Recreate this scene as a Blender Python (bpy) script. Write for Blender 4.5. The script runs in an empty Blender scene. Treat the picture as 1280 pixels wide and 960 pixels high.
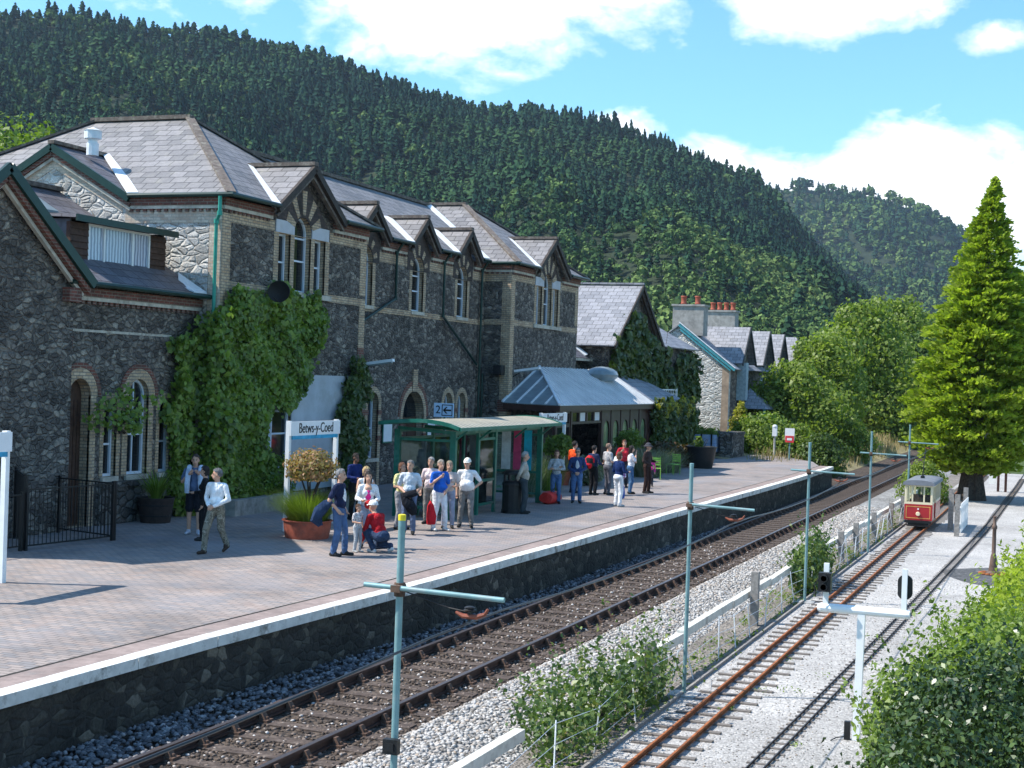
import bpy, bmesh, math, random
import numpy as np
from mathutils import Vector, Matrix
from mathutils.geometry import tessellate_polygon

random.seed(7)
rng = np.random.default_rng(7)
scene = bpy.context.scene
COL = scene.collection
PI = math.pi
R = math.radians


# ------------------------------------------------------------------ mesh helpers
class MB:
    """collects faces in world coordinates; build() links them as ONE mesh object"""

    def __init__(self):
        self.v, self.f, self.m = [], [], []
        self.cur = 0

    def face(self, pts, m=None):
        i = len(self.v)
        self.v.extend(tuple(p) for p in pts)
        self.f.append(tuple(range(i, i + len(pts))))
        self.m.append(self.cur if m is None else m)

    def hexa(self, p, m=None):           # p: 4 bottom, 4 top (same order)
        i = len(self.v)
        self.v.extend(tuple(q) for q in p)
        for q in ((3, 2, 1, 0), (4, 5, 6, 7), (0, 1, 5, 4), (1, 2, 6, 5), (2, 3, 7, 6), (3, 0, 4, 7)):
            self.f.append(tuple(i + k for k in q))
            self.m.append(self.cur if m is None else m)

    def box(self, x0, x1, y0, y1, z0, z1, m=None):
        self.hexa([(x0, y0, z0), (x1, y0, z0), (x1, y1, z0), (x0, y1, z0),
                   (x0, y0, z1), (x1, y0, z1), (x1, y1, z1), (x0, y1, z1)], m)

    def bar(self, p, q, w, h, up=(0, 0, 1), m=None):
        p, q = Vector(p), Vector(q)
        d = (q - p).normalized()
        u = Vector(up)
        s = d.cross(u)
        if s.length < 1e-4:
            s = d.cross(Vector((1, 0, 0)))
        s.normalize()
        u = s.cross(d).normalized()
        a, b = s * w / 2, u * h / 2
        self.hexa([p - a - b, p + a - b, p + a + b, p - a + b, q - a - b, q + a - b, q + a + b, q - a + b], m)

    def tube(self, pts, r, n=8, caps=True, m=None):
        pts = [Vector(p) for p in pts]
        rs = r if isinstance(r, (list, tuple)) else [r] * len(pts)
        i0 = len(self.v)
        prev = None
        for k, p in enumerate(pts):
            d = (pts[min(k + 1, len(pts) - 1)] - pts[max(k - 1, 0)]).normalized()
            a = Vector((0, 0, 1)) if abs(d.z) < .9 else Vector((1, 0, 0))
            if prev is not None:
                a = prev
            s = d.cross(a).normalized()
            u = s.cross(d).normalized()
            prev = u
            for j in range(n):
                t = 2 * PI * j / n
                self.v.append(tuple(p + (s * math.cos(t) + u * math.sin(t)) * rs[k]))
        for k in range(len(pts) - 1):
            for j in range(n):
                a, b = i0 + k * n + j, i0 + k * n + (j + 1) % n
                self.f.append((a, b, b + n, a + n))
                self.m.append(self.cur if m is None else m)
        if caps:
            self.f.append(tuple(i0 + j for j in reversed(range(n))))
            self.f.append(tuple(i0 + (len(pts) - 1) * n + j for j in range(n)))
            self.m.extend([self.cur if m is None else m] * 2)

    def lathe(self, c, prof, n=20, m=None, axis='z', sx=1, sy=1):
        i0 = len(self.v)
        for r, z in prof:
            for j in range(n):
                t = 2 * PI * j / n
                a, b = r * math.cos(t) * sx, r * math.sin(t) * sy
                if axis == 'z':
                    self.v.append((c[0] + a, c[1] + b, c[2] + z))
                elif axis == 'y':
                    self.v.append((c[0] + a, c[1] + z, c[2] + b))
                else:
                    self.v.append((c[0] + z, c[1] + a, c[2] + b))
        for k in range(len(prof) - 1):
            for j in range(n):
                a, b = i0 + k * n + j, i0 + k * n + (j + 1) % n
                self.f.append((a, b, b + n, a + n))
                self.m.append(self.cur if m is None else m)
        for k in (0, len(prof) - 1):
            if prof[k][0] > 1e-4:
                ring = [i0 + k * n + j for j in range(n)]
                self.f.append(tuple(reversed(ring) if k == 0 else ring))
                self.m.append(self.cur if m is None else m)

    def ell(self, c, r, n=12, k=8, m=None, rot=None):
        i0 = len(self.v)
        for a in range(k + 1):
            ph = PI * a / k
            for j in range(n):
                t = 2 * PI * j / n
                p = Vector((r[0] * math.sin(ph) * math.cos(t), r[1] * math.sin(ph) * math.sin(t), -r[2] * math.cos(ph)))
                if rot is not None:
                    p = rot @ p
                self.v.append((c[0] + p.x, c[1] + p.y, c[2] + p.z))
        for a in range(k):
            for j in range(n):
                p, q = i0 + a * n + j, i0 + a * n + (j + 1) % n
                self.f.append((p, q, q + n, p + n))
                self.m.append(self.cur if m is None else m)

    def prism(self, pts, vec, m=None):
        pts = [Vector(p) for p in pts]
        vec = Vector(vec)
        self.face(pts, m)
        self.face([p + vec for p in reversed(pts)], m)
        k = len(pts)
        for i in range(k):
            j = (i + 1) % k
            self.face([pts[j], pts[i], pts[i] + vec, pts[j] + vec], m)

    def slab(self, plane, outer, holes, d0, d1, m=None, mh=None, back=False):
        """flat slab with holes. plane(u, v, d) -> xyz, d outward; front at d1, back at d0"""
        loops = [[Vector((u, v, 0)) for u, v in lp] for lp in [outer] + list(holes)]
        flat = [p for lp in loops for p in lp]
        for t in tessellate_polygon(loops):
            a, b, c = [flat[i] for i in t]
            if abs((b - a).cross(c - a).z) < 1e-9:
                continue
            tri = [a, b, c]
            if (b - a).cross(c - a).z < 0:
                tri.reverse()
            self.face([plane(p.x, p.y, d1) for p in tri], m)
            if back:
                self.face([plane(p.x, p.y, d0) for p in reversed(tri)], m)
        for li, lp in enumerate(loops):
            k = len(lp)
            mm = m if li == 0 else (mh if mh is not None else m)
            for i in range(k):
                p, q = lp[i], lp[(i + 1) % k]
                self.face([plane(p.x, p.y, d1), plane(p.x, p.y, d0), plane(q.x, q.y, d0), plane(q.x, q.y, d1)], mm)

    def build(self, name, mats, parent=None, smooth=False, fixn=True, origin=None):
        me = bpy.data.meshes.new(name)
        o = bpy.data.objects.new(name, me)
        off = np.zeros(3)
        if parent is not None:
            p, off = parent, np.zeros(3)
            while p is not None:
                off += np.array(p.location)
                p = p.parent
            o.parent = parent
        elif origin is not None:
            off = np.array(origin, float)
            o.location = origin
        vv = np.array(self.v, float).reshape(-1, 3) - off
        me.from_pydata(vv.tolist(), [], self.f)
        for mt in (mats if isinstance(mats, (list, tuple)) else [mats]):
            me.materials.append(mt)
        me.polygons.foreach_set('material_index', self.m)
        if fixn:
            bm = bmesh.new()
            bm.from_mesh(me)
            bmesh.ops.remove_doubles(bm, verts=bm.verts, dist=1e-5)
            bmesh.ops.recalc_face_normals(bm, faces=bm.faces)
            bm.to_mesh(me)
            bm.free()
        if smooth:
            me.polygons.foreach_set('use_smooth', [True] * len(me.polygons))
            try:
                me.set_sharp_from_angle(angle=R(40))
            except Exception:
                pass
        me.update()
        COL.objects.link(o)
        return o


def tag(o, label=None, cat=None, group=None, kind=None):
    if label:
        o['label'] = label
    if cat:
        o['category'] = cat
    if group:
        o['group'] = group
    if kind:
        o['kind'] = kind
    return o


def thing(name, label, cat, loc=(0, 0, 0), group=None):
    o = bpy.data.objects.new(name, None)
    o.empty_display_size = .2
    COL.objects.link(o)
    o.location = loc
    return tag(o, label, cat, group)


def copy_tree(o, parent=None):
    c = o.copy()
    COL.objects.link(c)
    c.parent = parent
    for ch in list(o.children):
        copy_tree(ch, c)
    return c


def raw_mesh(name, verts, quads, mat, parent=None, origin=(0, 0, 0), mat_idx=None, smooth=False):
    """numpy arrays to one mesh (quads (n,4) or tris (n,3))"""
    me = bpy.data.meshes.new(name)
    k = quads.shape[1]
    me.vertices.add(len(verts))
    me.vertices.foreach_set('co', (verts - np.array(origin)).astype(np.float32).ravel())
    me.loops.add(len(quads) * k)
    me.loops.foreach_set('vertex_index', quads.astype(np.int32).ravel())
    me.polygons.add(len(quads))
    me.polygons.foreach_set('loop_start', np.arange(0, len(quads) * k, k, dtype=np.int32))
    for mt in (mat if isinstance(mat, (list, tuple)) else [mat]):
        me.materials.append(mt)
    if mat_idx is not None:
        me.polygons.foreach_set('material_index', mat_idx.astype(np.int32))
    me.update(calc_edges=True)
    if smooth:
        me.polygons.foreach_set('use_smooth', [True] * len(quads))
    o = bpy.data.objects.new(name, me)
    if parent is not None:
        o.parent = parent
    else:
        o.location = origin
    COL.objects.link(o)
    return o


# ------------------------------------------------------------------ node helpers
class NT:
    def __init__(self, name):
        self.mat = bpy.data.materials.new(name)
        self.mat.use_nodes = True
        self.t = self.mat.node_tree
        self.t.nodes.clear()
        self.out = self.n('ShaderNodeOutputMaterial')

    def n(self, typ, **kw):
        nd = self.t.nodes.new(typ)
        for k, v in kw.items():
            setattr(nd, k, v)
        return nd

    def lk(self, a, b):
        self.t.links.new(a, b)

    def put(self, sock, val):
        if val is None:
            return
        if isinstance(val, bpy.types.NodeSocket):
            self.lk(val, sock)
        elif isinstance(val, (tuple, list)) and sock.type == 'RGBA' and len(val) == 3:
            sock.default_value = (*val, 1)
        else:
            sock.default_value = val

    def math(self, op, a, b=None, c=None, clamp=False):
        nd = self.n('ShaderNodeMath', operation=op)
        nd.use_clamp = clamp
        for i, x in enumerate((a, b, c)):
            if x is not None:
                self.put(nd.inputs[i], x)
        return nd.outputs[0]

    def vmath(self, op, a, b=None):
        nd = self.n('ShaderNodeVectorMath', operation=op)
        self.put(nd.inputs[0], a)
        if b is not None:
            self.put(nd.inputs[1], b)
        return nd.outputs[0]

    def pos(self):
        return self.n('ShaderNodeNewGeometry').outputs['Position']

    def obj(self):
        return self.n('ShaderNodeTexCoord').outputs['Object']

    def scale(self, vec, s):
        nd = self.n('ShaderNodeMapping')
        self.put(nd.inputs['Vector'], vec)
        nd.inputs['Scale'].default_value = s if isinstance(s, (tuple, list)) else (s, s, s)
        return nd.outputs[0]

    def noise(self, vec, scale=5, detail=3, rough=.5, dist=0., col=False):
        nd = self.n('ShaderNodeTexNoise')
        self.put(nd.inputs['Vector'], vec)
        nd.inputs['Scale'].default_value = scale
        nd.inputs['Detail'].default_value = detail
        nd.inputs['Roughness'].default_value = rough
        nd.inputs['Distortion'].default_value = dist
        return nd.outputs['Color' if col else 'Fac']

    def vor(self, vec, scale=5, feature='F1', out='Distance', rand=1):
        nd = self.n('ShaderNodeTexVoronoi', feature=feature)
        self.put(nd.inputs['Vector'], vec)
        nd.inputs['Scale'].default_value = scale
        nd.inputs['Randomness'].default_value = rand
        return nd.outputs[out]

    def ramp(self, fac, stops, interp='LINEAR'):
        nd = self.n('ShaderNodeValToRGB')
        cr = nd.color_ramp
        cr.interpolation = interp
        while len(cr.elements) < len(stops):
            cr.elements.new(.5)
        for e, (p, c) in zip(cr.elements, stops):
            e.position = p
            e.color = (c, c, c, 1) if isinstance(c, (int, float)) else (*c, 1)
        self.put(nd.inputs[0], fac)
        return nd.outputs[0]

    def mix(self, fac, a, b, mode='MIX'):
        nd = self.n('ShaderNodeMix', data_type='RGBA', blend_type=mode)
        self.put(nd.inputs['Factor'], fac)
        self.put(nd.inputs['A'], a) if False else self.put(nd.inputs[6], a)
        self.put(nd.inputs[7], b)
        return nd.outputs[2]

    def bump(self, h, strength=.5, dist=.02, normal=None):
        nd = self.n('ShaderNodeBump')
        nd.inputs['Strength'].default_value = strength
        nd.inputs['Distance'].default_value = dist
        self.put(nd.inputs['Height'], h)
        if normal is not None:
            self.lk(normal, nd.inputs['Normal'])
        return nd.outputs[0]

    def pbr(self, color, rough=.7, metal=0., normal=None, spec=.3, **kw):
        nd = self.n('ShaderNodeBsdfPrincipled')
        self.put(nd.inputs['Base Color'], color)
        self.put(nd.inputs['Roughness'], rough)
        self.put(nd.inputs['Metallic'], metal)
        self.put(nd.inputs['Specular IOR Level'], spec)
        if normal is not None:
            self.lk(normal, nd.inputs['Normal'])
        self.lk(nd.outputs[0], self.out.inputs[0])
        return nd

    def wall_uv(self, du=0.):
        """(horizontal, height, 0) for upright faces whichever way they look"""
        g = self.n('ShaderNodeNewGeometry')
        p = self.n('ShaderNodeSeparateXYZ')
        self.lk(g.outputs['Position'], p.inputs[0])
        q = self.n('ShaderNodeSeparateXYZ')
        self.lk(g.outputs['True Normal'], q.inputs[0])
        ax = self.math('GREATER_THAN', self.math('ABSOLUTE', q.outputs[0]), self.math('ABSOLUTE', q.outputs[1]))
        nd = self.n('ShaderNodeMix', data_type='FLOAT')
        self.lk(ax, nd.inputs[0])
        self.lk(p.outputs[0], nd.inputs[2])
        self.lk(p.outputs[1], nd.inputs[3])
        c = self.n('ShaderNodeCombineXYZ')
        self.lk(nd.outputs[0], c.inputs[0])
        self.lk(p.outputs[2], c.inputs[1])
        return c.outputs[0], g

    def brick(self, vec, c1, c2, mortar, w=.22, h=.075, ms=.01, bias=0., offset=.5):
        nd = self.n('ShaderNodeTexBrick')
        self.lk(vec, nd.inputs['Vector'])
        self.put(nd.inputs['Color1'], c1)
        self.put(nd.inputs['Color2'], c2)
        self.put(nd.inputs['Mortar'], mortar)
        nd.inputs['Scale'].default_value = 1
        nd.inputs['Mortar Size'].default_value = ms
        nd.inputs['Mortar Smooth'].default_value = .1
        nd.inputs['Bias'].default_value = bias
        nd.inputs['Brick Width'].default_value = w
        nd.inputs['Row Height'].default_value = h
        nd.offset = offset
        return nd.outputs['Color'], nd.outputs['Fac']


def plain(name, col, rough=.6, metal=0., var=.25, scale=6., bump=.0, spec=.3, dirt=None):
    t = NT(name)
    o = t.obj()
    f = t.noise(o, scale, 4, .6)
    a = tuple(max(0, c * (1 - var)) for c in col)
    b = tuple(min(1, c * (1 + var)) for c in col)
    c = t.ramp(f, [(.3, a), (.7, b)])
    if dirt:
        d = t.noise(o, scale * .6, 5, .7)
        c = t.mix(t.ramp(d, [(.52, 0.), (.7, 1.)]), c, dirt)
    nrm = t.bump(t.noise(o, scale * 8, 3), bump, .01) if bump else None
    t.pbr(c, rough, metal, nrm, spec)
    return t.mat


def rubble(name, stops, mortar, scale=2.6, flat=1.7, bump=.8, mw=.035, patch=.5):
    t = NT(name)
    uv, g = t.wall_uv()
    w = t.noise(uv, 2.3, 2, .5, col=True)
    v = t.vmath('ADD', uv, t.vmath('MULTIPLY', t.vmath('SUBTRACT', w, (.5, .5, .5)), (.3, .2, .0)))
    v = t.scale(v, (1, flat, 1))
    nd = t.n('ShaderNodeTexVoronoi', feature='F1')
    t.lk(v, nd.inputs['Vector'])
    nd.inputs['Scale'].default_value = scale
    cell = t.n('ShaderNodeSeparateColor')
    t.lk(nd.outputs['Color'], cell.inputs[0])
    edge = t.vor(v, scale, 'DISTANCE_TO_EDGE')
    col = t.ramp(cell.outputs[0], stops)
    grain = t.noise(g.outputs['Position'], 22, 5, .65)
    col = t.mix(1, col, t.ramp(grain, [(.25, .55), (.75, 1.4)]), 'MULTIPLY')
    big = t.noise(g.outputs['Position'], .6, 3, .6)
    col = t.mix(patch, col, t.ramp(big, [(.3, .6), (.7, 1.35)]), 'MULTIPLY')
    mm = t.ramp(edge, [(0., 1.), (mw, 1.), (mw * 2.2, 0.)])
    col = t.mix(t.math('MULTIPLY', mm, t.ramp(t.noise(uv, 3.1, 2), [(.4, .25), (.6, .9)])), col, mortar)
    h = t.math('ADD', t.ramp(edge, [(0, 0.), (.16, 1.)]), t.math('MULTIPLY', grain, .7))
    t.pbr(col, .9, 0, t.bump(h, bump, .06), .2)
    return t.mat


def brickmat(name, c1, c2, mortar, w=.23, h=.078, ms=.011, dirt=(.1, .08, .06), bump=.4):
    t = NT(name)
    uv, g = t.wall_uv()
    c, f = t.brick(uv, c1, c2, mortar, w, h, ms)
    n = t.noise(g.outputs['Position'], 14, 4, .6)
    c = t.mix(.7, c, t.ramp(n, [(.25, .6), (.75, 1.35)]), 'MULTIPLY')
    d = t.noise(g.outputs['Position'], 1.7, 5, .7)
    c = t.mix(t.ramp(d, [(.5, 0.), (.72, .75)]), c, dirt)
    t.pbr(c, .85, 0, t.bump(t.math('ADD', t.math('SUBTRACT', 1, f), t.math('MULTIPLY', n, .3)), bump, .012), .2)
    return t.mat


def slatemat(name, c1, c2, row=.36, width=.46, pitch=.56, lichen=(.32, .3, .24), bump=.8, amt=.6):
    """slates in courses: rows by height, columns along the slope's own horizontal"""
    t = NT(name)
    uv, g = t.wall_uv()
    # wobble the courses a little so that they are not ruled lines
    wob = t.noise(g.outputs['Position'], 1.3, 2, .5, col=True)
    v = t.vmath('ADD', uv, t.vmath('MULTIPLY', t.vmath('SUBTRACT', wob, (.5, .5, .5)), (.08, .03, 0)))
    v = t.scale(v, (1, 1 / pitch, 1))
    c, f = t.brick(v, c1, c2, tuple(x * .3 for x in c1), width, row, .016, bias=-.1)
    c2b, _ = t.brick(v, (.52, .54, .58), (1.42, 1.38, 1.37), (1, 1, 1), width, row, 0.0, bias=.1, offset=.5)
    c = t.mix(.85, c, c2b, 'MULTIPLY')
    n = t.noise(g.outputs['Position'], 9, 4, .65)
    c = t.mix(.65, c, t.ramp(n, [(.25, .65), (.75, 1.3)]), 'MULTIPLY')
    d = t.noise(g.outputs['Position'], 2.1, 6, .75)
    c = t.mix(t.ramp(d, [(.54, 0.), (.75, amt)]), c, lichen)
    # each course stands proud at its lower edge
    sp = t.n('ShaderNodeSeparateXYZ')
    t.lk(v, sp.inputs[0])
    saw = t.math('FRACT', t.math('DIVIDE', sp.outputs[1], row))
    h = t.math('ADD', t.math('SUBTRACT', 1, saw), t.math('MULTIPLY', t.math('SUBTRACT', 1, f), .8))
    h = t.math('ADD', h, t.math('MULTIPLY', n, .5))
    t.pbr(c, .6, 0, t.bump(h, bump, .035), .45)
    return t.mat


def leafmat(name, stops, trans=.35, rough=.5, spec=.35, big=.8):
    t = NT(name)
    g = t.n('ShaderNodeNewGeometry')
    rnd = g.outputs['Random Per Island']
    nz = t.noise(g.outputs['Position'], big, 3, .6)
    f = t.math('ADD', t.math('MULTIPLY', rnd, .6), t.math('MULTIPLY', t.math('SUBTRACT', nz, .3), 1.))
    c = t.ramp(f, stops)
    p = t.pbr(c, rough, 0, None, spec)
    tr = t.n('ShaderNodeBsdfTranslucent')
    t.lk(t.mix(1, c, (1.2, 1.35, .5), 'MULTIPLY'), tr.inputs[0])
    mx = t.n('ShaderNodeMixShader')
    mx.inputs[0].default_value = trans
    t.lk(p.outputs[0], mx.inputs[1])
    t.lk(tr.outputs[0], mx.inputs[2])
    t.lk(mx.outputs[0], t.out.inputs[0])
    return t.mat


def glassmat(name, tint=(.75, .85, .82), fac=.12):
    t = NT(name)
    tr = t.n('ShaderNodeBsdfTransparent')
    tr.inputs[0].default_value = (*tint, 1)
    gl = t.n('ShaderNodeBsdfGlossy')
    gl.inputs['Roughness'].default_value = .03
    gl.inputs[0].default_value = (.9, .95, .95, 1)
    fr = t.n('ShaderNodeFresnel')
    fr.inputs[0].default_value = 1.45
    dirt = t.n('ShaderNodeBsdfDiffuse')
    dirt.inputs[0].default_value = (.35, .4, .4, 1)
    m1 = t.n('ShaderNodeMixShader')
    t.lk(t.math('MULTIPLY', t.ramp(t.noise(t.obj(), 2.5, 5, .7), [(.35, 0.), (.75, 1.)]), fac), m1.inputs[0])
    t.lk(tr.outputs[0], m1.inputs[1])
    t.lk(dirt.outputs[0], m1.inputs[2])
    m2 = t.n('ShaderNodeMixShader')
    t.lk(fr.outputs[0], m2.inputs[0])
    t.lk(m1.outputs[0], m2.inputs[1])
    t.lk(gl.outputs[0], m2.inputs[2])
    t.lk(m2.outputs[0], t.out.inputs[0])
    return t.mat


M = {}
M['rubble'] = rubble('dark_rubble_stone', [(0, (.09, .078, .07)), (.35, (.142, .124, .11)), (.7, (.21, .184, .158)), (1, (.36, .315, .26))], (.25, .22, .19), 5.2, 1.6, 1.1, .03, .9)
M['rubble_pale_sunlit'] = rubble('pale_sunlit_rubble_stone', [(0, (.34, .325, .3)), (.4, (.52, .5, .47)), (1, (.66, .64, .6))], (.62, .6, .56), 3.2, 1.8, .9, .02, .4)  # rubble made paler: sunlight on the end walls is put into its colour
M['wall_low'] = rubble('low_wall_stone', [(0, (.07, .065, .06)), (.5, (.14, .13, .12)), (1, (.26, .24, .21))], (.05, .05, .045), 3.2, 1.6, 1.)
M['cream'] = brickmat('cream_brick', (.56, .43, .29), (.42, .28, .17), (.2, .18, .15), dirt=(.13, .1, .075))
M['red'] = brickmat('red_brick', (.2, .07, .05), (.12, .05, .04), (.2, .16, .13), dirt=(.06, .045, .04))
M['dark_brick'] = brickmat('dark_engineering_brick', (.05, .04, .04), (.1, .07, .06), (.06, .055, .05), dirt=(.03, .025, .02))
M['buff_stone'] = plain('buff_stone', (.46, .42, .35), .85, 0, .25, 4, .3, dirt=(.2, .17, .14))
M['slate'] = slatemat('welsh_slate', (.22, .205, .198), (.16, .155, .158), amt=.5)
M['slate_dark'] = slatemat('dark_slate', (.13, .118, .13), (.085, .085, .1), amt=.3)
M['slate_grey'] = slatemat('grey_slate', (.26, .26, .275), (.19, .195, .215), amt=.25, bump=.3)
M['ridge'] = plain('ridge_stone', (.13, .105, .09), .9, 0, .45, 7, .5, dirt=(.26, .24, .2))
M['lead'] = plain('white_lead', (.7, .72, .74), .5, 0, .12, 3, .1)
M['green_paint'] = plain('dark_green_paint', (.01, .035, .028), .35, 0, .2, 5)
M['jade_paint'] = plain('jade_green_paint', (.03, .27, .2), .35, 0, .15, 5)
M['shelter_green'] = plain('shelter_green_paint', (.012, .13, .09), .35, 0, .2, 4, 0, .4, dirt=(.08, .2, .16))
M['white_paint'] = plain('white_paint', (.78, .78, .77), .45, 0, .07, 3, 0, .35)
M['frame_paint'] = plain('pale_blue_white_paint', (.62, .68, .76), .45, 0, .07, 3)
M['brown_paint'] = plain('maroon_brown_paint', (.05, .022, .018), .4, 0, .25, 4)
M['barge'] = plain('dark_barge_timber', (.045, .034, .028), .7, 0, .4, 9, .3)
M['wood_brown'] = plain('brown_timber', (.065, .033, .022), .7, 0, .4, 9, .3)
M['timber_grey'] = plain('weathered_timber', (.25, .23, .21), .85, 0, .35, 12, .4)
M['pane'] = plain('window_glass', (.012, .015, .018), .06, 0, .3, 1.5, 0, .8)
M['pane_lit'] = plain('window_glass_with_net_curtain', (.3, .33, .38), .15, 0, .45, 5, 0, .6)
M['black_iron'] = plain('black_iron', (.012, .012, .013), .4, 0, .3, 6)
M['black_plastic'] = plain('black_plastic', (.015, .015, .016), .45, 0, .3, 6)
M['terracotta'] = plain('terracotta', (.34, .085, .05), .75, 0, .25, 8, .2, dirt=(.2, .08, .06))
M['cement'] = plain('cement_render', (.3, .285, .26), .9, 0, .25, 3, .3, dirt=(.16, .15, .14))
M['cement_white'] = plain('white_render', (.47, .48, .51), .85, 0, .12, 2, .2, dirt=(.4, .4, .4))
M['concrete'] = plain('concrete', (.42, .41, .39), .85, 0, .2, 7, .3, dirt=(.25, .24, .22))
M['pole'] = plain('blue_green_galvanised_paint', (.17, .29, .3), .5, .2, .2, 5, 0, .35, dirt=(.26, .3, .3))
M['rust'] = plain('rusty_steel', (.3, .1, .035), .8, .1, .45, 8, .3, dirt=(.15, .06, .03))
M['rail_side'] = plain('rusty_brown_rail', (.075, .04, .03), .75, .2, .35, 5, .2)
M['rail_top'] = plain('worn_rail_head', (.16, .13, .12), .35, .7, .2, 4)
M['sleeper'] = plain('creosoted_sleeper', (.075, .055, .045), .9, 0, .45, 9, .6, dirt=(.16, .125, .1))
M['sleeper_grey'] = plain('grey_thin_sleeper', (.16, .14, .125), .9, 0, .4, 9, .5)
M['chair_iron'] = plain('rusty_rail_chair', (.1, .06, .042), .85, 0, .4, 12, .3)
M['bark'] = plain('dark_bark', (.06, .045, .035), .95, 0, .5, 10, .8)
M['orange'] = plain('orange_red_insulator', (.2, .055, .03), .6, 0, .4, 20)
M['yellow'] = plain('yellow_cap', (.75, .6, .03), .5)
M['blue_plastic'] = plain('blue_paint', (.03, .3, .5), .5)
M['sign_blue'] = plain('blue_white_sign', (.5, .6, .75), .5, 0, .08)
M['black_letter'] = plain('black_lettering', (.01, .01, .012), .5)
M['glass'] = glassmat('shelter_glass')
M['roof_glass'] = plain('dull_roof_glazing', (.2, .25, .27), .3, 0, .25, 2, 0, .5)
# ================================================================== setting
H = 3.9
SUN_DIR = Vector((1, .42, -1.36)).normalized()      # the way the light travels


def groundmat(name, stops, scale, stones=None, bump=.5, dist=.02, big=.5, blot=None):
    t = NT(name)
    p = t.pos()
    n = t.noise(p, scale, 5, .7)
    c = t.ramp(n, stops)
    v = None
    if stones:
        nd = t.n('ShaderNodeTexVoronoi', feature='F1')
        t.lk(p, nd.inputs['Vector'])
        nd.inputs['Scale'].default_value = stones
        s = t.n('ShaderNodeSeparateColor')
        t.lk(nd.outputs['Color'], s.inputs[0])
        c = t.mix(.6, c, t.ramp(s.outputs[0], [(0, .55), (.5, 1.), (1, 1.45)]), 'MULTIPLY')
        v = nd.outputs['Distance']
    b = t.noise(p, big, 4, .65)
    c = t.mix(.8, c, t.ramp(b, [(.3, .72), (.7, 1.22)]), 'MULTIPLY')
    if blot:
        c = t.mix(t.ramp(t.noise(p, blot[1], 5, .75), [(blot[2], 0.), (blot[2] + .14, 1.)]), c, blot[0])
    h = n if v is None else t.math('SUBTRACT', n, t.math('MULTIPLY', v, 1.5))
    t.pbr(c, .9, 0, t.bump(h, bump, dist), .2)
    return t.mat


M['grass'] = groundmat('meadow_grass', [(.3, (.035, .06, .015)), (.7, (.08, .11, .03))], 2.)
M['yard'] = groundmat('pale_yard_gravel', [(.25, (.28, .265, .25)), (.6, (.42, .4, .38)), (.8, (.53, .51, .485))], 14, 34, .5, .02, .35,
                      ((.24, .23, .22), .45, .6))
M['ballast'] = groundmat('grey_ballast', [(.3, (.2, .19, .18)), (.7, (.45, .44, .43))], 6, 14, 1., .06, .6)
M['ballast_brown'] = groundmat('brown_track_ballast', [(.3, (.045, .034, .028)), (.65, (.12, .092, .072)), (.8, (.24, .2, .16))], 8, 13, 1., .05, .5)
M['verge'] = groundmat('weedy_cinder_verge', [(.3, (.14, .12, .1)), (.7, (.3, .27, .24))], 7, 20, .9, .04, .7, ((.07, .1, .03), .9, .6))
M['wheat'] = groundmat('dry_grass_bank', [(.3, (.2, .16, .08)), (.7, (.34, .28, .15))], 6, None, .8, .05)
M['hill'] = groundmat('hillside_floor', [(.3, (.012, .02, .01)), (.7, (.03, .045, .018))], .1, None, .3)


def paving():
    t = NT('platform_paving')
    p = t.pos()
    w = t.noise(p, .9, 2, .5, col=True)
    v = t.vmath('ADD', p, t.vmath('MULTIPLY', t.vmath('SUBTRACT', w, (.5, .5, .5)), (.06, .1, 0)))
    sp = t.n('ShaderNodeSeparateXYZ')
    t.lk(v, sp.inputs[0])
    cb = t.n('ShaderNodeCombineXYZ')
    t.lk(sp.outputs[0], cb.inputs[0])
    t.lk(sp.outputs[1], cb.inputs[1])
    c, f = t.brick(cb.outputs[0], (.285, .265, .255), (.22, .208, .205), (.15, .14, .135), .24, .12, .012)
    tint, _ = t.brick(cb.outputs[0], (1.22, 1.02, .9), (.88, .95, 1.03), (1, 1, 1), .24, .12, 0, bias=-.35)
    c = t.mix(.6, c, tint, 'MULTIPLY')
    b = t.noise(p, .45, 5, .7)
    c = t.mix(.9, c, t.ramp(b, [(.28, .6), (.5, 1.), (.72, 1.35)]), 'MULTIPLY')
    b2 = t.noise(p, 1.1, 4, .7)
    c = t.mix(t.ramp(b2, [(.53, 0.), (.68, .55)]), c, (.3, .215, .175))
    b3 = t.noise(p, .23, 3, .7)
    c = t.mix(t.ramp(b3, [(.5, 0.), (.64, .6)]), c, (.23, .225, .24))
    n = t.noise(p, 20, 3, .6)
    t.pbr(c, .8, 0, t.bump(t.math('ADD', t.math('SUBTRACT', 1, f), t.math('MULTIPLY', n, .5)), .5, .012), .25)
    return t.mat


M['paving'] = paving()
M['red_slab'] = groundmat('pink_edge_slab', [(.3, (.2, .155, .14)), (.7, (.33, .26, .235))], 5, None, .3, .01, .9, ((.2, .18, .17), 1.3, .56))
M['white_line'] = plain('worn_white_line', (.68, .67, .63), .75, 0, .12, 6, .3, dirt=(.24, .225, .2))
M['coping_face'] = plain('chipped_white_face', (.62, .6, .56), .8, 0, .15, 5, .5, dirt=(.2, .18, .15))
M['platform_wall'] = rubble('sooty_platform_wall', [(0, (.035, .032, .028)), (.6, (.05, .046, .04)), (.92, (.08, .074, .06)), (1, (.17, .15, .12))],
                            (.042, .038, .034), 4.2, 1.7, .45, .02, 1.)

EDGE = [(2, -11.5), (14, -11.5), (18.5, -11.44), (24.5, -11.2), (33.5, -11.1), (46, -11.0), (56, -10.86), (65, -10.82), (74.3, -10.95)]


def struct(mb, name, mat, **kw):
    return tag(mb.build(name, mat, **kw), kind='structure')


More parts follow.
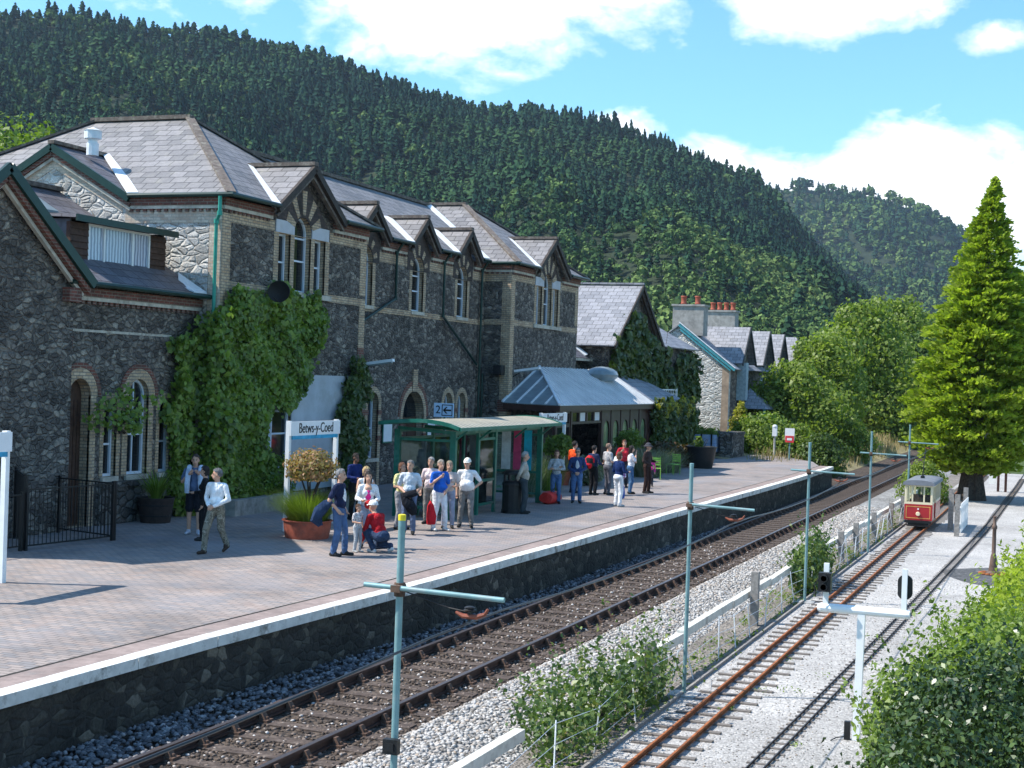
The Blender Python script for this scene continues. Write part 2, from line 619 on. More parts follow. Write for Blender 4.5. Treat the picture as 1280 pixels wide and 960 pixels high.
# base ground to the horizon, a little lower beyond the station
m = MB()
m.face([(-3200, -1500, -1.3), (3200, -1500, -1.3), (3200, 4200, -1.3), (-3200, 4200, -1.3)])
struct(m, 'ground', M['grass'])

# platform ------------------------------------------------------------
def strip(a, b, z, name, mat):
    mb = MB()
    for (y0, x0), (y1, x1) in zip(EDGE[:-1], EDGE[1:]):
        mb.face([(x0 - a, y0, z), (x0 - b, y0, z), (x1 - b, y1, z), (x1 - a, y1, z)])
    return struct(mb, name, mat)


m = MB()
pts = [(x - .75, y, 0) for y, x in EDGE] + [(-12.6, 78), (-15.2, 82.5), (-18, 84), (-36, 84), (-36, 2)]
m.prism([(q[0], q[1], 0) for q in pts], (0, 0, -1.25))
plat = struct(m, 'platform', M['paving'])
strip(.68, .22, .002, 'platform_edge_slabs', M['red_slab'])
m = MB()
for (y0, x0), (y1, x1) in zip(EDGE[:-1], EDGE[1:]):
    m.hexa([(x0 - .8, y0, -1.2), (x0 - .08, y0, -1.2), (x1 - .08, y1, -1.2), (x1 - .8, y1, -1.2),
            (x0 - .8, y0, -.16), (x0 - .08, y0, -.16), (x1 - .08, y1, -.16), (x1 - .8, y1, -.16)])
    m.hexa([(x0 - .8, y0, -.16), (x0 - .26, y0, -.16), (x1 - .26, y1, -.16), (x1 - .8, y1, -.16),
            (x0 - .8, y0, -.002), (x0 - .26, y0, -.002), (x1 - .26, y1, -.002), (x1 - .8, y1, -.002)])
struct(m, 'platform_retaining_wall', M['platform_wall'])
m = MB()                                    # coping stones, each a little out of line
y = EDGE[0][0]
ys = [e[0] for e in EDGE]
xs = [e[1] for e in EDGE]
while y < 74.2:
    L = random.uniform(1.5, 2.0)
    y1 = min(y + L, 74.3)
    xa, xb = np.interp(y, ys, xs), np.interp(y1 - .015, ys, xs)
    j, dz = random.uniform(-.012, .012), random.uniform(-.006, .006)
    p = [(xa - .26, y, -.15), (xa + j, y, -.15), (xb + j, y1 - .015, -.15), (xb - .26, y1 - .015, -.15)]
    q = [(a, b, .006 + dz) for a, b, c in p]
    m.cur = 1
    m.hexa(p + q)
    m.m[-5] = 0                             # white painted top
    y = y1
struct(m, 'platform_coping', [M['white_line'], M['coping_face']])

# railway formation -----------------------------------------------------
m = MB()
m.face([(-12.4, 0, -1.02), (-8.3, 0, -1.02), (-8.3, 240, -1.02), (-12.4, 240, -1.02)])
struct(m, 'track_bed', M['ballast_brown'])
m = MB()
for y0 in range(0, 240, 4):
    y1 = y0 + 4
    A = [(-8.3, -1.02), (-8.15, -.93), (-7.5, -.93), (-6.9, -1.0), (-6.55, -1.05)]
    for (xa, za), (xb, zb) in zip(A[:-1], A[1:]):
        m.face([(xa, y0, za), (xb, y0, zb), (xb, y1, zb), (xa, y1, za)])
struct(m, 'ballast_shoulder', M['ballast'])
m = MB()
m.face([(-6.6, 0, -1.04), (-5.5, 0, -.975), (-5.5, 240, -.975), (-6.6, 240, -1.04)])
struct(m, 'weedy_verge', M['verge'])
m = MB()
m.face([(-5.52, 0, -.955), (12, 0, -.955), (12, 95, -.955), (-5.52, 95, -.955)])
struct(m, 'gravel_yard', M['yard'])
m = MB()
m.face([(-60, 84.2, -1.0), (-12.4, 84.2, -1.0), (-12.4, 240, -1.0), (-60, 240, -1.0)])
struct(m, 'wayside_ground', M['grass'])
m = MB()                                    # dry grass bank left of the line beyond the platform
for k in range(20):
    y0, y1 = 76 + k * 4, 80 + k * 4
    m.face([(-12.2, y0, -1.01), (-12.2, y1, -1.01), (-14.2, y1, -.2), (-14.2, y0, -.2)])
    m.face([(-14.2, y0, -.2), (-14.2, y1, -.2), (-18, y1, .1), (-18, y0, .1)])
struct(m, 'grass_bank', M['wheat'])

# stones lying loose on the ballast (nobody could count them)
ICO = None


def stones(name, n, xr, yr, zf, size, mat, label):
    global ICO
    if ICO is None:
        bm = bmesh.new()
        bmesh.ops.create_icosphere(bm, subdivisions=1, radius=1)
        bm.verts.ensure_lookup_table()
        ICO = (np.array([v.co[:] for v in bm.verts]), np.array([[v.index for v in f.verts] for f in bm.faces]))
        bm.free()
    v, f = ICO
    k = len(v)
    x = rng.uniform(*xr, n)
    u = rng.uniform(0, 1, n)
    y = yr[0] + (yr[1] - yr[0]) * u ** 1.5
    s = size * rng.uniform(.55, 1.4, (n, 1, 3)) * np.array([1, 1, .7])
    jit = rng.uniform(.7, 1.25, (n, k, 1))
    a = rng.uniform(0, 2 * PI, n)
    P = v[None] * jit * s
    c, sn = np.cos(a)[:, None], np.sin(a)[:, None]
    px = P[..., 0] * c - P[..., 1] * sn + x[:, None]
    py = P[..., 0] * sn + P[..., 1] * c + y[:, None]
    pz = P[..., 2] + zf(x)[:, None]
    V = np.stack([px, py, pz], -1).reshape(-1, 3)
    F = (f[None] + (np.arange(n) * k)[:, None, None]).reshape(-1, 3)
    o = raw_mesh(name, V, F, mat)
    return tag(o, label, 'ballast', kind='stuff')


def stonemat(name, stops):
    t = NT(name)
    g = t.n('ShaderNodeNewGeometry')
    c = t.ramp(g.outputs['Random Per Island'], stops)
    c = t.mix(.5, c, t.ramp(t.noise(g.outputs['Position'], 30, 3), [(.3, .7), (.7, 1.3)]), 'MULTIPLY')
    t.pbr(c, .9, 0, None, .2)
    return t.mat


M['stone_grey'] = stonemat('loose_grey_stone', [(0, (.13, .115, .1)), (.35, (.3, .28, .26)), (.8, (.5, .48, .455)), (1, (.34, .265, .2))])
M['stone_brown'] = stonemat('loose_brown_stone', [(0, (.04, .03, .025)), (.6, (.12, .09, .07)), (.9, (.25, .2, .17)), (1, (.6, .58, .55))])
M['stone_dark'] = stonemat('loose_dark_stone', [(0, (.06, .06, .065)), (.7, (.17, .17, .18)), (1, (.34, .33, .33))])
stones('ballast_stones', 23000, (-8.25, -6.6), (9, 62), lambda x: np.interp(x, [-8.3, -8.15, -7.5, -6.9, -6.55], [-1.01, -.925, -.925, -1., -1.05]), .035,
       M['stone_grey'], 'pale grey crushed stone heaped along the right of the main line')
stones('track_stones', 9000, (-10.35, -8.3), (9, 45), lambda x: x * 0 - 1.012, .03, M['stone_brown'], 'brown dirty ballast between and beside the main line rails')
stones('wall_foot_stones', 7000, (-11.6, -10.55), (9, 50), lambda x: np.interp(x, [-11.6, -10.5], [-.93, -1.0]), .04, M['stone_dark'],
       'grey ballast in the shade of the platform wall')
stones('yard_pebbles', 9000, (-5.5, -.3), (14, 40), lambda x: x * 0 - .952, .014, M['stone_grey'], 'small pale chippings spread over the yard')

# railway tracks ----------------------------------------------------------
def rail_mesh(path, w, h, z, parent, mats):
    """path: list of (x, y); flat bottomed rail profile swept along it"""
    mb = MB()
    for (x0, y0), (x1, y1) in zip(path[:-1], path[1:]):
        for a, b, za, zb, mm in ((-.5, .5, .72, .97, 0), (-.14, .14, .2, .72, 0), (-.6, .6, 0, .2, 0), (-.42, .42, .97, 1., 1)):
            mb.hexa([(x0 + a * w, y0, z + za * h), (x0 + b * w, y0, z + za * h), (x1 + b * w, y1, z + za * h), (x1 + a * w, y1, z + za * h),
                     (x0 + a * w, y0, z + zb * h), (x0 + b * w, y0, z + zb * h), (x1 + b * w, y1, z + zb * h), (x1 + a * w, y1, z + zb * h)], mm)
    return mb.build('rail', mats, parent, fixn=False)


def sleeper_run(track, xc, ys, L, w, h, ztop, mat, limit=100, chairs=None, jitter=.0, name='sleeper'):
    """xc(y) centre line; first `limit` as parts, the rest as one stuff part"""
    first = None
    rest = MB()
    base = Vector(track.location)
    for i, y in enumerate(ys):
        x = xc(y)
        dx = random.uniform(-jitter, jitter)
        if i < limit:
            if first is None:
                mb = MB()
                mb.box(-L / 2, L / 2, -w / 2, w / 2, -h, 0)
                o = mb.build(name, mat)
                first = o
                if chairs:
                    for s in (-1, 1):
                        cb = MB()
                        cx = s * chairs
                        cb.box(cx - .19, cx + .19, -.09, .09, 0, .035)
                        for q in (-1, 1):
                            cb.hexa([(cx + q * .05, -.06, .03), (cx + q * .15, -.06, .03), (cx + q * .15, .06, .03), (cx + q * .05, .06, .03),
                                     (cx + q * .05, -.045, .125), (cx + q * .09, -.045, .125), (cx + q * .09, .045, .125), (cx + q * .05, .045, .125)])
                            cb.lathe((cx + q * .14, q * .0, .03), [(.025, 0), (.022, .04), (0, .045)], 6)
                        cb.bar((cx - .11, -.11, .08), (cx - .11, .11, .085), .05, .05)
                        cb.build('chair', M['chair_iron'], o)
                o.parent = track
            else:
                o = first.copy()
                COL.objects.link(o)
                o.parent = track
                for ch in first.children:
                    c = ch.copy()
                    COL.objects.link(c)
                    c.parent = o
            o.location = Vector((x + dx, y, ztop)) - base
            o.rotation_euler.z = random.uniform(-.012, .012)
        else:
            rest.box(x - L / 2, x + L / 2, y - w / 2, y + w / 2, ztop - h, ztop)
            if chairs:
                for s in (-1, 1):
                    rest.box(x + s * chairs - .16, x + s * chairs + .16, y - .08, y + .08, ztop + .001, ztop + .09)
    if rest.v:
        tag(rest.build(name + 's_beyond', mat, track, fixn=False), kind='stuff')


t1 = thing('railway_track', 'main line track of brown rails in chairs on timber sleepers below the platform', 'railway track', (-9.68, 12, -1.0))
for x in (-10.44, -8.92):
    rail_mesh([(x, 4), (x, 60), (x, 120), (x, 225)], .085, .15, -1.0, t1, [M['rail_side'], M['rail_top']])
sleeper_run(t1, lambda y: -9.68, [11.2 + .76 * i for i in range(190)], 2.55, .26, .12, -1.0, M['sleeper'], 90, .76, .02)

t2 = thing('tramway_track', 'narrow tramway track of orange rusted rails beside the wire fence', 'tram track', (-4.83, 14, -.95))
for x in (-5.03, -4.64):
    rail_mesh([(x, 6), (x, 60), (x, 110)], .036, .07, -.93, t2, [M['rust'], M['rust']])
sleeper_run(t2, lambda y: -4.83, [13.5 + .52 * i for i in range(150)], .98, .1, .06, -.93, M['sleeper_grey'], 95, None, .07)

MX = lambda y: float(np.interp(y, [5, 18.7, 29.75, 55.8, 82, 110], [-4.0, -3.58, -3.29, -2.72, -2.52, -2.5]))
t3 = thing('miniature_track', 'miniature railway track of thin black rails curving across the gravel yard', 'railway track', (-3.6, 18, -.95))
for s in (-1, 1):
    rail_mesh([(MX(y) + s * .1, y) for y in np.arange(6, 108, 3)], .017, .028, -.94, t3, [M['rail_side'], M['black_iron']])
sleeper_run(t3, MX, [15 + .3 * i for i in range(250)], .36, .06, .04, -.94, M['sleeper_grey'], 95, None, .015)

# hills ---------------------------------------------------------------------
SK1 = [(70, 12.5), (60, 13.2), (50, 12.9), (41.9, 12.7), (40.3, 12.8), (38.6, 12.95), (36, 12.9), (34.85, 12.65), (31.6, 12.6), (29.5, 12.3), (27.6, 11.7),
       (25.5, 11.2), (22.4, 10.6), (19.3, 10.3), (16.8, 10.0), (15.2, 9.5), (14, 9.0), (12.4, 8.3), (11.5, 7.8), (11, 7.3), (10, 6.0), (8.1, 4.2), (6.6, 3.),
       (4, 1.7), (0, .6), (-12, .2)]
SK2 = [(22, 3), (16, 5.6), (14.2, 6.4), (13, 6.9), (11.2, 7.5), (10, 7.75), (8.5, 7.65), (7.05, 7.45), (5.6, 6.9), (4.4, 6.3), (3.8, 5.8), (3, 5.05),
       (1.8, 4.2), (-.15, 3.), (-4, 2.2), (-14, 1.6)]


def hill_fn(sky, r0, r1, trees, seed, amp):
    a = np.array([q[0] for q in sky][::-1], float)
    e = np.array([q[1] for q in sky][::-1], float)
    g = np.random.default_rng(seed)
    ph = g.uniform(0, 6.28, 12)

    def fn(az, r):
        top = np.tan(np.radians(np.interp(az, a, e))) * r1 + H - trees
        top = np.maximum(top, 0)
        s = (r - r0) / (r1 - r0)
        up = np.clip(s, 0, 1)
        prof = up ** 1.12 * (1 - .06 * np.sin(up * PI))
        dn = np.clip(1 - np.clip(s - 1, 0, None) * 1.4, 0, 1)
        x, y = -np.sin(np.radians(az)) * r, np.cos(np.radians(az)) * r
        bump = (np.sin(x / 71 + ph[0]) * np.cos(y / 83 + ph[1]) + .6 * np.sin(x / 33 + y / 41 + ph[2]) + .5 * np.sin(az * 1.15 + ph[3])) * amp
        return -2 + top * prof * dn + bump * np.sin(np.clip(s, 0, 1) * PI) * np.minimum(1, top / 80)
    return fn


def hill_mesh(fn, azs, rs, name):
    A, Rr = np.meshgrid(azs, rs, indexing='ij')
    Z = fn(A, Rr)
    V = np.stack([-np.sin(np.radians(A)) * Rr, np.cos(np.radians(A)) * Rr, Z], -1).reshape(-1, 3)
    na, nr = len(azs), len(rs)
    i = (np.arange(na - 1)[:, None] * nr + np.arange(nr - 1)[None]).ravel()
    Q = np.stack([i, i + 1, i + nr + 1, i + nr], 1)
    return tag(raw_mesh(name, V, Q, M['hill'], smooth=True), kind='structure')


def treemat(name):
    t = NT(name)
    at = t.n('ShaderNodeAttribute', attribute_name='kind_tint')
    g = t.n('ShaderNodeNewGeometry')
    c = t.ramp(at.outputs['Fac'], [(0, (.009, .026, .02)), (.25, (.016, .044, .028)), (.5, (.034, .074, .03)), (.7, (.072, .122, .038)), (1, (.125, .18, .055))])
    c = t.mix(.8, c, t.ramp(g.outputs['Random Per Island'], [(0, .6), (1, 1.4)]), 'MULTIPLY')
    t.pbr(c, .95, 0, None, .04)
    return t.mat


M['forest'] = treemat('forest_foliage')


def forest(fn, az, r, kinds, hts, name, label):
    """conifers (kind 0) as tiers of drooping boughs, broadleaf (kind 1) as clumps"""
    n = len(az)
    z = fn(az, r)
    x, y = -np.sin(np.radians(az)) * r, np.cos(np.radians(az)) * r
    hts = hts * (.95 + .3 * np.sin(x / 38 + np.cos(y / 53) * 2) * np.cos(y / 31 + x / 80))
    Vs, Ts = [], []
    stand = np.sin(x / 47 + 1.7 * np.sin(y / 90)) * np.cos(y / 61 + 1.3 * np.sin(x / 77))
    tint = np.clip(.5 + .42 * stand + rng.normal(0, .15, n), 0, 1)
    ic = np.where(kinds == 0)[0]
    K, Tn = 7, 6
    for t in range(Tn):
        for k in range(K):
            m_ = len(ic)
            h = hts[ic]
            f = t / Tn
            ang = 2 * PI * (k + .5 * (t % 2)) / K + rng.uniform(-.4, .4, m_) + tint[ic] * 6
            rad = (1 - f ** (1 + tint[ic])) ** .85 * h * (.17 + .12 * tint[ic]) * rng.uniform(.5, 1.4, m_) + .25
            z0 = z[ic] + h * (.12 + .84 * f) + h * .2
            z1 = z0 - h * .2 * rng.uniform(.7, 1.3, m_)
            wd = rad * .62
            c, s = np.cos(ang), np.sin(ang)
            cx, cy = x[ic], y[ic]
            top = np.stack([cx, cy, z0], -1)
            tip = np.stack([cx + c * rad, cy + s * rad, z1], -1)
            mid = (top * .35 + tip * .65)
            off = np.stack([-s * wd, c * wd, -h * .03], -1)
            Vs.append(np.stack([top, mid + off, tip, mid - off], 1))
            Ts.append(.04 + tint[ic] * .5)
    ib = np.where(kinds == 1)[0]
    for k in range(64):
        m_ = len(ib)
        h = hts[ib]
        u = rng.normal(size=(m_, 3))
        u /= np.linalg.norm(u, axis=1)[:, None]
        u[:, 2] = np.abs(u[:, 2]) * 1.1 - .25
        rr = rng.uniform(.7, 1.05, m_)[:, None] * (1 + .22 * np.sin(u[:, :1] * 5 + tint[ib][:, None] * 20) * np.cos(u[:, 1:2] * 5))
        c = np.stack([x[ib], y[ib], z[ib] + h * .55], -1) + u * rr * np.stack([h * .42, h * .42, h * .48], -1)
        nn = u + rng.normal(0, .45, (m_, 3))
        nn /= np.linalg.norm(nn, axis=1)[:, None]
        a = np.cross(nn, rng.normal(size=(m_, 3)))
        a /= np.linalg.norm(a, axis=1)[:, None]
        b = np.cross(nn, a)
        s = (h * rng.uniform(.08, .19, m_))[:, None]
        Vs.append(np.stack([c - a * s, c - b * s * .8, c + a * s, c + b * s * .8], 1))
        Ts.append(.45 + tint[ib] * .55)
    V = np.concatenate(Vs).reshape(-1, 3)
    T = np.concatenate(Ts)
    Q = np.arange(len(V)).reshape(-1, 4)
    o = raw_mesh(name, V, Q, M['forest'])
    at = o.data.attributes.new('kind_tint', 'FLOAT', 'FACE')
    at.data.foreach_set('value', T.astype(np.float32))
    return tag(o, label, 'forest', kind='stuff')


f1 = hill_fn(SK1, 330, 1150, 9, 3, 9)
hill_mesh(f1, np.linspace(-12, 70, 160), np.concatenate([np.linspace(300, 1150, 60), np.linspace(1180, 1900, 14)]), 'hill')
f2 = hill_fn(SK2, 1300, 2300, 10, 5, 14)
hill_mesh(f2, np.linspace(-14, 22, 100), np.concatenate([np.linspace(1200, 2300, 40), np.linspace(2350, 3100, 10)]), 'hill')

n = 16000
az = rng.uniform(2, 47, n)
s = rng.uniform(0, 1.04, n) ** .82
r = 340 + (1150 - 340) * s
patch = .5 + .5 * np.sin(az * .55 + 1.2) * np.cos(s * 7 + az * .25) + rng.normal(0, .12, n)
kinds = (s < .33 + .22 * patch).astype(int)
kinds[(rng.uniform(0, 1, n) < .1 + .2 * (az > 30))] ^= 1
h = np.where(kinds == 0, rng.uniform(6, 17, n) ** 1. , rng.uniform(5.5, 11, n)) * np.clip(.62 + .42 * s, .6, 1.05)
keep = np.tan(np.radians(np.interp(az, [q[0] for q in SK1][::-1], [q[1] for q in SK1][::-1]))) * 1150 > 25
forest(f1, az[keep], r[keep], kinds[keep], h[keep], 'hillside_forest', 'dark green wood of pointed conifers and broadleaf trees covering the near hill')
n = 3600
az = rng.uniform(-6, 16, n)
s = rng.uniform(0, 1.03, n) ** .8
r = 1300 + 1000 * s
kinds = (rng.uniform(0, 1, n) < .5).astype(int)
h = np.where(kinds == 0, rng.uniform(16, 26, n), rng.uniform(14, 22, n))
forest(f2, az, r, kinds, h, 'distant_forest', 'blue green wood covering the farther hill behind the big conifer')

# sky --------------------------------------------------------------------------
hz = MB()
hz.box(-2900, 1500, -300, 3500, -2.4, 520)
t = NT('haze_air')
vol = t.n('ShaderNodeVolumePrincipled')
vol.inputs['Color'].default_value = (.62, .8, 1, 1)
vol.inputs['Density'].default_value = .00006
vol.inputs['Anisotropy'].default_value = .2
t.lk(vol.outputs[0], t.out.inputs['Volume'])
tag(hz.build('haze', t.mat), 'thin blue summer haze over the valley', 'haze', kind='stuff')

w = bpy.data.worlds.new('World')
scene.world = w
w.use_nodes = True
nt = w.node_tree
nt.nodes.clear()


class WT(NT):
    def __init__(self, tree):
        self.t = tree
        self.out = self.n('ShaderNodeOutputWorld')


W = WT(nt)
to_sun = -SUN_DIR
sky = W.n('ShaderNodeTexSky', sky_type='NISHITA')
sky.sun_disc = False
sky.sun_elevation = math.asin(to_sun.z)
sky.sun_rotation = math.atan2(to_sun.x, to_sun.y)
sky.air_density = 1.0
sky.dust_density = .6
sky.ozone_density = 1.5
bg1 = W.n('ShaderNodeBackground')
W.lk(W.mix(1, sky.outputs[0], (.52, .84, 1.), 'MULTIPLY'), bg1.inputs[0])
bg1.inputs[1].default_value = .145
tc = W.n('ShaderNodeTexCoord').outputs['Generated']
sep = W.n('ShaderNodeSeparateXYZ')
W.lk(tc, sep.inputs[0])
az = W.math('MULTIPLY', W.math('ARCTAN2', W.math('MULTIPLY', sep.outputs[0], -1), sep.outputs[1]), 180 / PI)
el = W.math('MULTIPLY', W.math('ARCSINE', sep.outputs[2]), 180 / PI)
cv = W.n('ShaderNodeCombineXYZ')
W.lk(az, cv.inputs[0])
W.lk(W.math('MULTIPLY', el, 1.7), cv.inputs[1])
nz = W.noise(cv.outputs[0], .22, 8, .58, .3)
nz2 = W.noise(cv.outputs[0], .9, 6, .6, .2)
mask = None
# banks of cumulus: azimuth left of the line, elevation, half widths (degrees), weight
for a, e, ra, re, wt in ((23, 15.0, 7.2, 4.2, 1.1), (34, 16.0, 4.5, 3.6, .6), (16.5, 15.6, 3.5, 2.6, .8), (9, 14.6, 5.5, 1.9, .95), (3.2, 12.9, 1.8, .75, .62),
                         (5, 6.6, 6.2, 3.9, 1.35), (13, 7.8, 5.2, 2.1, .9), (17.2, 9.6, 2.5, .75, .62), (-6, 8, 9, 4, .9), (-10, 17, 9, 4, .6), (48, 20, 12, 5, .7),
                         (70, 14, 14, 6, .8), (120, 20, 30, 9, .7), (200, 18, 40, 10, .7), (-80, 22, 30, 9, .7)):
    dx = W.math('DIVIDE', W.math('SUBTRACT', az, a), ra)
    dy = W.math('DIVIDE', W.math('SUBTRACT', el, e), re)
    d = W.math('SUBTRACT', 1, W.math('SQRT', W.math('ADD', W.math('MULTIPLY', dx, dx), W.math('MULTIPLY', dy, dy))))
    d = W.math('MULTIPLY', d, wt)
    mask = d if mask is None else W.math('MAXIMUM', mask, d)
mask = W.math('ADD', W.math('MAXIMUM', mask, -.6), W.math('MULTIPLY', W.math('SUBTRACT', nz, .52), 1.5))
mask = W.math('ADD', mask, W.math('MULTIPLY', W.math('SUBTRACT', nz2, .5), .3))
cm = W.ramp(mask, [(.0, 0.), (.14, .3), (.36, .88), (.62, 1.)])
tone = W.ramp(W.math('ADD', W.math('MULTIPLY', nz2, .7), W.math('MULTIPLY', nz, .3)), [(.36, (.66, .74, .84)), (.5, (.9, .94, .98)), (.62, (1., 1., 1.))])
bg2 = W.n('ShaderNodeBackground')
W.lk(tone, bg2.inputs[0])
bg2.inputs[1].default_value = 1.0
mx = W.n('ShaderNodeMixShader')
W.lk(cm, mx.inputs[0])
W.lk(bg1.outputs[0], mx.inputs[1])
W.lk(bg2.outputs[0], mx.inputs[2])
W.lk(mx.outputs[0], W.out.inputs[0])

sl = bpy.data.lights.new('sun', 'SUN')
sl.energy = 4.2
sl.angle = R(.5)
sl.color = (1., .95, .87)
so = bpy.data.objects.new('sun', sl)
so.rotation_euler = SUN_DIR.to_track_quat('-Z', 'Y').to_euler()
so.location = (-40, -10, 60)
COL.objects.link(so)

# camera -------------------------------------------------------------------------
cd = bpy.data.cameras.new('camera')
cd.sensor_width = 36
cd.lens = 36 * 1850 / 1280
cd.clip_start = .1
cd.clip_end = 9000
co = bpy.data.objects.new('camera', cd)
COL.objects.link(co)
phi, pit, rol = R(20.755), R(-.27446), R(1.95)
fw = Vector((-math.sin(phi) * math.cos(pit), math.cos(phi) * math.cos(pit), math.sin(pit)))
rt = Vector((math.cos(phi), math.sin(phi), 0))
up = rt.cross(fw)
xr = rt * math.cos(rol) + up * math.sin(rol)
yu = -rt * math.sin(rol) + up * math.cos(rol)
co.matrix_world = Matrix(((xr.x, yu.x, -fw.x, 0), (xr.y, yu.y, -fw.y, 0), (xr.z, yu.z, -fw.z, H), (0, 0, 0, 1)))
scene.camera = co
scene.view_settings.view_transform = 'Standard'
scene.view_settings.look = 'None'
scene.view_settings.exposure = .9
scene.view_settings.gamma = 1
scene.cycles.max_bounces = 6
scene.cycles.transparent_max_bounces = 16
# ================================================================== station building
def PX(c):            # upright plane looking towards the track (+x)
    return lambda u, v, d: (c + d, u, v)


def PY(c):            # upright plane looking back along the line (-y)
    return lambda u, v, d: (u, c - d, v)


def rect(a, b, c, d):
    return [(a, c), (b, c), (b, d), (a, d)]


def arch(c, hw, z0, zs, n=12, pointed=0.):
    """opening with a round head, half width hw, springing at zs"""
    p = [(c - hw, z0), (c + hw, z0)]
    for k in range(n + 1):
        t = PI * k / n
        p.append((c + hw * math.cos(t), zs + hw * math.sin(t) * (1 + pointed)))
    return p


def ring(mb, plane, c, hi, ho, zs, d0, d1, n=12, m=None, pointed=0.):
    """arch ring of voussoirs between radii hi and ho"""
    for k in range(n):
        a, b = PI * k / n, PI * (k + 1) / n
        q = [(hi, a), (ho, a), (ho, b), (hi, b)]
        p = [(c + r * math.cos(t), zs + r * math.sin(t) * (1 + pointed)) for r, t in q]
        mb.slab(plane, p, [], d0, d1, m)


def window(parent, plane, c, hw, z0, zs, depth, round_=True, lit=False, bars=(.5,), lab=None, mull=False):
    """sash window set back in its opening: frame (part), pane (sub-part)"""
    outer = arch(c, hw, z0, zs) if round_ else rect(c - hw, c + hw, z0, zs)
    top = zs + (hw if round_ else 0)
    fw_ = .065
    inner = arch(c, hw - fw_, z0 + fw_, zs) if round_ else rect(c - hw + fw_, c + hw - fw_, z0 + fw_, zs - fw_)
    mb = MB()
    mb.slab(plane, outer, [inner], -depth, -depth + .07)
    for b in bars:
        zz = z0 + (top - z0) * b
        mb.slab(plane, rect(c - hw + fw_, c + hw - fw_, zz - .025, zz + .025), [], -depth + .005, -depth + .055)
    if mull:
        mb.slab(plane, rect(c - .02, c + .02, z0 + fw_, zs + (hw - fw_ if round_ else -fw_)), [], -depth + .008, -depth + .05)
    fr = mb.build('window', M['frame_paint'], parent)
    pb = MB()
    pb.slab(plane, inner, [], -depth - .01, -depth + .015)
    pb.build('pane', M['pane_lit' if lit else 'pane'], fr)
    sb = MB()
    sb.slab(plane, rect(c - hw - .06, c + hw + .06, z0 - .12, z0 - .002), [], -depth + .03, .07)
    sb.build('sill', M['buff_stone'], fr)
    return fr


XB, XR_, XW = -21.2, -22.35, -21.8
YL0, YL1, YR0, YR1 = 33.9, 42.45, 55.5, 64.05
EZ = 8.45
st = thing('station_building', 'long dark stone two storey station building with slate roofs, gabled dormers and cream brick trim', 'building', (-25, 48, 0))


def wallpart(name, plane, outer, holes, thick=.4, mat='rubble', reveal='cream'):
    mb = MB()
    mb.slab(plane, outer, holes, -thick, 0, 0, 1)
    return mb.build(name, [M[mat], M[reveal]], st)


def trims(items, mat, name='brick_trim', parent=None):
    mb = MB()
    for plane, outer, holes, d in items:
        mb.slab(plane, outer, holes, -.05, d)
    return mb.build(name, M[mat], parent or st)


P = PX(XB)
FINIALS = []


def wing_front(y0, y1, name, ground_holes):
    """upper storey front of one end block: three lights under a gabled dormer"""
    c = (y0 + y1) / 2 + .1
    L = [(-1.4, -.72, 7.78), (.72, 1.4, 7.78)]
    hw = 2.0
    outer = [(y0, 0), (y1, 0), (y1, EZ - .02), (c + hw - .12, EZ - .02), (c, 9.72), (c - hw + .12, EZ - .02), (y0, EZ - .02)]
    holes = [rect(c + a, c + b, 6.15, z) for a, b, z in L] + [arch(c, .5, 6.15, 7.85)] + ground_holes
    wallpart(name, P, outer, holes)
    for a, b, z in L:
        window(st, P, c + (a + b) / 2, (b - a) / 2, 6.15, z, .24, False)
    window(st, P, c, .5, 6.15, 7.85, .24, True, bars=(.42, .72))
    for a, b, z in L:
        mb = MB()
        mb.slab(P, rect(c + a - .2, c + b + .18, z, z + .36), [], -.05, .03)
        mb.build('lintel', M['white_paint' if False else 'cement_white'], st)
    q = rect(c - 1.66, c + 1.66, 6.15, 7.78)
    it = [(P, q, [rect(c + a, c + b, 6.1501, 7.7799) if False else rect(c + a, c + b, 6.16, 7.77) for a, b, z in L] + [rect(c - .5, c + .5, 6.16, 7.77)], .012)]
    # quoins and string courses
    it += [(P, rect(y0, y0 + .42, 3.6, 8.0), [], .014), (P, rect(y1 - .42, y1, 6.3, 8.0), [], .014)]
    it += [(P, rect(y0 + .42, c - 1.66, 7.78, 8.08), [], .013), (P, rect(c + 1.66, y1, 7.78, 8.08), [], .013)]
    it += [(P, rect(y0 + .42, c - 1.66, 5.98, 6.2), [], .016), (P, rect(c + 1.66, y1, 5.98, 6.2), [], .016)]
    trims(it, 'cream')
    sb = MB()
    sb.slab(P, rect(c - 1.75, c + 1.75, 6.0, 6.148), [], -.05, .09)
    sb.build('window_ledge', M['buff_stone'], st)
    # cornice: red dentils above a cream course, left out at the dormer
    for a, b in ((y0, c - hw + .15), (c + hw - .15, y1)):
        cornice(P, a, b)
    # dark tympanum with cream voussoirs fanned round the arch
    mb = MB()
    mb.slab(P, [(c - 1.55, 8.16), (c + 1.55, 8.16), (c, 9.45)], [arch(c, .56, 8.17, 7.85)[2:] if False else [(c + .5 * math.cos(t), 7.85 + .5 * math.sin(t)) for t in np.linspace(R(39), R(141), 8)]], -.05, .02)
    mb.build('tympanum', M['dark_brick'], st)
    mb = MB()
    for k in range(5):
        t = R(90 + (k - 2) * 33)
        w_ = .075
        r0_, r1_ = .56, 1.28 - .1 * abs(k - 2)
        d_, n_ = Vector((math.cos(t), math.sin(t))), Vector((-math.sin(t), math.cos(t)))
        o_ = Vector((c, 7.85))
        q = [o_ + d_ * r0_ - n_ * w_, o_ + d_ * r1_ - n_ * w_ * 1.9, o_ + d_ * r1_ + n_ * w_ * 1.9, o_ + d_ * r0_ + n_ * w_]
        mb.slab(P, [tuple(p) for p in q], [], 0, .034)
    mb.build('voussoirs', M['cream'], st)
    return c


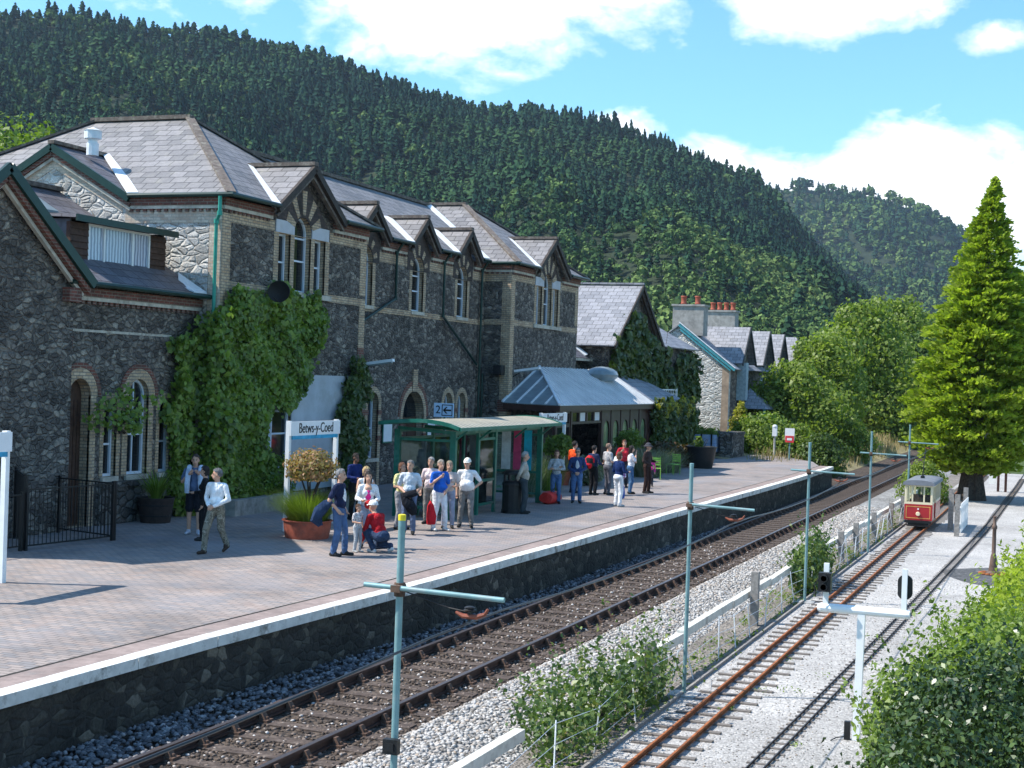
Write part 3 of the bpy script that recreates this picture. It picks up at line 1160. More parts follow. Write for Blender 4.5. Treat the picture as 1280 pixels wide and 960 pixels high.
def cornice(plane, a, b, z=8.1, mat=True):
    mb = MB()
    mb.cur = 0
    mb.slab(plane, rect(a, b, z + .0, z + .09), [], -.02, .07)
    mb.cur = 1
    mb.slab(plane, rect(a, b, z + .092, z + .3), [], -.02, .1)
    u = a + .05
    while u < b - .1:
        mb.slab(plane, rect(u, u + .11, z - .08, z - .002), [], -.02, .065, 1)
        u += .22
    mb.build('cornice', [M['buff_stone'], M['red']], st)


cL = wing_front(YL0, YL1, 'front_wall', [rect(34.9, 37.9, 1.0, 2.75)])
cR = wing_front(YR0, YR1, 'front_wall', [])
# shop window and white render under the creeper of the near block
mb = MB()
mb.slab(P, rect(34.6, 42.2, .35, 3.75), [rect(34.9, 37.9, 1.0, 2.75)], -.05, .03)
mb.build('white_render_panel', M['cement_white'], st)
for k in range(3):
    window(st, P, 35.4 + k * 1.0, .48, 1.02, 2.73, .15, False, bars=(.6,))

# end walls of the two blocks, looking back along the line
Q1, Q2 = PY(YL0), PY(YR0)
GX = -26.65                                   # small gable in the near end wall
outer = [(-33.2, 0), (XB - .4, 0), (XB - .4, EZ - .02), (GX + 2.45, EZ - .02), (GX, 9.72), (GX - 2.45, EZ - .02), (-33.2, EZ - .02)]
wallpart('end_wall', Q1, outer, [], mat='rubble_pale_sunlit')
it = [(Q1, rect(XB - .38, XB - .002, 3.6, 8.08), [], .013), (Q1, rect(GX + 2.4, XB - .38, 7.72, 8.08), [], .015)]
it += [(Q1, [(GX + 2.3, 8.02), (GX + 2.3, 8.34), (GX, 9.62), (GX - 2.3, 8.34), (GX - 2.3, 8.02), (GX, 9.26)], [], .02)]
mb = MB()
for pl, o_, h_, d_ in it:
    mb.slab(pl, o_, h_, -.05, d_)
mb.build('brick_trim', brickmat('sunlit_cream_brick', (.6, .53, .43), (.5, .36, .27), (.4, .36, .3), dirt=(.35, .28, .22)), st)  # cream brick lightened, the sun on this wall painted into its colour
cornice(Q1, GX + 2.5, XB)
outer = [(-23.2, 0), (XB - .4, 0), (XB - .4, EZ - .02), (-23.2, EZ - .02)]
wallpart('end_wall', Q2, outer, [])
it = [(Q2, rect(XB - .38, XB - .002, 3.6, 8.08), [], .013), (Q2, rect(XR_, XB - .38, 7.72, 8.08), [], .015), (Q2, rect(XR_, XB - .38, 5.98, 6.2), [], .015)]
trims(it, 'cream')
cornice(Q2, XR_, XB)
# stone ground storey corners
trims([(P, rect(YR0, YR0 + .4, 0, 3.6), [], .015), (Q2, rect(XB - .36, XB - .002, 0, 3.6), [], .015)], 'cream')
trims([(P, rect(YR0, YR0 + .48, 2.5, 2.95), [], .03), (Q2, rect(XB - .44, XB - .002, 2.5, 2.95), [], .03)], 'red')
trims([(P, rect(YL1 - .4, YL1, 0, 5.98), [], .014)], 'cream')
trims([(P, rect(YL1 - .44, YL1, z, z + .35), [], .024) for z in (2.9, 4.3)], 'red')
# far end wall
mb = MB()
mb.box(-33.2, XB - .01, YR1 - .41, YR1 - .002, 0, EZ - .03)
mb.box(-33.2, -32.8, YL0 + .41, YR1 - .42, 0, EZ - .03)
mb.box(-23.3, XB - .41, YL1 - .4, YL1 - .001, 0, EZ - .03)
mb.build('rear_walls', M['rubble'], st)

# recessed middle range
P2 = PX(XR_)
cw = [44.75, 48.97, 53.15]
g_open = [(44.3, .42, 2.8, .95), (45.62, .42, 2.8, .95), (48.95, .92, 2.35, .02), (52.1, .42, 2.8, .95), (53.42, .42, 2.8, .95)]
outer = [(YL1, 0), (YR0, 0), (YR0, EZ)]
for c in reversed(cw):
    outer += [(c + 1.02, EZ), (c, 9.42), (c - 1.02, EZ)]
outer += [(YL1, EZ)]
holes = [arch(c, .5, 6.15, 7.62) for c in cw] + [arch(c, hw, z0, zs) for c, hw, zs, z0 in g_open]
wallpart('front_wall', P2, outer, holes)
for c in cw:
    window(st, P2, c, .5, 6.15, 7.62, .24, True, bars=(.38, .66))
it = []
for c in cw:
    it.append((P2, rect(c - .72, c + .72, 6.15, 7.6), [rect(c - .5, c + .5, 6.16, 7.59)], .012))
e = [YL1] + [v for c in cw for v in (c - .72, c + .72)] + [YR0]
it += [(P2, rect(YL1, YR0, 5.95, 6.14), [], .018)]
it += [(P2, rect(a, b, 7.7, 8.05), [], .014) for a, b in zip(e[0::2], e[1::2])]
trims(it, 'cream')
for a, b in zip([YL1] + [c + 1.1 for c in cw], [c - 1.1 for c in cw] + [YR0]):
    cornice(P2, a, b, 8.12)
for c in cw:
    mb = MB()
    mb.slab(P2, [(c - .98, 7.62), (c + .98, 7.62), (c + .98, 8.4), (c, 9.3), (c - .98, 8.4)], [[(c + .5, 7.63), (c + .5, 7.66)] + [(c + .5 * math.cos(t), 7.65 + .5 * math.sin(t)) for t in np.linspace(0.1, PI - .1, 9)] + [(c - .5, 7.66), (c - .5, 7.63)]], -.05, .02)
    mb.build('tympanum', M['dark_brick'], st)
for c in cw:
    mb = MB()
    for k in range(5):
        t = R(90 + (k - 2) * 36)
        d_, n_ = Vector((math.cos(t), math.sin(t))), Vector((-math.sin(t), math.cos(t)))
        o_ = Vector((c, 7.65))
        L_ = .9 - .06 * abs(k - 2)
        q = [o_ + d_ * .53 - n_ * .06, o_ + d_ * L_ - n_ * .1, o_ + d_ * L_ + n_ * .1, o_ + d_ * .53 + n_ * .06]
        mb.slab(P2, [tuple(p) for p in q], [], 0, .034)
    mb.build('voussoirs', M['cream'], st)
for c, hw, zs, z0 in g_open:
    mc, mr = MB(), MB()
    ring(mc, P2, c, hw, hw + .2, zs, -.05, .03, 12)
    mc.slab(P2, rect(c - hw - .2, c - hw, 0, zs - .001), [], -.05, .028)
    mc.slab(P2, rect(c + hw, c + hw + .2 - (.09 if c in (44.3, 52.1) else 0), 0, zs - .001), [], -.05, .026)
    for zz in (zs - .35, 1.55):
        for s in (-1, 1):
            a = c + s * (hw + .1)
            rb_ = MB()
            rb_.slab(P2, rect(a - .13, a + .13, zz, zz + .16), [], -.04, .045)
            rb_.build('red_band', M['red'], st)
    if hw > .9:
        mc.slab(P2, rect(48.75, 49.15, 3.25, 4.05), [], -.05, .06)
        ring(mr, P2, 48.95, 1.125, 1.3, 2.35, -.05, .028, 14)
        mr.build('red_arch', M['red'], st)
    mc.build('arch_trim', M['cream'], st)
for c, hw, zs, z0 in g_open:
    if z0 > .5:
        window(st, P2, c, hw, z0, zs, .28, True, bars=(.45,))
mb = MB()
mb.slab(P2, rect(48.03, 49.87, .02, 2.3), [], -.36, -.28)
for k in range(2):
    mb.slab(P2, rect(48.15 + k * .9, 48.85 + k * .9, 1.1, 2.1), [], -.29, -.26)
dr = mb.build('door', M['wood_brown'], st)
mb = MB()
mb.slab(P2, [(48.95 + .92 * math.cos(t), 2.32 + .92 * math.sin(t)) for t in np.linspace(0, PI, 10)], [], -.36, -.3)
mb.build('fanlight', M['pane'], dr)
mb = MB()
mb.lathe((XR_ - .22, 49.0, 1.05), [(.03, -.02), (.04, 0), (.03, .02)], 10)
mb.build('handle', M['black_iron'], dr)

# ------------------------------------------------------------------ roofs
T34 = 2.9 / 4.3


def roof_poly(name, polys, mat='slate', th=.07):
    mb = MB()
    for p in polys:
        p = [Vector(q) for q in p]
        n_ = (p[1] - p[0]).cross(p[2] - p[0]).normalized()
        if n_.z < 0:
            n_ = -n_
            p.reverse()
        mb.prism([q for q in p], -n_ * th)
    return mb.build(name, M[mat], st)


def hip_block(y0, y1):
    xe, xw = XB + .34, -33.0
    a, b = y0 - .15, y1 + .34
    c = (a + b) / 2
    z0, z1 = EZ + .02, 11.36
    dc, sl_ = (y0 + y1) / 2 + .1, 2.89 / 4.34
    r0, r1 = Vector((-25.2, c, z1)), Vector((-28.6, c, z1))
    f0, f1, w0, w1 = Vector((xe, a, z0)), Vector((xe, b, z0)), Vector((xw, a, z0)), Vector((xw, b, z0))
    n_ = [Vector((xe, dc - 1.9, z0)), Vector((XB - .03, dc - 1.9, z0 + .37 * sl_)), Vector((XB - .03, dc + 1.9, z0 + .37 * sl_)), Vector((xe, dc + 1.9, z0))]
    sidep = [w0, f0, r0, r1]
    if y0 < 40:                                   # left open before the small end gable
        sy = 2.89 / (c - a)
        g_ = [Vector((-26.65 - 2.35, a, z0)), Vector((-26.65 - 2.35, y0 + .03, z0 + .18 * sy)), Vector((-26.65 + 2.35, y0 + .03, z0 + .18 * sy)), Vector((-26.65 + 2.35, a, z0))]
        sidep = [r1, w0] + g_ + [f0, r0]
    rf = roof_poly('roof', [[r0, f0] + n_ + [f1], sidep, [f1, w1, r1, r0], [w1, w0, r1]])
    mb = MB()
    for p, q in ((f0, r0), (f1, r0), (w0, r1), (w1, r1)):
        mb.bar(p + Vector((0, 0, .03)), q + Vector((0, 0, .04)), .25, .07)
    mb.bar(r0 + Vector((.1, 0, .05)), r1 + Vector((-.1, 0, .05)), .26, .12)
    mb.build('ridge_capping', M['ridge'], rf)
    return rf, c


rfL, ccL = hip_block(YL0, YL1)
rfR, ccR = hip_block(YR0, YR1)
# middle range: one slope to the front and one behind
zr, xr_ = 11.1, -26.05
mp = [(xr_, YR0 + 2.5, zr), (xr_, YL1 - 2.5, zr), (XR_ + .32, YL1 + .2, 8.52)]
zc = 8.52 + .35 * (zr - 8.52) / (XR_ + .32 - xr_)
for c in cw:
    mp += [(XR_ + .32, c - 1.1, 8.52), (XR_ - .03, c - 1.1, zc), (XR_ - .03, c + 1.1, zc), (XR_ + .32, c + 1.1, 8.52)]
mp += [(XR_ + .32, YR0 - .2, 8.52)]
mid = roof_poly('roof', [mp,
                         [(xr_, YL1 - 2.5, zr), (xr_, YR0 + 2.5, zr), (-32.9, YR0 + 2.5, 8.5), (-32.9, YL1 - 2.5, 8.5)]])
mb = MB()
mb.bar((xr_, YL1 - 3, zr + .04), (xr_, YR0 + 3, zr + .04), .26, .12)
mb.build('ridge_capping', M['ridge'], mid)


def dormer(c, xf, ze, za, hw, slope, xe, flash=True):
    """gabled dormer roof: front edge at xf, running back into the main slope"""
    xb = xe - (za - ze) / slope
    A, B_, C_ = Vector((xf, c - hw, ze)), Vector((xf, c + hw, ze)), Vector((xf, c, za))
    rb = Vector((xb - .1, c, za))
    va, vb = Vector((xe - .02, c - hw, ze)), Vector((xe - .02, c + hw, ze))
    rf = roof_poly('dormer_roof', [[A, C_, rb, va], [C_, B_, vb, rb]], 'slate', .08)
    mb = MB()
    mb.bar(C_ + Vector((.02, 0, .04)), rb + Vector((0, 0, .04)), .22, .11)
    mb.build('ridge_capping', M['ridge'], rf)
    mb = MB()                                   # bargeboards with an inner moulding
    for p in (A, B_):
        d_ = (C_ - p)
        mb.bar(p + Vector((-.02, 0, -.1)), C_ + Vector((-.02, 0, -.1)), .1, .2, m=0)
        mb.bar(p + d_ * .02 + Vector((-.12, 0, -.3)), C_ + Vector((-.12, 0, -.34)), .12, .07, m=1)
    mb.build('bargeboard', [M['barge'], M['ridge']], rf)
    if flash:
        mb = MB()
        n_ = Vector((0, 0, .05))
        mb.bar(va + n_ + Vector((0, -.1, 0)), rb + n_ + Vector((0, -.12, 0)), .3, .03, up=(.5, -.3, .8))
        mb.build('lead_flashing', M['lead'], rf)


for c in (cL, cR):
    dormer(c, XB + .36, EZ, 9.87, 2.05, T34, XB + .34)
for c in cw:
    dormer(c, XR_ + .36, 8.52, 9.55, 1.2, .7, XR_ + .32)
# gable roof of the near end wall
xe_ = Vector((0, 0, 0))
za, ze, hw = 9.93, EZ + .02, 2.6
yb = (YL0 - .15) + (za - ze) / (2.9 / (ccL - (YL0 - .15)))
A, B_, C_ = Vector((GX - hw, YL0 - .17, ze)), Vector((GX + hw, YL0 - .17, ze)), Vector((GX, YL0 - .17, za))
rb = Vector((GX, yb + .1, za))
va, vb = Vector((GX - hw, YL0 - .14, ze)), Vector((GX + hw, YL0 - .14, ze))
gf = roof_poly('gablet_roof', [[A, C_, rb, va], [C_, B_, vb, rb]], 'slate_dark', .08)
mb = MB()
mb.bar(C_ + Vector((0, -.02, .04)), rb + Vector((0, 0, .04)), .22, .1)
mb.build('ridge_capping', M['ridge'], gf)
mb = MB()
for p in (A, B_):
    mb.bar(p + Vector((0, .02, -.1)), C_ + Vector((0, .02, -.1)), .1, .2, m=0)
    mb.bar(p + Vector((0, .08, -.26)), C_ + Vector((0, .08, -.28)), .1, .11, m=1)
    mb.bar(p + Vector((0, .11, -.38)), C_ + Vector((0, .11, -.41)), .08, .08, m=2)
mb.build('bargeboard', [M['green_paint'], M['red'], M['buff_stone']], gf)
mb = MB()
mb.bar(vb + Vector((.1, 0, .06)), rb + Vector((.12, 0, .06)), .3, .03, up=(.4, -.5, .8))
mb.build('lead_flashing', M['lead'], gf)
mb = MB()
mb.bar((-24.7, 34.1, 0), (-24.7, 34.1, .01), .1, .1)
mb.v, mb.f, mb.m = [], [], []
mb.lathe((-26.0, 34.7, 9.72), [(.17, 0), (.17, .35), (.13, .36), (.13, .44), (.24, .47), (.24, .68), (.26, .7), (.0, .8)], 12)
mb.build('roof_vent', M['lead'], gf)
# leadwork at the ends of the middle roof
mb = MB()
n_ = Vector((0, 0, .07))
mb.bar(Vector((XR_ + .2, YR0 - .38, 8.55)) + n_, Vector((xr_, YR0 + 2.3, zr)) + n_, .32, .03, up=(.5, -.3, .8))
mb.build('lead_flashing', M['lead'], mid)


# gutters and downpipes
def gutter(pts, mat='green_paint'):
    mb = MB()
    mb.tube(pts, .065, 8)
    mb.build('gutter', M[mat], st)


def pipe(pts, mat='green_paint', r=.05):
    mb = MB()
    mb.tube(pts, r, 8)
    for p in pts[1:-1]:
        mb.lathe(tuple(p), [(r * 1.4, -.06), (r * 1.4, .06)], 8)
    mb.build('downpipe', M[mat], st)


xg = XB + .4
gutter([(GX + hw, YL0 - .2, EZ), (xg, YL0 - .2, EZ), (xg, cL - 2.05, EZ)])
gutter([(xg, cL + 2.05, EZ), (xg, YL1 + .3, EZ), (XR_ + .4, YL1 + .3, EZ)])
gutter([(XR_ + .38, YR0 - .2, EZ), (xg, YR0 - .2, EZ), (xg, cR - 2.05, EZ)])
gutter([(xg, cR + 2.05, EZ), (xg, YR1 + .3, EZ)])
for a, b in zip([YL1 + .3] + [c + 1.2 for c in cw], [c - 1.2 for c in cw] + [YR0 - .4]):
    gutter([(XR_ + .38, a, 8.5), (XR_ + .38, b, 8.5)])
pipe([(xg - .35, YL0 - .22, 8.4), (xg - .35, YL0 - .22, 7.95), (XB - .12, YL0 - .1, 7.75), (XB - .12, YL0 - .1, 2.0)], 'jade_paint')
xp = XR_ + .12
pipe([(XR_ + .36, 46.9, 8.45), (xp, 46.9, 8.1), (xp, 46.9, 6.5), (xp, 43.0, 5.1)])
pipe([(XR_ + .36, 51.1, 8.45), (xp, 51.1, 8.1), (xp, 51.1, 6.1), (xp, 54.6, 4.35)])
pipe([(XR_ + .36, 54.9, 8.45), (xp, 54.9, 8.1), (xp, 54.9, 3.4), (xp, 54.9, .1)])
pipe([(xp, 42.9, 5.2), (xp, 42.9, .1)])
pipe([(xp + .02, 55.2, 4.0), (xp + .02, 55.2, .1)])
pipe([(XR_ + .36, 51.1, 8.44), (XR_ + .36, 51.1, 8.3)])

# ------------------------------------------------------------------ single storey wing and near gable
P3 = PX(XW)
WY0, WY1, WZ = 28.3, 33.86, 5.72
holes = [arch(28.9, .42, .02, 3.1), arch(30.12, .26, 1.15, 2.75), arch(31.25, .43, 1.15, 3.1), arch(32.45, .28, 1.15, 2.75)]
wallpart('front_wall', P3, rect(WY0, WY1, 0, WZ), holes)
for c, hw, zs, z0, o in ((28.9, .42, 3.1, 0, .26), (30.12, .26, 2.75, 1.15, .17), (31.25, .43, 3.1, 1.15, .26), (32.45, .28, 2.75, 1.15, .17)):
    mc, mr = MB(), MB()
    ring(mc, P3, c, hw, hw + o, zs, -.05, .02, 12)
    mc.slab(P3, rect(c - hw - o * .8, c - hw, z0, zs - .001), [], -.05, .018)
    mc.slab(P3, rect(c + hw, c + hw + o * .8, z0, zs - .001), [], -.05, .018)
    if hw > .4:
        ring(mr, P3, c, hw + o + .004, hw + o + .13, zs, -.05, .03, 12)
        mr.build('red_arch', M['red'], st)
    mc.build('arch_trim', M['cream'], st)
mc, mr = MB(), MB()
mc.slab(P3, rect(WY0 - .02, WY0 + .2, 0, 5.5), [], -.05, .025)
for z in (1.3, 2.2, 4.2):
    mr.slab(P3, rect(WY0 - .05, WY0 + .25, z, z + .3), [], -.05, .035)
mc.build('quoins', M['cream'], st)
mr.build('quoin_bands', M['red'], st)
for c, hw, zs in ((30.12, .26, 2.75), (31.25, .43, 3.1), (32.45, .28, 2.75)):
    window(st, P3, c, hw, 1.15, zs, .2, True, bars=(.42,), mull=hw > .4)
mb = MB()
mb.slab(P3, arch(28.9, .42, .03, 3.1), [], -.34, -.26)
for k in range(6):
    mb.slab(P3, rect(28.52 + k * .13, 28.62 + k * .13, .1, 3.0), [], -.27, -.245)
mb.build('door', M['wood_brown'], st)
mb = MB()
mb.slab(P3, rect(29.6, 33.3, .9, 1.02), [], -.02, .22)
mb.slab(P3, rect(29.6, 33.3, 0, .9), [], -.02, .16)
mb.build('plinth', [M['wall_low']], st)
cornice(P3, WY0, WY1, 5.36)
mb = MB()
mb.slab(P3, rect(WY0 + .2, 32.6, 4.62, 4.68), [], -.01, .006)
mb.build('string_course', M['buff_stone'], st)
tw = .7
wr = roof_poly('roof', [[(XW + .3, WY0 - .2, 5.76), (XW + .3, WY1 - .02, 5.76), (-26.4, WY1 - .02, 8.6), (-26.4, WY0 - .2, 8.6)], [(-31, WY0 - .2, 5.9), (-31, WY1 - .02, 5.9), (-26.4, WY1 - .02, 8.6), (-26.4, WY0 - .2, 8.6)]], 'slate_dark')
mb = MB()
mb.bar((-26.4, WY0 - .2, 8.66), (-26.4, WY1 - .02, 8.66), .24, .12)
mb.build('ridge_capping', M['ridge'], wr)
gutter([(XW + .36, WY0 - .3, 5.74), (XW + .36, WY1 - .05, 5.74)])
# flat topped dormer with shingled cheeks
dx, d0, d1, dz0, dz1 = -22.65, 29.45, 33.45, 6.2, 7.3
dm = None
for (a, b) in ((d0, d0 + .7), (d1 - .72, d1)):
    mb = MB()
    k = 0
    z = dz0
    while z < dz1 - .02:
        mb.hexa([(dx - .1, a, z), (dx + .04, a, z), (dx + .04, b, z), (dx - .1, b, z), (dx - .1, a, z + .155), (dx + .005, a, z + .155), (dx + .005, b, z + .155), (dx - .1, b, z + .155)])
        z += .155
    if dm is None:
        dm = mb.build('dormer', M['wood_brown'], st)
    else:
        mb.build('shingle_panel', M['wood_brown'], dm)
M['cheek'] = plain('grey_cheek', (.09, .1, .12), .6)
for a in (d0 + .02, d1 - .08):
    mb = MB()
    mb.box(dx - 1.9, dx - .02, a, a + .06, 6.0, dz1 + .05)
    mb.build('cheek', M['cheek'], dm)
mb = MB()
mb.prism([(dx + .3, d0 - .15, dz1 + .06), (dx + .3, d1 + .12, dz1 + .06), (dx - 1.95, d1 + .12, dz1 + .16), (dx - 1.95, d0 - .15, dz1 + .16)], (0, 0, .08))
mb.build('dormer_roof', M['slate_dark'], dm)
mb = MB()
mb.box(dx + .29, dx + .33, d0 - .16, d1 + .13, dz1 - .02, dz1 + .14)
mb.build('fascia', M['green_paint'], dm)
mb = MB()
mb.hexa([(-25.6, 31.2, 8.15), (-24.9, 31.2, 7.75), (-24.9, 31.9, 7.75), (-25.6, 31.9, 8.15), (-25.6, 31.2, 8.22), (-24.9, 31.2, 7.82), (-24.9, 31.9, 7.82), (-25.6, 31.9, 8.22)])
mb.build('rooflight', M['roof_glass'], dm)
mb = MB()
wa, wb = d0 + .7, d1 - .72
PD = PX(dx)
mb.slab(PD, rect(wa, wb, dz0 + .02, dz1), [rect(wa + .05, wa + .62, dz0 + .09, dz1 - .06), rect(wa + .68, wb - .78, dz0 + .09, dz1 - .06), rect(wb - .7, wb - .06, dz0 + .09, dz1 - .06)], -.06, .03)
fr = mb.build('window', M['white_paint'], dm)
t = NT('net_curtain_glass')
wv = t.n('ShaderNodeTexWave', wave_type='BANDS', bands_direction='Y')
t.lk(t.pos(), wv.inputs[0])
wv.inputs['Scale'].default_value = 2.6
wv.inputs['Distortion'].default_value = 2.5
wv.inputs['Detail'].default_value = 3
t.pbr(t.ramp(wv.outputs['Fac'], [(.2, (.2, .24, .32)), (.8, (.55, .6, .7))]), .2, 0, None, .6)
mb = MB()
mb.box(dx - .05, dx - .02, wa + .03, wb - .03, dz0 + .06, dz1 - .04)
mb.build('pane', t.mat, fr)
mb = MB()                                     # lead apron below the dormer
mb.hexa([(dx + .62, 33.2, 5.98), (dx + 1.1, 33.2, 5.82), (dx + 1.12, 33.8, 5.82), (dx + .2, 33.8, 6.35), (dx + .62, 33.2, 6.02), (dx + 1.1, 33.2, 5.86), (dx + 1.12, 33.8, 5.86), (dx + .2, 33.8, 6.39)])
mb.bar((dx + .1, d0, 6.28), (dx + .1, d1, 6.28), .22, .03, up=(.5, 0, .8))
mb.build('lead_flashing', M['lead'], dm)

# near cross gable
P4 = PX(-21.6)
gc, gh, gz, ga = 25.6, 2.72, 5.9, 8.0
wallpart('gable_wall', P4, [(gc - gh, 0), (gc + gh, 0), (gc + gh, gz - .1), (gc, ga - .15), (gc - gh, gz - .1)], [])
mb = MB()
mb.box(-22.2, -21.61, gc + gh - .38, gc + gh - .001, 0, gz - .15)
mb.box(-26, -22.2, gc - gh, gc - gh + .4, 0, gz)
mb.build('side_wall', M['rubble'], st)
gr = roof_poly('roof', [[(-21.25, gc - gh - .3, gz - .1), (-21.25, gc, ga + .1), (-30, gc, ga + .1), (-30, gc - gh - .3, gz - .1)],
                        [(-21.25, gc + gh + .3, gz - .1), (-21.25, gc, ga + .1), (-30, gc, ga + .1), (-30, gc + gh + .3, gz - .1)]], 'slate_dark')
mb = MB()
for s in (-1, 1):
    mb.bar((-21.26, gc + s * (gh + .3), gz - .2), (-21.26, gc, ga), .08, .22, m=0)
    mb.bar((-21.38, gc + s * (gh + .2), gz - .36), (-21.38, gc, ga - .22), .16, .12, m=1)
    mb.bar((-21.46, gc + s * (gh + .1), gz - .46), (-21.46, gc, ga - .34), .1, .08, m=2)
mb.build('bargeboard', [M['green_paint'], M['red'], M['buff_stone']], gr)
mb = MB()
mb.slab(P4, rect(gc + gh - .42, gc + gh + .02, gz - .62, gz - .3), [], -.02, .2)
mb.build('kneeler', M['red'], gr)

# ------------------------------------------------------------------ fittings on the wall (things of their own)
ds = thing('satellite_dish', 'dark round satellite dish fixed to the wall above the creeper', 'satellite dish', (XB, 35.9, 6.0))
mb = MB()
mb.lathe((XB + .78, 35.62, 6.02), [(.0, .06), (.2, .045), (.34, .0), (.35, .01), (.2, .07), (0, .09)], 20, axis='y', sy=.85)
mb.build('dish', M['black_plastic'], ds, smooth=True)
mb = MB()
mb.tube([(XB, 36.0, 5.9), (XB + .4, 35.9, 5.8), (XB + .78, 35.68, 5.97)], .02, 6)
mb.tube([(XB + .78, 35.62, 5.74), (XB + .78, 35.3, 5.85)], .012, 6)
mb.build('arm', M['black_iron'], ds)
for y, x, lab in ((42.3, XB, 'pale strip lamp on a bracket above the dark creeper'), (56.0, XB, 'pale strip lamp on a bracket beside the glazed canopy roof')):
    lt = thing('platform_lamp', lab, 'lamp', (x, y, 4.1), 'strip lamps on the station wall')
    mb = MB()
    mb.bar((x + .1, y - .05, 4.14), (x + 1.15, y + .0, 4.3), .2, .09)
    mb.build('housing', M['lead'], lt)
    mb = MB()
    mb.bar((x + .1, y - .05, 4.08), (x + 1.1, y + .0, 4.24), .14, .05)
    mb.build('tube_cover', M['roof_glass'], lt)
    mb = MB()
    mb.tube([(x, y, 3.9), (x + .4, y, 4.15)], .02, 6)
    mb.build('bracket', M['black_iron'], lt)
mb = MB()
mb.box(XB - .5, XB - .15, YR0 - .42, YR0 - .03, 3.95, 4.35)
mb.bar((XB - .32, YR0 - .44, 4.3), (XB - .32, YR0 - .5, 4.0), .3, .04)
tag(mb.build('loudspeaker', M['black_plastic'], origin=(XB - .3, YR0, 4.1)), 'black box loudspeaker on the brick corner of the far block', 'loudspeaker')
# ================================================================== lettering
def lettering(txt, size, mat, parent, loc, rx, rz, squeeze=1., name='lettering'):
    cu = bpy.data.curves.new(name, 'FONT')
    cu.body = txt
    cu.size = size
    cu.align_x = 'CENTER'
    cu.align_y = 'CENTER'
    cu.extrude = .004
    tmp = bpy.data.objects.new('tmp', cu)
    COL.objects.link(tmp)
    bpy.context.view_layer.update()
    me = bpy.data.meshes.new_from_object(tmp.evaluated_get(bpy.context.evaluated_depsgraph_get()))
    bpy.data.objects.remove(tmp)
    mt = Matrix.Rotation(rz, 4, 'Z') @ Matrix.Rotation(rx, 4, 'X') @ Matrix.Diagonal((squeeze, 1, 1, 1))
    me.transform(mt)
    me.materials.clear()
    me.materials.append(mat)
    o = bpy.data.objects.new(name, me)
    COL.objects.link(o)
    o.parent = parent
    o.location = Vector(loc) - Vector(parent.location)
    return o


def station_sign(y0, y1, x, label, text=True):
    s = thing('station_sign', label, 'station sign', (x, (y0 + y1) / 2, 0), 'white station name signs on two posts')
    for y in (y0 + .05, y1 - .05):
        mb = MB()
        mb.box(x - .05, x + .05, y - .05, y + .05, 0, 2.66)
        mb.build('post', M['white_paint'], s)
    mb = MB()
    mb.box(x + .052, x + .09, y0, y1, 2.3, 2.64)
    pn = mb.build('panel', M['sign_white'], s)
    mb = MB()
    mb.box(x + .02, x + .085, y0 + .1, y1 - .1, 2.21, 2.295)
    mb.build('blue_strip', M['blue_plastic'], s)
    if text:
        o = lettering('Betws-y-Coed', .35, M['black_letter'], s, (x + .096, (y0 + y1) / 2, 2.47), PI / 2, PI / 2, .88)
    return s


M['sign_white'] = plain('sign_white', (.75, .76, .78), .4, 0, .04)
station_sign(18.6, 21.12, -17.4, 'white station name sign cut by the left edge beside the black railing')
station_sign(31.35, 33.9, -17.6, 'white station name sign standing behind the red flower tub')
station_sign(49.4, 52.1, -17.6, 'white station name sign beyond the green shelter roof')

# platform number sign
ps = thing('platform_sign', 'small blue and white sign with number 2 and an arrow above the shelter', 'sign', (-17.7, 41, 0))
mb = MB()
mb.tube([(-17.7, 41.05, 0), (-17.7, 41.05, 3.0)], .035, 8)
mb.build('post', M['shelter_green'], ps)
mb = MB()
mb.box(-18.02, -17.38, 40.97, 41.01, 2.62, 3.04)
mb.build('panel', M['sign_blue'], ps)
lettering('2', .34, M['black_letter'], ps, (-17.88, 40.965, 2.83), PI / 2, 0, 1)
mb = MB()
Pp = PY(40.97)
mb.slab(Pp, rect(-17.76, -17.41, 2.66, 3.0), [rect(-17.735, -17.435, 2.685, 2.975)], 0, .006)
mb.slab(Pp, [(-17.72, 2.83), (-17.62, 2.73), (-17.57, 2.73), (-17.64, 2.805), (-17.45, 2.805), (-17.45, 2.855), (-17.64, 2.855), (-17.57, 2.93), (-17.62, 2.93)], [], 0, .006)
mb.build('arrow', M['black_letter'], ps)

# notices on the wall
for y, lab in ((46.75, 'white paper notice on the stone wall left of the arched door'), (50.5, 'white paper notice on the stone wall right of the arched door')):
    nb = thing('notice_board', lab, 'notice', (XR_ + .03, y, 1.5), 'notices beside the arched door')
    mb = MB()
    mb.box(XR_ + .031, XR_ + .06, y - .38, y + .38, 1.45, 2.2)
    mb.build('frame', M['shelter_green'], nb)
    mb = MB()
    mb.box(XR_ + .061, XR_ + .066, y - .33, y + .33, 1.5, 2.15)
    mb.build('paper', M['sign_white'], nb)

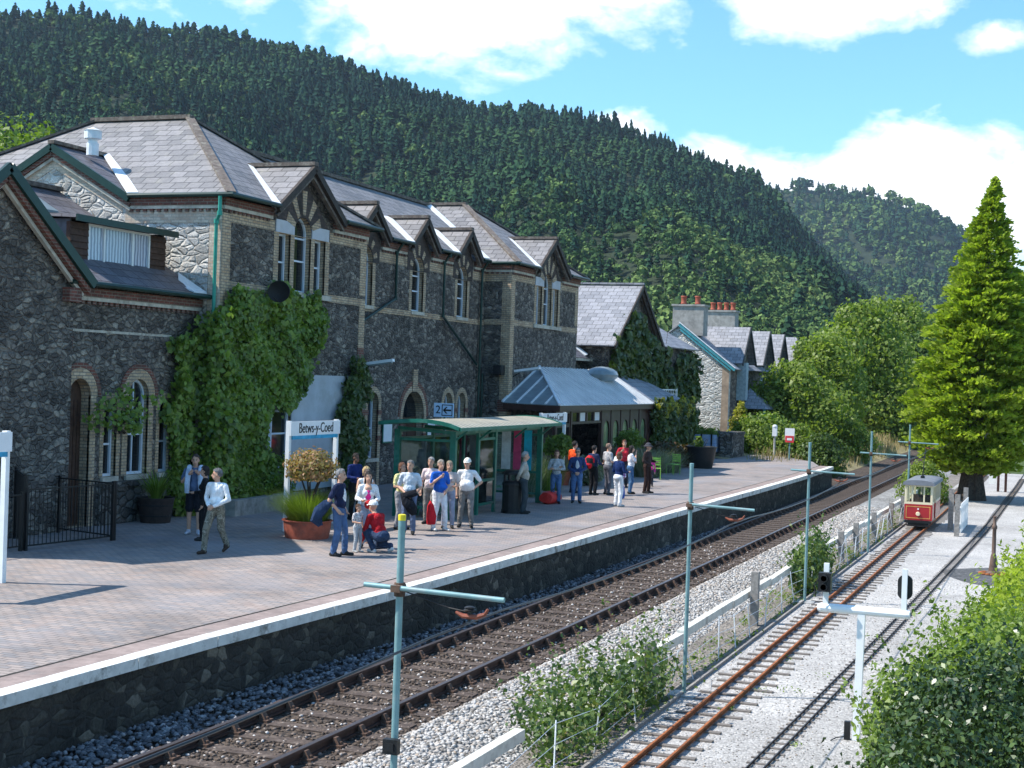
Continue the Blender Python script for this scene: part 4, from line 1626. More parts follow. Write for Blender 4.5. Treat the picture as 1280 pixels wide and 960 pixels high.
# ================================================================== waiting shelter
sh = thing('waiting_shelter', 'green framed glazed waiting shelter with a curved translucent roof on the platform', 'shelter', (-16.3, 40, 0))
SX0, SX1 = -17.15, -15.5
posts = [(SX1, 36.64), (SX1, 38.4), (SX1, 39.72), (SX1, 43.55), (SX0, 36.64), (SX0, 39), (SX0, 41.3), (SX0, 43.55)]
for i, (x, y) in enumerate(posts):
    w_ = .08 if y in (36.64, 43.55) else .04
    mb = MB()
    mb.box(x - w_, x + w_, y - .06, y + .06, 0, 2.38)
    mb.build('post', M['shelter_green'], sh)
NS = 8
prof = [(SX1 + .5 - (2.35) * k / NS, 2.47 + .15 * math.sin(PI * (k / NS) ** .8) + .08 * k / NS) for k in range(NS + 1)]
t = NT('translucent_ribbed_roof')
wv = t.n('ShaderNodeTexWave', wave_type='BANDS', bands_direction='Y')
t.lk(t.pos(), wv.inputs[0])
wv.inputs['Scale'].default_value = 1.1
stp = t.ramp(wv.outputs['Fac'], [(.0, (.2, .17, .12)), (.06, (.2, .17, .12)), (.1, (.62, .57, .45)), (1, (.68, .63, .5))])
pb_ = t.pbr(t.mix(.5, stp, t.ramp(t.noise(t.pos(), 2, 4), [(.3, .6), (.7, 1.2)]), 'MULTIPLY'), .4, 0, None, .4)
tl = t.n('ShaderNodeBsdfTranslucent')
t.lk(stp, tl.inputs[0])
mxs = t.n('ShaderNodeMixShader')
mxs.inputs[0].default_value = .35
t.lk(pb_.outputs[0], mxs.inputs[1])
t.lk(tl.outputs[0], mxs.inputs[2])
t.lk(mxs.outputs[0], t.out.inputs[0])
ry0, ry1 = 35.85, 44.1
mb = MB()
for (x0, z0), (x1, z1) in zip(prof[:-1], prof[1:]):
    mb.hexa([(x0, ry0 + .06, z0), (x1, ry0 + .06, z1), (x1, ry1 - .06, z1), (x0, ry1 - .06, z0), (x0, ry0 + .06, z0 + .02), (x1, ry0 + .06, z1 + .02), (x1, ry1 - .06, z1 + .02), (x0, ry1 - .06, z0 + .02)])
rf = mb.build('roof', t.mat, sh)
mb = MB()
for y in (ry0, ry1 - .06):
    for (x0, z0), (x1, z1) in zip(prof[:-1], prof[1:]):
        mb.hexa([(x0, y, z0 - .05), (x1, y, z1 - .05), (x1, y + .06, z1 - .05), (x0, y + .06, z0 - .05), (x0, y, z0 + .05), (x1, y, z1 + .05), (x1, y + .06, z1 + .05), (x0, y + .06, z0 + .05)])
for x, z in (prof[0], prof[-1]):
    mb.box(x - .03, x + .03, ry0, ry1, z - .05, z + .04)
mb.build('roof_edging', M['shelter_green'], rf)
mb = MB()
for y in (36.64, 38.4, 41.3, 43.55):
    mb.bar((SX1, y, 2.34), (SX0, y, 2.42), .06, .09)
    mb.bar((SX1, y, 2.1), (SX1 + .4, y, 2.43), .05, .05)
for x in (SX0, SX1):
    mb.bar((x, 36.6, 2.34), (x, 43.6, 2.34), .06, .08)
mb.build('roof_frame', M['shelter_green'], sh)
runs = [((SX1, 36.64), (SX0, 36.64)), ((SX1, 38.4), (SX1, 39.72)), ((SX0, 36.64), (SX0, 39)), ((SX0, 39), (SX0, 41.3)), ((SX0, 41.3), (SX0, 43.55)), ((SX1, 43.55), (SX0, 43.55))]
for (x0, y0), (x1, y1) in runs:
    for z in (.28, .95, 2.12):
        mb = MB()
        mb.bar((x0, y0, z), (x1, y1, z), .05, .07)
        rl = mb.build('glazing_rail', M['shelter_green'], sh)
    mb = MB()
    d = Vector((x1 - x0, y1 - y0, 0)).normalized() * .06
    mb.bar(Vector((x0, y0, 1.2)) + d, Vector((x1, y1, 1.2)) - d, .012, 1.78)
    mb.build('glass', M['glass'], rl)
mb = MB()
mb.box(SX0 + .15, SX0 + .55, 36.95, 43.2, .44, .5)
for y in (37.3, 39.3, 41.3, 43):
    mb.box(SX0 + .3, SX0 + .38, y - .03, y + .03, 0, .44)
mb.build('bench', M['shelter_green'], sh)
for x0, x1, col, nm in ((-16.1, -15.85, (.02, .42, .6), 'turquoise'), (-16.45, -16.2, (.55, .06, .16), 'pink'), (-16.85, -16.55, (.6, .62, .66), 'white')):
    mb = MB()
    mb.box(x0 + .1, x1 + .1, 43.47, 43.49, 1.0, 2.25)
    o = mb.build('poster', plain(nm + '_poster', col, .5, 0, .3, 3), sh)
    o['label'] = nm + ' poster strip hanging in the far shelter end'

# litter bin and bags
bn = thing('litter_bin', 'black litter bin beside the shelter, behind the man in a beige jacket', 'bin', (-14.95, 39.75, 0))
mb = MB()
mb.lathe((-14.95, 39.75, 0), [(.3, 0), (.3, .1), (.28, .12), (.28, .78), (.3, .8), (.3, .86), (.26, .9), (.24, .92)], 12)
mb.build('body', M['black_plastic'], bn)
mb = MB()
for k in range(4):
    a = PI / 4 + k * PI / 2
    mb.box(-14.95 + .24 * math.cos(a) - .03, -14.95 + .24 * math.cos(a) + .03, 39.75 + .24 * math.sin(a) - .03, 39.75 + .24 * math.sin(a) + .03, .9, 1.12)
mb.lathe((-14.95, 39.75, 1.1), [(.3, 0), (.3, .06), (.2, .12), (0, .15)], 12)
mb.build('lid', M['black_plastic'], bn)


def soft(mb, amp=.02, fr=6.):
    from mathutils import noise as nz_
    mb.v = [tuple(Vector(p) + nz_.noise_vector(Vector(p) * fr) * amp) for p in mb.v]


bg = thing('holdall_bag', 'bright red holdall lying on the platform beside the shelter end', 'bag', (-15.1, 43.6, 0))
mb = MB()
mb.lathe((-15.1, 43.1, .2), [(.02, 0), (.18, .02), (.21, .2), (.21, .8), (.18, .98), (.02, 1.0)], 14, axis='y', sx=1.15, sy=.95)
soft(mb, .05, 4)
mb.build('body', plain('red_nylon', (.6, .03, .025), .6, 0, .3, 6), bg, smooth=True)
mb = MB()
mb.tube([(-15.0, 43.35, .38), (-14.95, 43.5, .5), (-14.95, 43.75, .5), (-15.0, 43.9, .38)], .015, 6)
mb.build('handle', M['black_plastic'], bg)

# ================================================================== black railing, pots and tubs
rl = thing('railing', 'black iron railing round the entrance ramp under the near gable', 'railing', (-19.9, 25, 0))


def rail_run(p, q, z0=.1, z1=1.25, name='railing_panel'):
    p, q = Vector((*p, 0)), Vector((*q, 0))
    mb = MB()
    for z in (z0, z1):
        mb.bar(p + Vector((0, 0, z)), q + Vector((0, 0, z)), .035, .03)
    L = (q - p).length
    k = int(L / .11)
    for i in range(1, k):
        a = p.lerp(q, i / k)
        mb.tube([a + Vector((0, 0, z0)), a + Vector((0, 0, z1))], .009, 5)
    mb.build(name, M['black_iron'], rl, fixn=False)
    for a in (p, q):
        mb = MB()
        mb.box(a.x - .03, a.x + .03, a.y - .03, a.y + .03, 0, z1 + .06)
        mb.build('post', M['black_iron'], rl)


rail_run((-19.95, 24.85), (-19.65, 27.35))
rail_run((-19.65, 27.42), (-21.5, 27.9))
rail_run((-20.0, 24.75), (-20.15, 22.6), .1, 1.15)
rail_run((-20.02, 24.9), (-21.5, 26.4), .1, 1.5)


def tub(name, label, loc, r0, r1, h, mat, group=None, hoops=0):
    o = thing(name, label, 'flower tub', loc, group)
    mb = MB()
    x, y, z = loc
    mb.lathe((x, y, z), [(r0, 0), (r0 * 1.02, .03), ((r0 + r1) / 2 * 1.02, h * .5), (r1, h * .94), (r1 * 1.06, h * .95), (r1 * 1.06, h), (r1 * .93, h), (r1 * .9, h - .06)], 24)
    b = mb.build('tub', mat, o, smooth=True)
    if hoops:
        mb = MB()
        for k in range(hoops):
            f = (k + .7) / (hoops + .4)
            rr = r0 + (r1 - r0) * f
            mb.lathe((x, y, z + h * f), [(rr * 1.03, -.02), (rr * 1.04, .02)], 24)
        mb.build('hoop', M['black_iron'], b)
    mb = MB()
    mb.lathe((x, y, z + h - .07), [(.001, .01), (r1 * .92, 0)], 20)
    mb.build('soil', M['bark'], o)
    return o


TUB1 = tub('plant_pot', 'dark half barrel of spiky leaves under the arched windows', (-21.15, 31.2, 0), .36, .44, .62, plain('dark_barrel_wood', (.035, .025, .022), .7, 0, .3, 9, .3), None, 2)
TUB2 = tub('flower_tub', 'terracotta red tub of feathery grass and a clipped shrub on the platform', (-16.55, 30.55, 0), .5, .56, .42, M['terracotta'])
TUB3 = tub('flower_tub', 'black tub at the platform end under a small plant, near the cart', (-15.9, 66.9, 0), .5, .68, 1.0, M['black_plastic'])
TUB4 = tub('flower_tub', 'terracotta tub of a yellow green bush right of the shelter', (-17.6, 51.5, 0), .4, .5, .5, M['terracotta'])
TUB5 = tub('flower_tub', 'terracotta tub of a light green bush before the canopy arches', (-17.4, 60.0, 0), .4, .5, .5, M['terracotta'])

# ================================================================== glazed canopy
cp = thing('platform_canopy', 'maroon framed canopy with a ribbed grey metal roof and a glazed hip end', 'canopy', (-19.5, 62, 0))
CX = -18.78
A, B_, C_ = Vector((-21.19, 54.9, 2.86)), Vector((CX, 54.9, 2.82)), Vector((-21.19, 59.1, 4.34))
E1, E2, R2 = Vector((CX, 69.0, 2.82)), Vector((-21.19, 69.0, 4.34)), Vector((-21.19, 68.0, 4.34))
mb = MB()
mb.prism([A, B_, C_], (0, 0, .03))
gh_ = mb.build('hip_glazing', M['roof_glass'], cp)
mb = MB()
for k in range(0, 5):
    f = k / 4
    p = A.lerp(B_, f)
    # bars rise with the slope until they meet the hip or the wall
    q = A.lerp(C_, 1 - f) if False else B_.lerp(C_, 1 - f)
    if k < 4:
        mb.bar(p + Vector((0, 0, .05)), q + Vector((0, 0, .05)), .06, .06)
mb.bar(B_ + Vector((0, 0, .06)), C_ + Vector((0, 0, .06)), .1, .08)
mb.bar(A + Vector((0, 0, .06)), C_ + Vector((0, 0, .06)), .08, .06)
mb.build('glazing_bar', M['lead'], gh_)
mb = MB()
mb.prism([B_ + Vector((0, .02, 0)), E1, E2, C_ + Vector((0, .02, 0))], (0, 0, .03))
t = NT('grey_metal_sheet')
t.pbr(t.ramp(t.noise(t.pos(), 1.5, 4), [(.3, (.52, .53, .54)), (.7, (.68, .68, .68))]), .55, 0, None, .25)
mr_ = mb.build('metal_roof', t.mat, cp)
y = 55.4
while y < 69:
    mb = MB()
    f = min(1, (y - 54.9) / (59.1 - 54.9))
    p = Vector((CX, y, 2.85))
    q = Vector((CX + (-21.19 - CX) * f, y, 2.85 + 1.52 * f))
    mb.bar(p, q, .05, .07)
    y += .42
    mb.build('standing_seam', t.mat, mr_)
mb = MB()
S0, S1 = Vector((CX - .1, 69.02, 2.84)), Vector((CX - .1, 76.0, 2.84))
mb.prism([S0, S1, Vector((-21.19, 74.0, 4.1)), Vector((-21.19, 69.02, 4.34))], (0, 0, .05))
mb.build('slate_roof', M['slate_grey'], cp)
mb = MB()
mb.ell((-20.6, 66.2, 4.15), (.7, 1.3, .38), 18, 8)
mb.build('dome_rooflight', M['roof_glass'], cp, smooth=True)
mb = MB()
mb.box(CX - .06, CX + .03, 54.86, 69.0, 2.6, 2.83)
mb.box(-21.15, CX - .06, 54.86, 54.95, 2.6, 2.83)
mb.build('fascia', M['brown_paint'], cp)
WX = CX - .25
for y in (55.1, 57.0, 61.2, 62.6, 64.1, 65.6, 67.1, 68.8):
    mb = MB()
    mb.box(WX - .07, WX + .07, y - .08, y + .08, 0, 2.6)
    mb.build('post', M['brown_paint'], cp)
mb = MB()
PWX = PX(WX)
mb.slab(PWX, rect(55.2, 56.9, .02, 2.6), [rect(55.32, 56.8, .95, 1.95), rect(55.32, 56.8, 2.1, 2.5)], -.05, .04)
mb.slab(PWX, rect(57.1, 61.1, 2.05, 2.6), [rect(57.2 + k, 58.05 + k, 2.15, 2.52) for k in range(4)], -.05, .04)
for y in (61.3, 62.7, 64.2, 65.7, 67.2):
    c = y + .65
    mb.slab(PWX, rect(y, y + 1.28 + (.2 if y > 67 else 0), .02, 2.6), [arch(c, .42, 1.0, 1.72)], -.05, .04)
fp = mb.build('timber_front', M['brown_paint'], cp)
for y in (61.3, 62.7, 64.2, 65.7, 67.2):
    mb = MB()
    mb.slab(PWX, arch(y + .65, .41, 1.01, 1.72), [], -.04, -.02)
    mb.build('arched_pane', plain('green_tinted_pane', (.16, .24, .12), .2, 0, .3, 3, 0, .6), fp)
mb = MB()
mb.slab(PWX, rect(55.33, 56.79, .96, 1.94), [], -.04, -.02)
mb.slab(PWX, rect(55.33, 56.79, 2.11, 2.49), [], -.04, -.02)
mb.build('pane', M['pane'], fp)
for k in range(4):
    mb = MB()
    mb.slab(PWX, rect(57.21 + k, 58.04 + k, 2.16, 2.51), [], -.04, -.02)
    mb.build('fanlight', M['sign_white'] if k in (1, 3) else M['pane'], fp)
mb = MB()
mb.box(-21.15, WX - .1, 68.9, 76, 0, 2.75)
mb.build('end_room', M['rubble'], cp)
mb = MB()
mb.box(-21.15, WX - .12, 55.1, 55.2, 0, .9)
mb.build('low_wall', M['rubble'], cp)

# ================================================================== creeper clad house beyond the station
iv = thing('ivy_clad_house', 'gabled slate roofed house covered in green creeper behind the canopy', 'house', (-24, 74, 0))
PI_ = PX(-21.22)
mb = MB()
mb.slab(PI_, [(69.3, 0), (86.0, 0), (86.0, 5.85), (78.1, 5.85), (73.7, 8.75), (69.3, 5.85)], [rect(80.3, 81.3, 3.9, 5.0)], -.4, 0)
mb.box(-31, -21.63, 69.3, 69.6, 0, 5.8)
mb.box(-31, -21.63, 85.7, 86, 0, 5.8)
mb.box(-23, -22.6, 64.1, 69.28, 0, 5.0)
mb.build('wall', M['rubble'], iv)
window(iv, PI_, 80.8, .48, 3.92, 4.98, .2, False, bars=(.55,), mull=True)


def roof2(name, polys, mat, parent, th=.07):
    mb = MB()
    for p in polys:
        p = [Vector(q) for q in p]
        n_ = (p[1] - p[0]).cross(p[2] - p[0]).normalized()
        if n_.z < 0:
            n_ = -n_
        mb.prism(p, -n_ * th)
    return mb.build(name, M[mat], parent)


rf = roof2('roof', [[(-20.85, 68.9, 5.6), (-20.85, 73.7, 8.85), (-31, 73.7, 8.85), (-31, 68.9, 5.6)], [(-20.85, 78.5, 5.6), (-20.85, 73.7, 8.85), (-31, 73.7, 8.85), (-31, 78.5, 5.6)],
                    [(-20.85, 78.2, 5.85), (-20.85, 86.3, 5.85), (-24.6, 83.5, 8.1), (-24.6, 75, 8.1)], [(-20.85, 86.3, 5.85), (-24.6, 83.5, 8.1), (-31, 86.3, 5.85)]], 'slate_grey', iv)
mb = MB()
mb.bar((-20.83, 73.7, 8.92), (-31, 73.7, 8.92), .2, .1)
mb.build('ridge_capping', M['slate_grey'], rf)
mb = MB()
for s in (-1, 1):
    mb.bar((-20.84, 73.7 + s * 4.75, 5.52), (-20.84, 73.7, 8.78), .07, .2)
    mb.bar((-21.0, 73.7 + s * 4.5, 5.45), (-21.0, 73.7, 8.5), .1, .08)
mb.build('bargeboard', M['barge'], rf)
roof2('link_roof', [[(-22.2, 64.2, 4.95), (-22.2, 69.25, 4.95), (-26, 69.25, 7.6), (-26, 64.2, 7.6)]], 'slate_dark', iv)
mb = MB()
mb.bar((-22.3, 69.0, 5.1), (-25.8, 69.1, 7.6), .3, .04, up=(.5, -.3, .8))
mb.build('lead_flashing', M['lead'], iv)
mb = MB()
mb.bar((-22.1, 64.2, 4.85), (-22.1, 69.2, 4.85), .1, .12)
mb.build('gutter', M['buff_stone'], iv)
tf = thing('trellis_fence', 'small white trellis panel standing above the slate canopy roof', 'trellis', (-20.6, 77.5, 3))
mb = MB()
for z in (3.0, 3.46):
    mb.box(-20.64, -20.58, 75.0, 80.2, z, z + .06)
for k in range(14):
    mb.box(-20.62, -20.6, 75.0 + k * .38, 75.05 + k * .38, 3.05, 3.47)
mb.box(-20.62, -20.6, 75, 80.2, 3.24, 3.28)
mb.build('trellis', M['white_paint'], tf)
mb = MB()
for y in (75.0, 80.2):
    mb.box(-20.66, -20.56, y - .05, y + .05, 0, 3.56)
mb.build('post', M['white_paint'], tf)

# ================================================================== cottages
ct = thing('cottage_terrace', 'terrace of stone cottages with a row of steep slate gables beyond the platform', 'house', (-23, 102, 0))
YC, CXF = 90.8, -20.0
PC = PY(YC)
mb = MB()
mb.slab(PC, [(-26.5, -1), (CXF, -1), (CXF, 5.1), (-23.25, 7.5), (-26.5, 5.1)], [], -.4, 0)
mb.build('gable_wall', M['rubble_pale_sunlit'], ct)
mb = MB()
mb.slab(PC, [(CXF - .45, -.9), (CXF - .003, -.9), (CXF - .003, 5.05), (CXF - .45, 5.05)], [], -.02, .015)
mb.build('quoins', plain('brown_quoins', (.34, .25, .18), .9, 0, .3, 3), ct)
PF = PX(CXF)
gy = [94.7, 101.3, 106.7, 112.2]
outer = [(YC + .41, -1), (116, -1), (116, 5.1)]
for c in reversed(gy):
    outer += [(c + 1.9, 5.1), (c, 7.4), (c - 1.9, 5.1)]
outer += [(YC + .41, 5.1)]
mb = MB()
mb.slab(PF, outer, [rect(c - .6, c + .6, 3.3, 5.2) for c in gy] + [rect(c - .6, c + .6, .6, 2.0) for c in gy], -.35, 0)
mb.build('front_wall', M['rubble'], ct)
for c in gy:
    window(ct, PF, c, .58, 3.32, 5.18, .15, False, bars=(.5,), mull=True)
    window(ct, PF, c, .58, .62, 1.98, .15, False, bars=(.5,), mull=True)
rf = roof2('roof', [[(CXF + .35, YC - .14, 4.85), (CXF + .35, 116.3, 4.85), (-23.25, 116.3, 7.6), (-23.25, YC - .14, 7.6)],
                    [(-26.9, YC - .14, 4.85), (-26.9, 116.3, 4.85), (-23.25, 116.3, 7.6), (-23.25, YC - .14, 7.6)]], 'slate_grey', ct)
mb = MB()
mb.bar((CXF + .4, YC - .17, 4.8), (-23.25, YC - .17, 7.55), .06, .22)
mb.bar((CXF + .1, YC - .12, 4.75), (-23.2, YC - .12, 7.25), .1, .1)
mb.build('bargeboard', plain('teal_paint', (.06, .26, .3), .45), rf)
mb = MB()
mb.bar((CXF + .42, YC - .19, 4.9), (-23.25, YC - .19, 7.7), .12, .04)
mb.build('lead_flashing', M['lead'], rf)
for c in gy:
    h_, za = 2.15, 7.62
    d = roof2('gable_roof', [[(CXF + .45, c - h_, 5.25), (CXF + .45, c, za), (-23.3, c, za), (-20.6, c - h_, 5.25)], [(CXF + .45, c + h_, 5.25), (CXF + .45, c, za), (-23.3, c, za), (-20.6, c + h_, 5.25)]], 'slate_grey', ct)
    mb = MB()
    for s in (-1, 1):
        mb.bar((CXF + .46, c + s * h_, 5.15), (CXF + .46, c, za - .06), .06, .2)
    mb.build('bargeboard', plain('dark_barge', (.03, .03, .035), .6) if c == gy[0] else bpy.data.materials['dark_barge'], d)
mb = MB()
mb.box(CXF + .01, CXF + .6, 93.0, 93.7, 2.9, 5.3)
mb.build('bay_side', plain('blue_grey_boards', (.3, .38, .42), .7), ct)
pr = MB()
for x, y in ((-18.2, 93.2), (-18.2, 95.4)):
    pr.box(x - .07, x + .07, y - .07, y + .07, -.8, 2.4)
pr.box(-18.25, -18.15, 93.2, 95.4, .0, .9)
pc_ = pr.build('porch', bpy.data.materials['teal_paint'], ct)
mb = MB()
for a, b in (((-17.9, 92.9), (-17.9, 95.7)), ((-17.9, 95.7), (-20, 95.7)), ((-20, 92.9), (-17.9, 92.9))):
    mb.face([(*a, 2.4), (*b, 2.4), (-19.4, 94.3, 3.7)])
mb.face([(-17.9, 92.9, 2.39), (-17.9, 95.7, 2.39), (-20, 95.7, 2.39), (-20, 92.9, 2.39)])
mb.build('porch_roof', M['slate_grey'], pc_)
for (x0, x1, y0, y1, z0, z1, npots) in ((-23.9, -21.9, 91.4, 92.6, 6.9, 8.75, 2), (-24.2, -22.2, 102.0, 103.2, 7.2, 8.95, 4)):
    mb = MB()
    mb.box(x0, x1, y0, y1, z0, z1)
    mb.box(x0 - .08, x1 + .08, y0 - .08, y1 + .08, z1, z1 + .12)
    ch = mb.build('chimney', M['cement'], ct)
    for k in range(npots):
        mb = MB()
        px = x0 + (x1 - x0) * (k + .6) / (npots + .2)
        mb.lathe((px, (y0 + y1) / 2, z1 + .12), [(.17, 0), (.2, .08), (.16, .16), (.17, .44), (.21, .5), (.19, .56), (.12, .56)], 12)
        mb.build('chimney_pot', M['terracotta'], ch, smooth=True)

# wall, cart, signs at the platform end
mb = MB()
mb.box(-17.4, -16.75, 77.3, 80.4, -.1, 1.2)
mb.box(-17.45, -16.7, 77.25, 80.45, 1.2, 1.34)
mb.box(-19.4, -17.42, 80.0, 80.4, -.1, 1.3)
tag(mb.build('stone_wall', M['wall_low'], origin=(-17.1, 78.8, 0)), 'low rough stone wall between the blue cart and the round bush', 'wall')
crt = thing('luggage_cart', 'blue painted luggage cart filled with plants beside the low stone wall', 'cart', (-18.3, 77.3, 0))
mb = MB()
for z in (.3, .53, .76, .99):
    mb.box(-19.0, -17.6, 76.85, 76.9, z, z + .21)
    mb.box(-17.6, -17.55, 76.9, 78.2, z, z + .21)
    mb.box(-19.05, -19.0, 76.9, 78.2, z, z + .21)
mb.box(-19, -17.6, 76.9, 78.2, .26, .3)
mb.box(-19, -17.6, 78.2, 78.25, .3, 1.2)
mb.build('box_body', plain('faded_blue_paint', (.25, .34, .5), .7, 0, .2, 5, 0, .3, dirt=(.4, .45, .5)), crt)
mb = MB()
for x in (-18.85, -18.3, -17.75):
    mb.box(x - .04, x + .04, 76.8, 76.86, .25, 1.24)
mb.build('strap', M['black_iron'], crt)
for x in (-18.75, -17.85):
    for y in (77.0, 78.0):
        mb = MB()
        mb.lathe((x - .03, y, .17), [(.02, 0), (.17, 0), (.17, .06), (.02, .06)], 14, axis='x')
        mb.build('wheel', M['black_iron'], crt)
sg = thing('warning_sign', 'white and red warning notice on a post at the platform end', 'sign', (-13.95, 78.6, 0))
mb = MB()
mb.tube([(-13.95, 78.64, 0), (-13.95, 78.64, 1.6)], .04, 8)
mb.build('post', M['pole'], sg)
mb = MB()
mb.box(-14.2, -13.7, 78.56, 78.6, 1.05, 1.68)
pn = mb.build('panel', M['sign_white'], sg)
mb = MB()
mb.box(-14.18, -13.72, 78.545, 78.559, .93, 1.28)
mb.build('red_panel', plain('red_sign', (.6, .05, .06), .5), sg)
mb = MB()
mb.box(-14.08, -13.82, 78.535, 78.544, 1.04, 1.16)
mb.build('mark', M['sign_white'], sg)
ls = thing('lineside_post', 'grey post topped by a small pale box before the round bush', 'post', (-14.9, 79.4, 0))
mb = MB()
mb.tube([(-14.9, 79.4, 0), (-14.9, 79.4, 1.25)], .05, 8)
mb.build('post', M['concrete'], ls)
mb = MB()
mb.box(-15.02, -14.78, 79.3, 79.5, 1.2, 1.72)
mb.lathe((-14.9, 79.4, 1.72), [(.14, 0), (.1, .08), (0, .1)], 10)
mb.build('box', M['lead'], ls)

# ================================================================== tramway poles and wire
NAMES = ['blue green pole nearest the camera with a yellow cap and a black box', 'blue green tramway pole before the platform, second along the rusty track',
         'blue green tramway pole third along the rusty track, beside the bramble clump', 'blue green tramway pole fourth along the rusty track, near the tram',
         'blue green tramway pole behind the tram, farthest of the row']
for i, y in enumerate((11.89, 22.52, 33.6, 44.6, 55.6)):
    p = thing('tramway_pole', NAMES[i], 'pole', (-5.5, y, -.95), 'poles with cross arms along the tramway')
    mb = MB()
    mb.tube([(-5.5, y, -.95), (-5.5, y, 2.62)], .032, 12)
    mb.build('shaft', M['pole'], p, smooth=True)
    mb = MB()
    mb.lathe((-5.5, y, 2.6), [(.034, 0), (.035, .05), (.025, .055), (0, .055)], 12)
    mb.build('cap', M['yellow'] if i == 0 else M['pole'], p)
    x0 = -5.81 if i in (0, 3) else (-5.5 if i == 1 else -5.9)
    mb = MB()
    mb.tube([(x0, y - .075, 2.02), (-4.48, y - .075, 1.99)], .023, 10)
    mb.build('cross_arm', M['pole'], p, smooth=True)
    mb = MB()
    mb.box(-5.545, -5.455, y - .1, y + .04, 1.975, 2.035)
    mb.lathe((-5.5, y, 1.93), [(.05, 0), (.055, .06), (.05, .12)], 10)
    mb.build('clamp', M['chair_iron'], p)
    mb = MB()
    mb.tube([(-5.42, y - .07, 1.99), (-5.0, y - .06, 1.88), (-4.83, y - .06, 1.86)], .006, 5)
    mb.build('span_wire', M['black_iron'], p)
    ins = MB()
    ins.tube([(-4.93, y - .065, 1.85), (-4.86, y - .065, 1.82), (-4.74, y - .065, 1.82), (-4.66, y - .065, 1.85), (-4.63, y - .065, 1.9)], [.012, .022, .024, .018, .012], 7)
    io = ins.build('insulator_bracket', M['orange'], p)
    mb = MB()
    mb.lathe((-4.8, y - .065, 1.87), [(.04, 0), (.055, .01), (.04, .02), (.05, .03), (.03, .04)], 12)
    mb.tube([(-4.8, y - .065, 1.9), (-4.8, y - .065, 1.78)], .012, 6)
    mb.build('insulator', M['black_plastic'], io)
    if i == 0:
        mb = MB()
        mb.box(-5.57, -5.43, y - .1, y - .03, .55, .68)
        mb.box(-5.54, -5.46, y - .115, y - .1, .58, .65)
        mb.build('junction_box', M['black_plastic'], p)
    mb = MB()
    mb.box(-5.72, -5.28, y - .22, y + .22, -1.05, -.93)
    mb.build('footing', M['concrete'], p)
mb = MB()
pp = []
for y in np.arange(3, 66, 1.6):
    k = ((y - 11.89) % 11.0) / 11.0
    pp.append((-4.8, y, 1.8 - .12 * 4 * k * (1 - k)))
mb.tube(pp, .011, 6)
tag(mb.build('trolley_wire', M['black_iron'], origin=(-4.8, 11.9, 1.8), smooth=True), 'thin black overhead wire strung along the tramway poles', 'wire')

# low plank fence between the lines
fe = thing('plank_fence', 'long low pale plank on weathered posts between the main line and the tramway', 'fence', (-6.1, 25, -1))
y = 9.0
while y < 66:
    y1 = y + 3.9
    if not (16 < y < 18):
        mb = MB()
        z = -.3 + random.uniform(-.03, .03)
        mb.bar((-6.1, y, z - .1), (-6.1, y1 - .03, -.4 + random.uniform(-.03, .03)), .13, .14)
        mb.build('plank', M['plank'] if 'plank' in M else M.setdefault('plank', plain('bleached_plank', (.58, .56, .5), .8, 0, .15, 6, .3, dirt=(.35, .32, .28))), fe)
    y = y1
for y, h_ in ((10.5, .6), (22.07, .9), (30.0, 1.12), (38.5, .75), (42.2, .9), (45.2, .9), (49.5, .9), (54, .9), (58, .9)):
    mb = MB()
    a = random.uniform(-.03, .03)
    mb.bar((-5.92, y, -1.1), (-5.92 + a, y + a, -1.02 + h_), .15, .17, up=(0, 1, 0))
    mb.build('post', M['timber_grey'], fe)
wf = thing('wire_fence', 'thin wire fence on pale rods alongside the rusty tram track', 'fence', (-5.62, 25, -1))
tops = []
y = 10.0
while y < 58:
    L_ = (random.uniform(-.12, .12), random.uniform(-.2, .2))
    tp = Vector((-5.7 + L_[0], y + L_[1], -.98 + random.uniform(.6, .8)))
    mb = MB()
    mb.tube([(-5.7, y, -1.0), tp], .011, 5)
    mb.build('rod', M['lead'], wf)
    tops.append((Vector((-5.7, y, -1.0)), tp))
    y += random.uniform(1.3, 2.2)
mb = MB()
for f in (.3, .62, .95):
    mb.tube([a.lerp(b, f) for a, b in tops], .0045, 4)
mb.build('wire', M['lead'], wf)
m = MB()
m.box(-5.54, -5.5, 5, 70, -1.0, -.9)
struct(m, 'yard_kerb', M['timber_grey'])

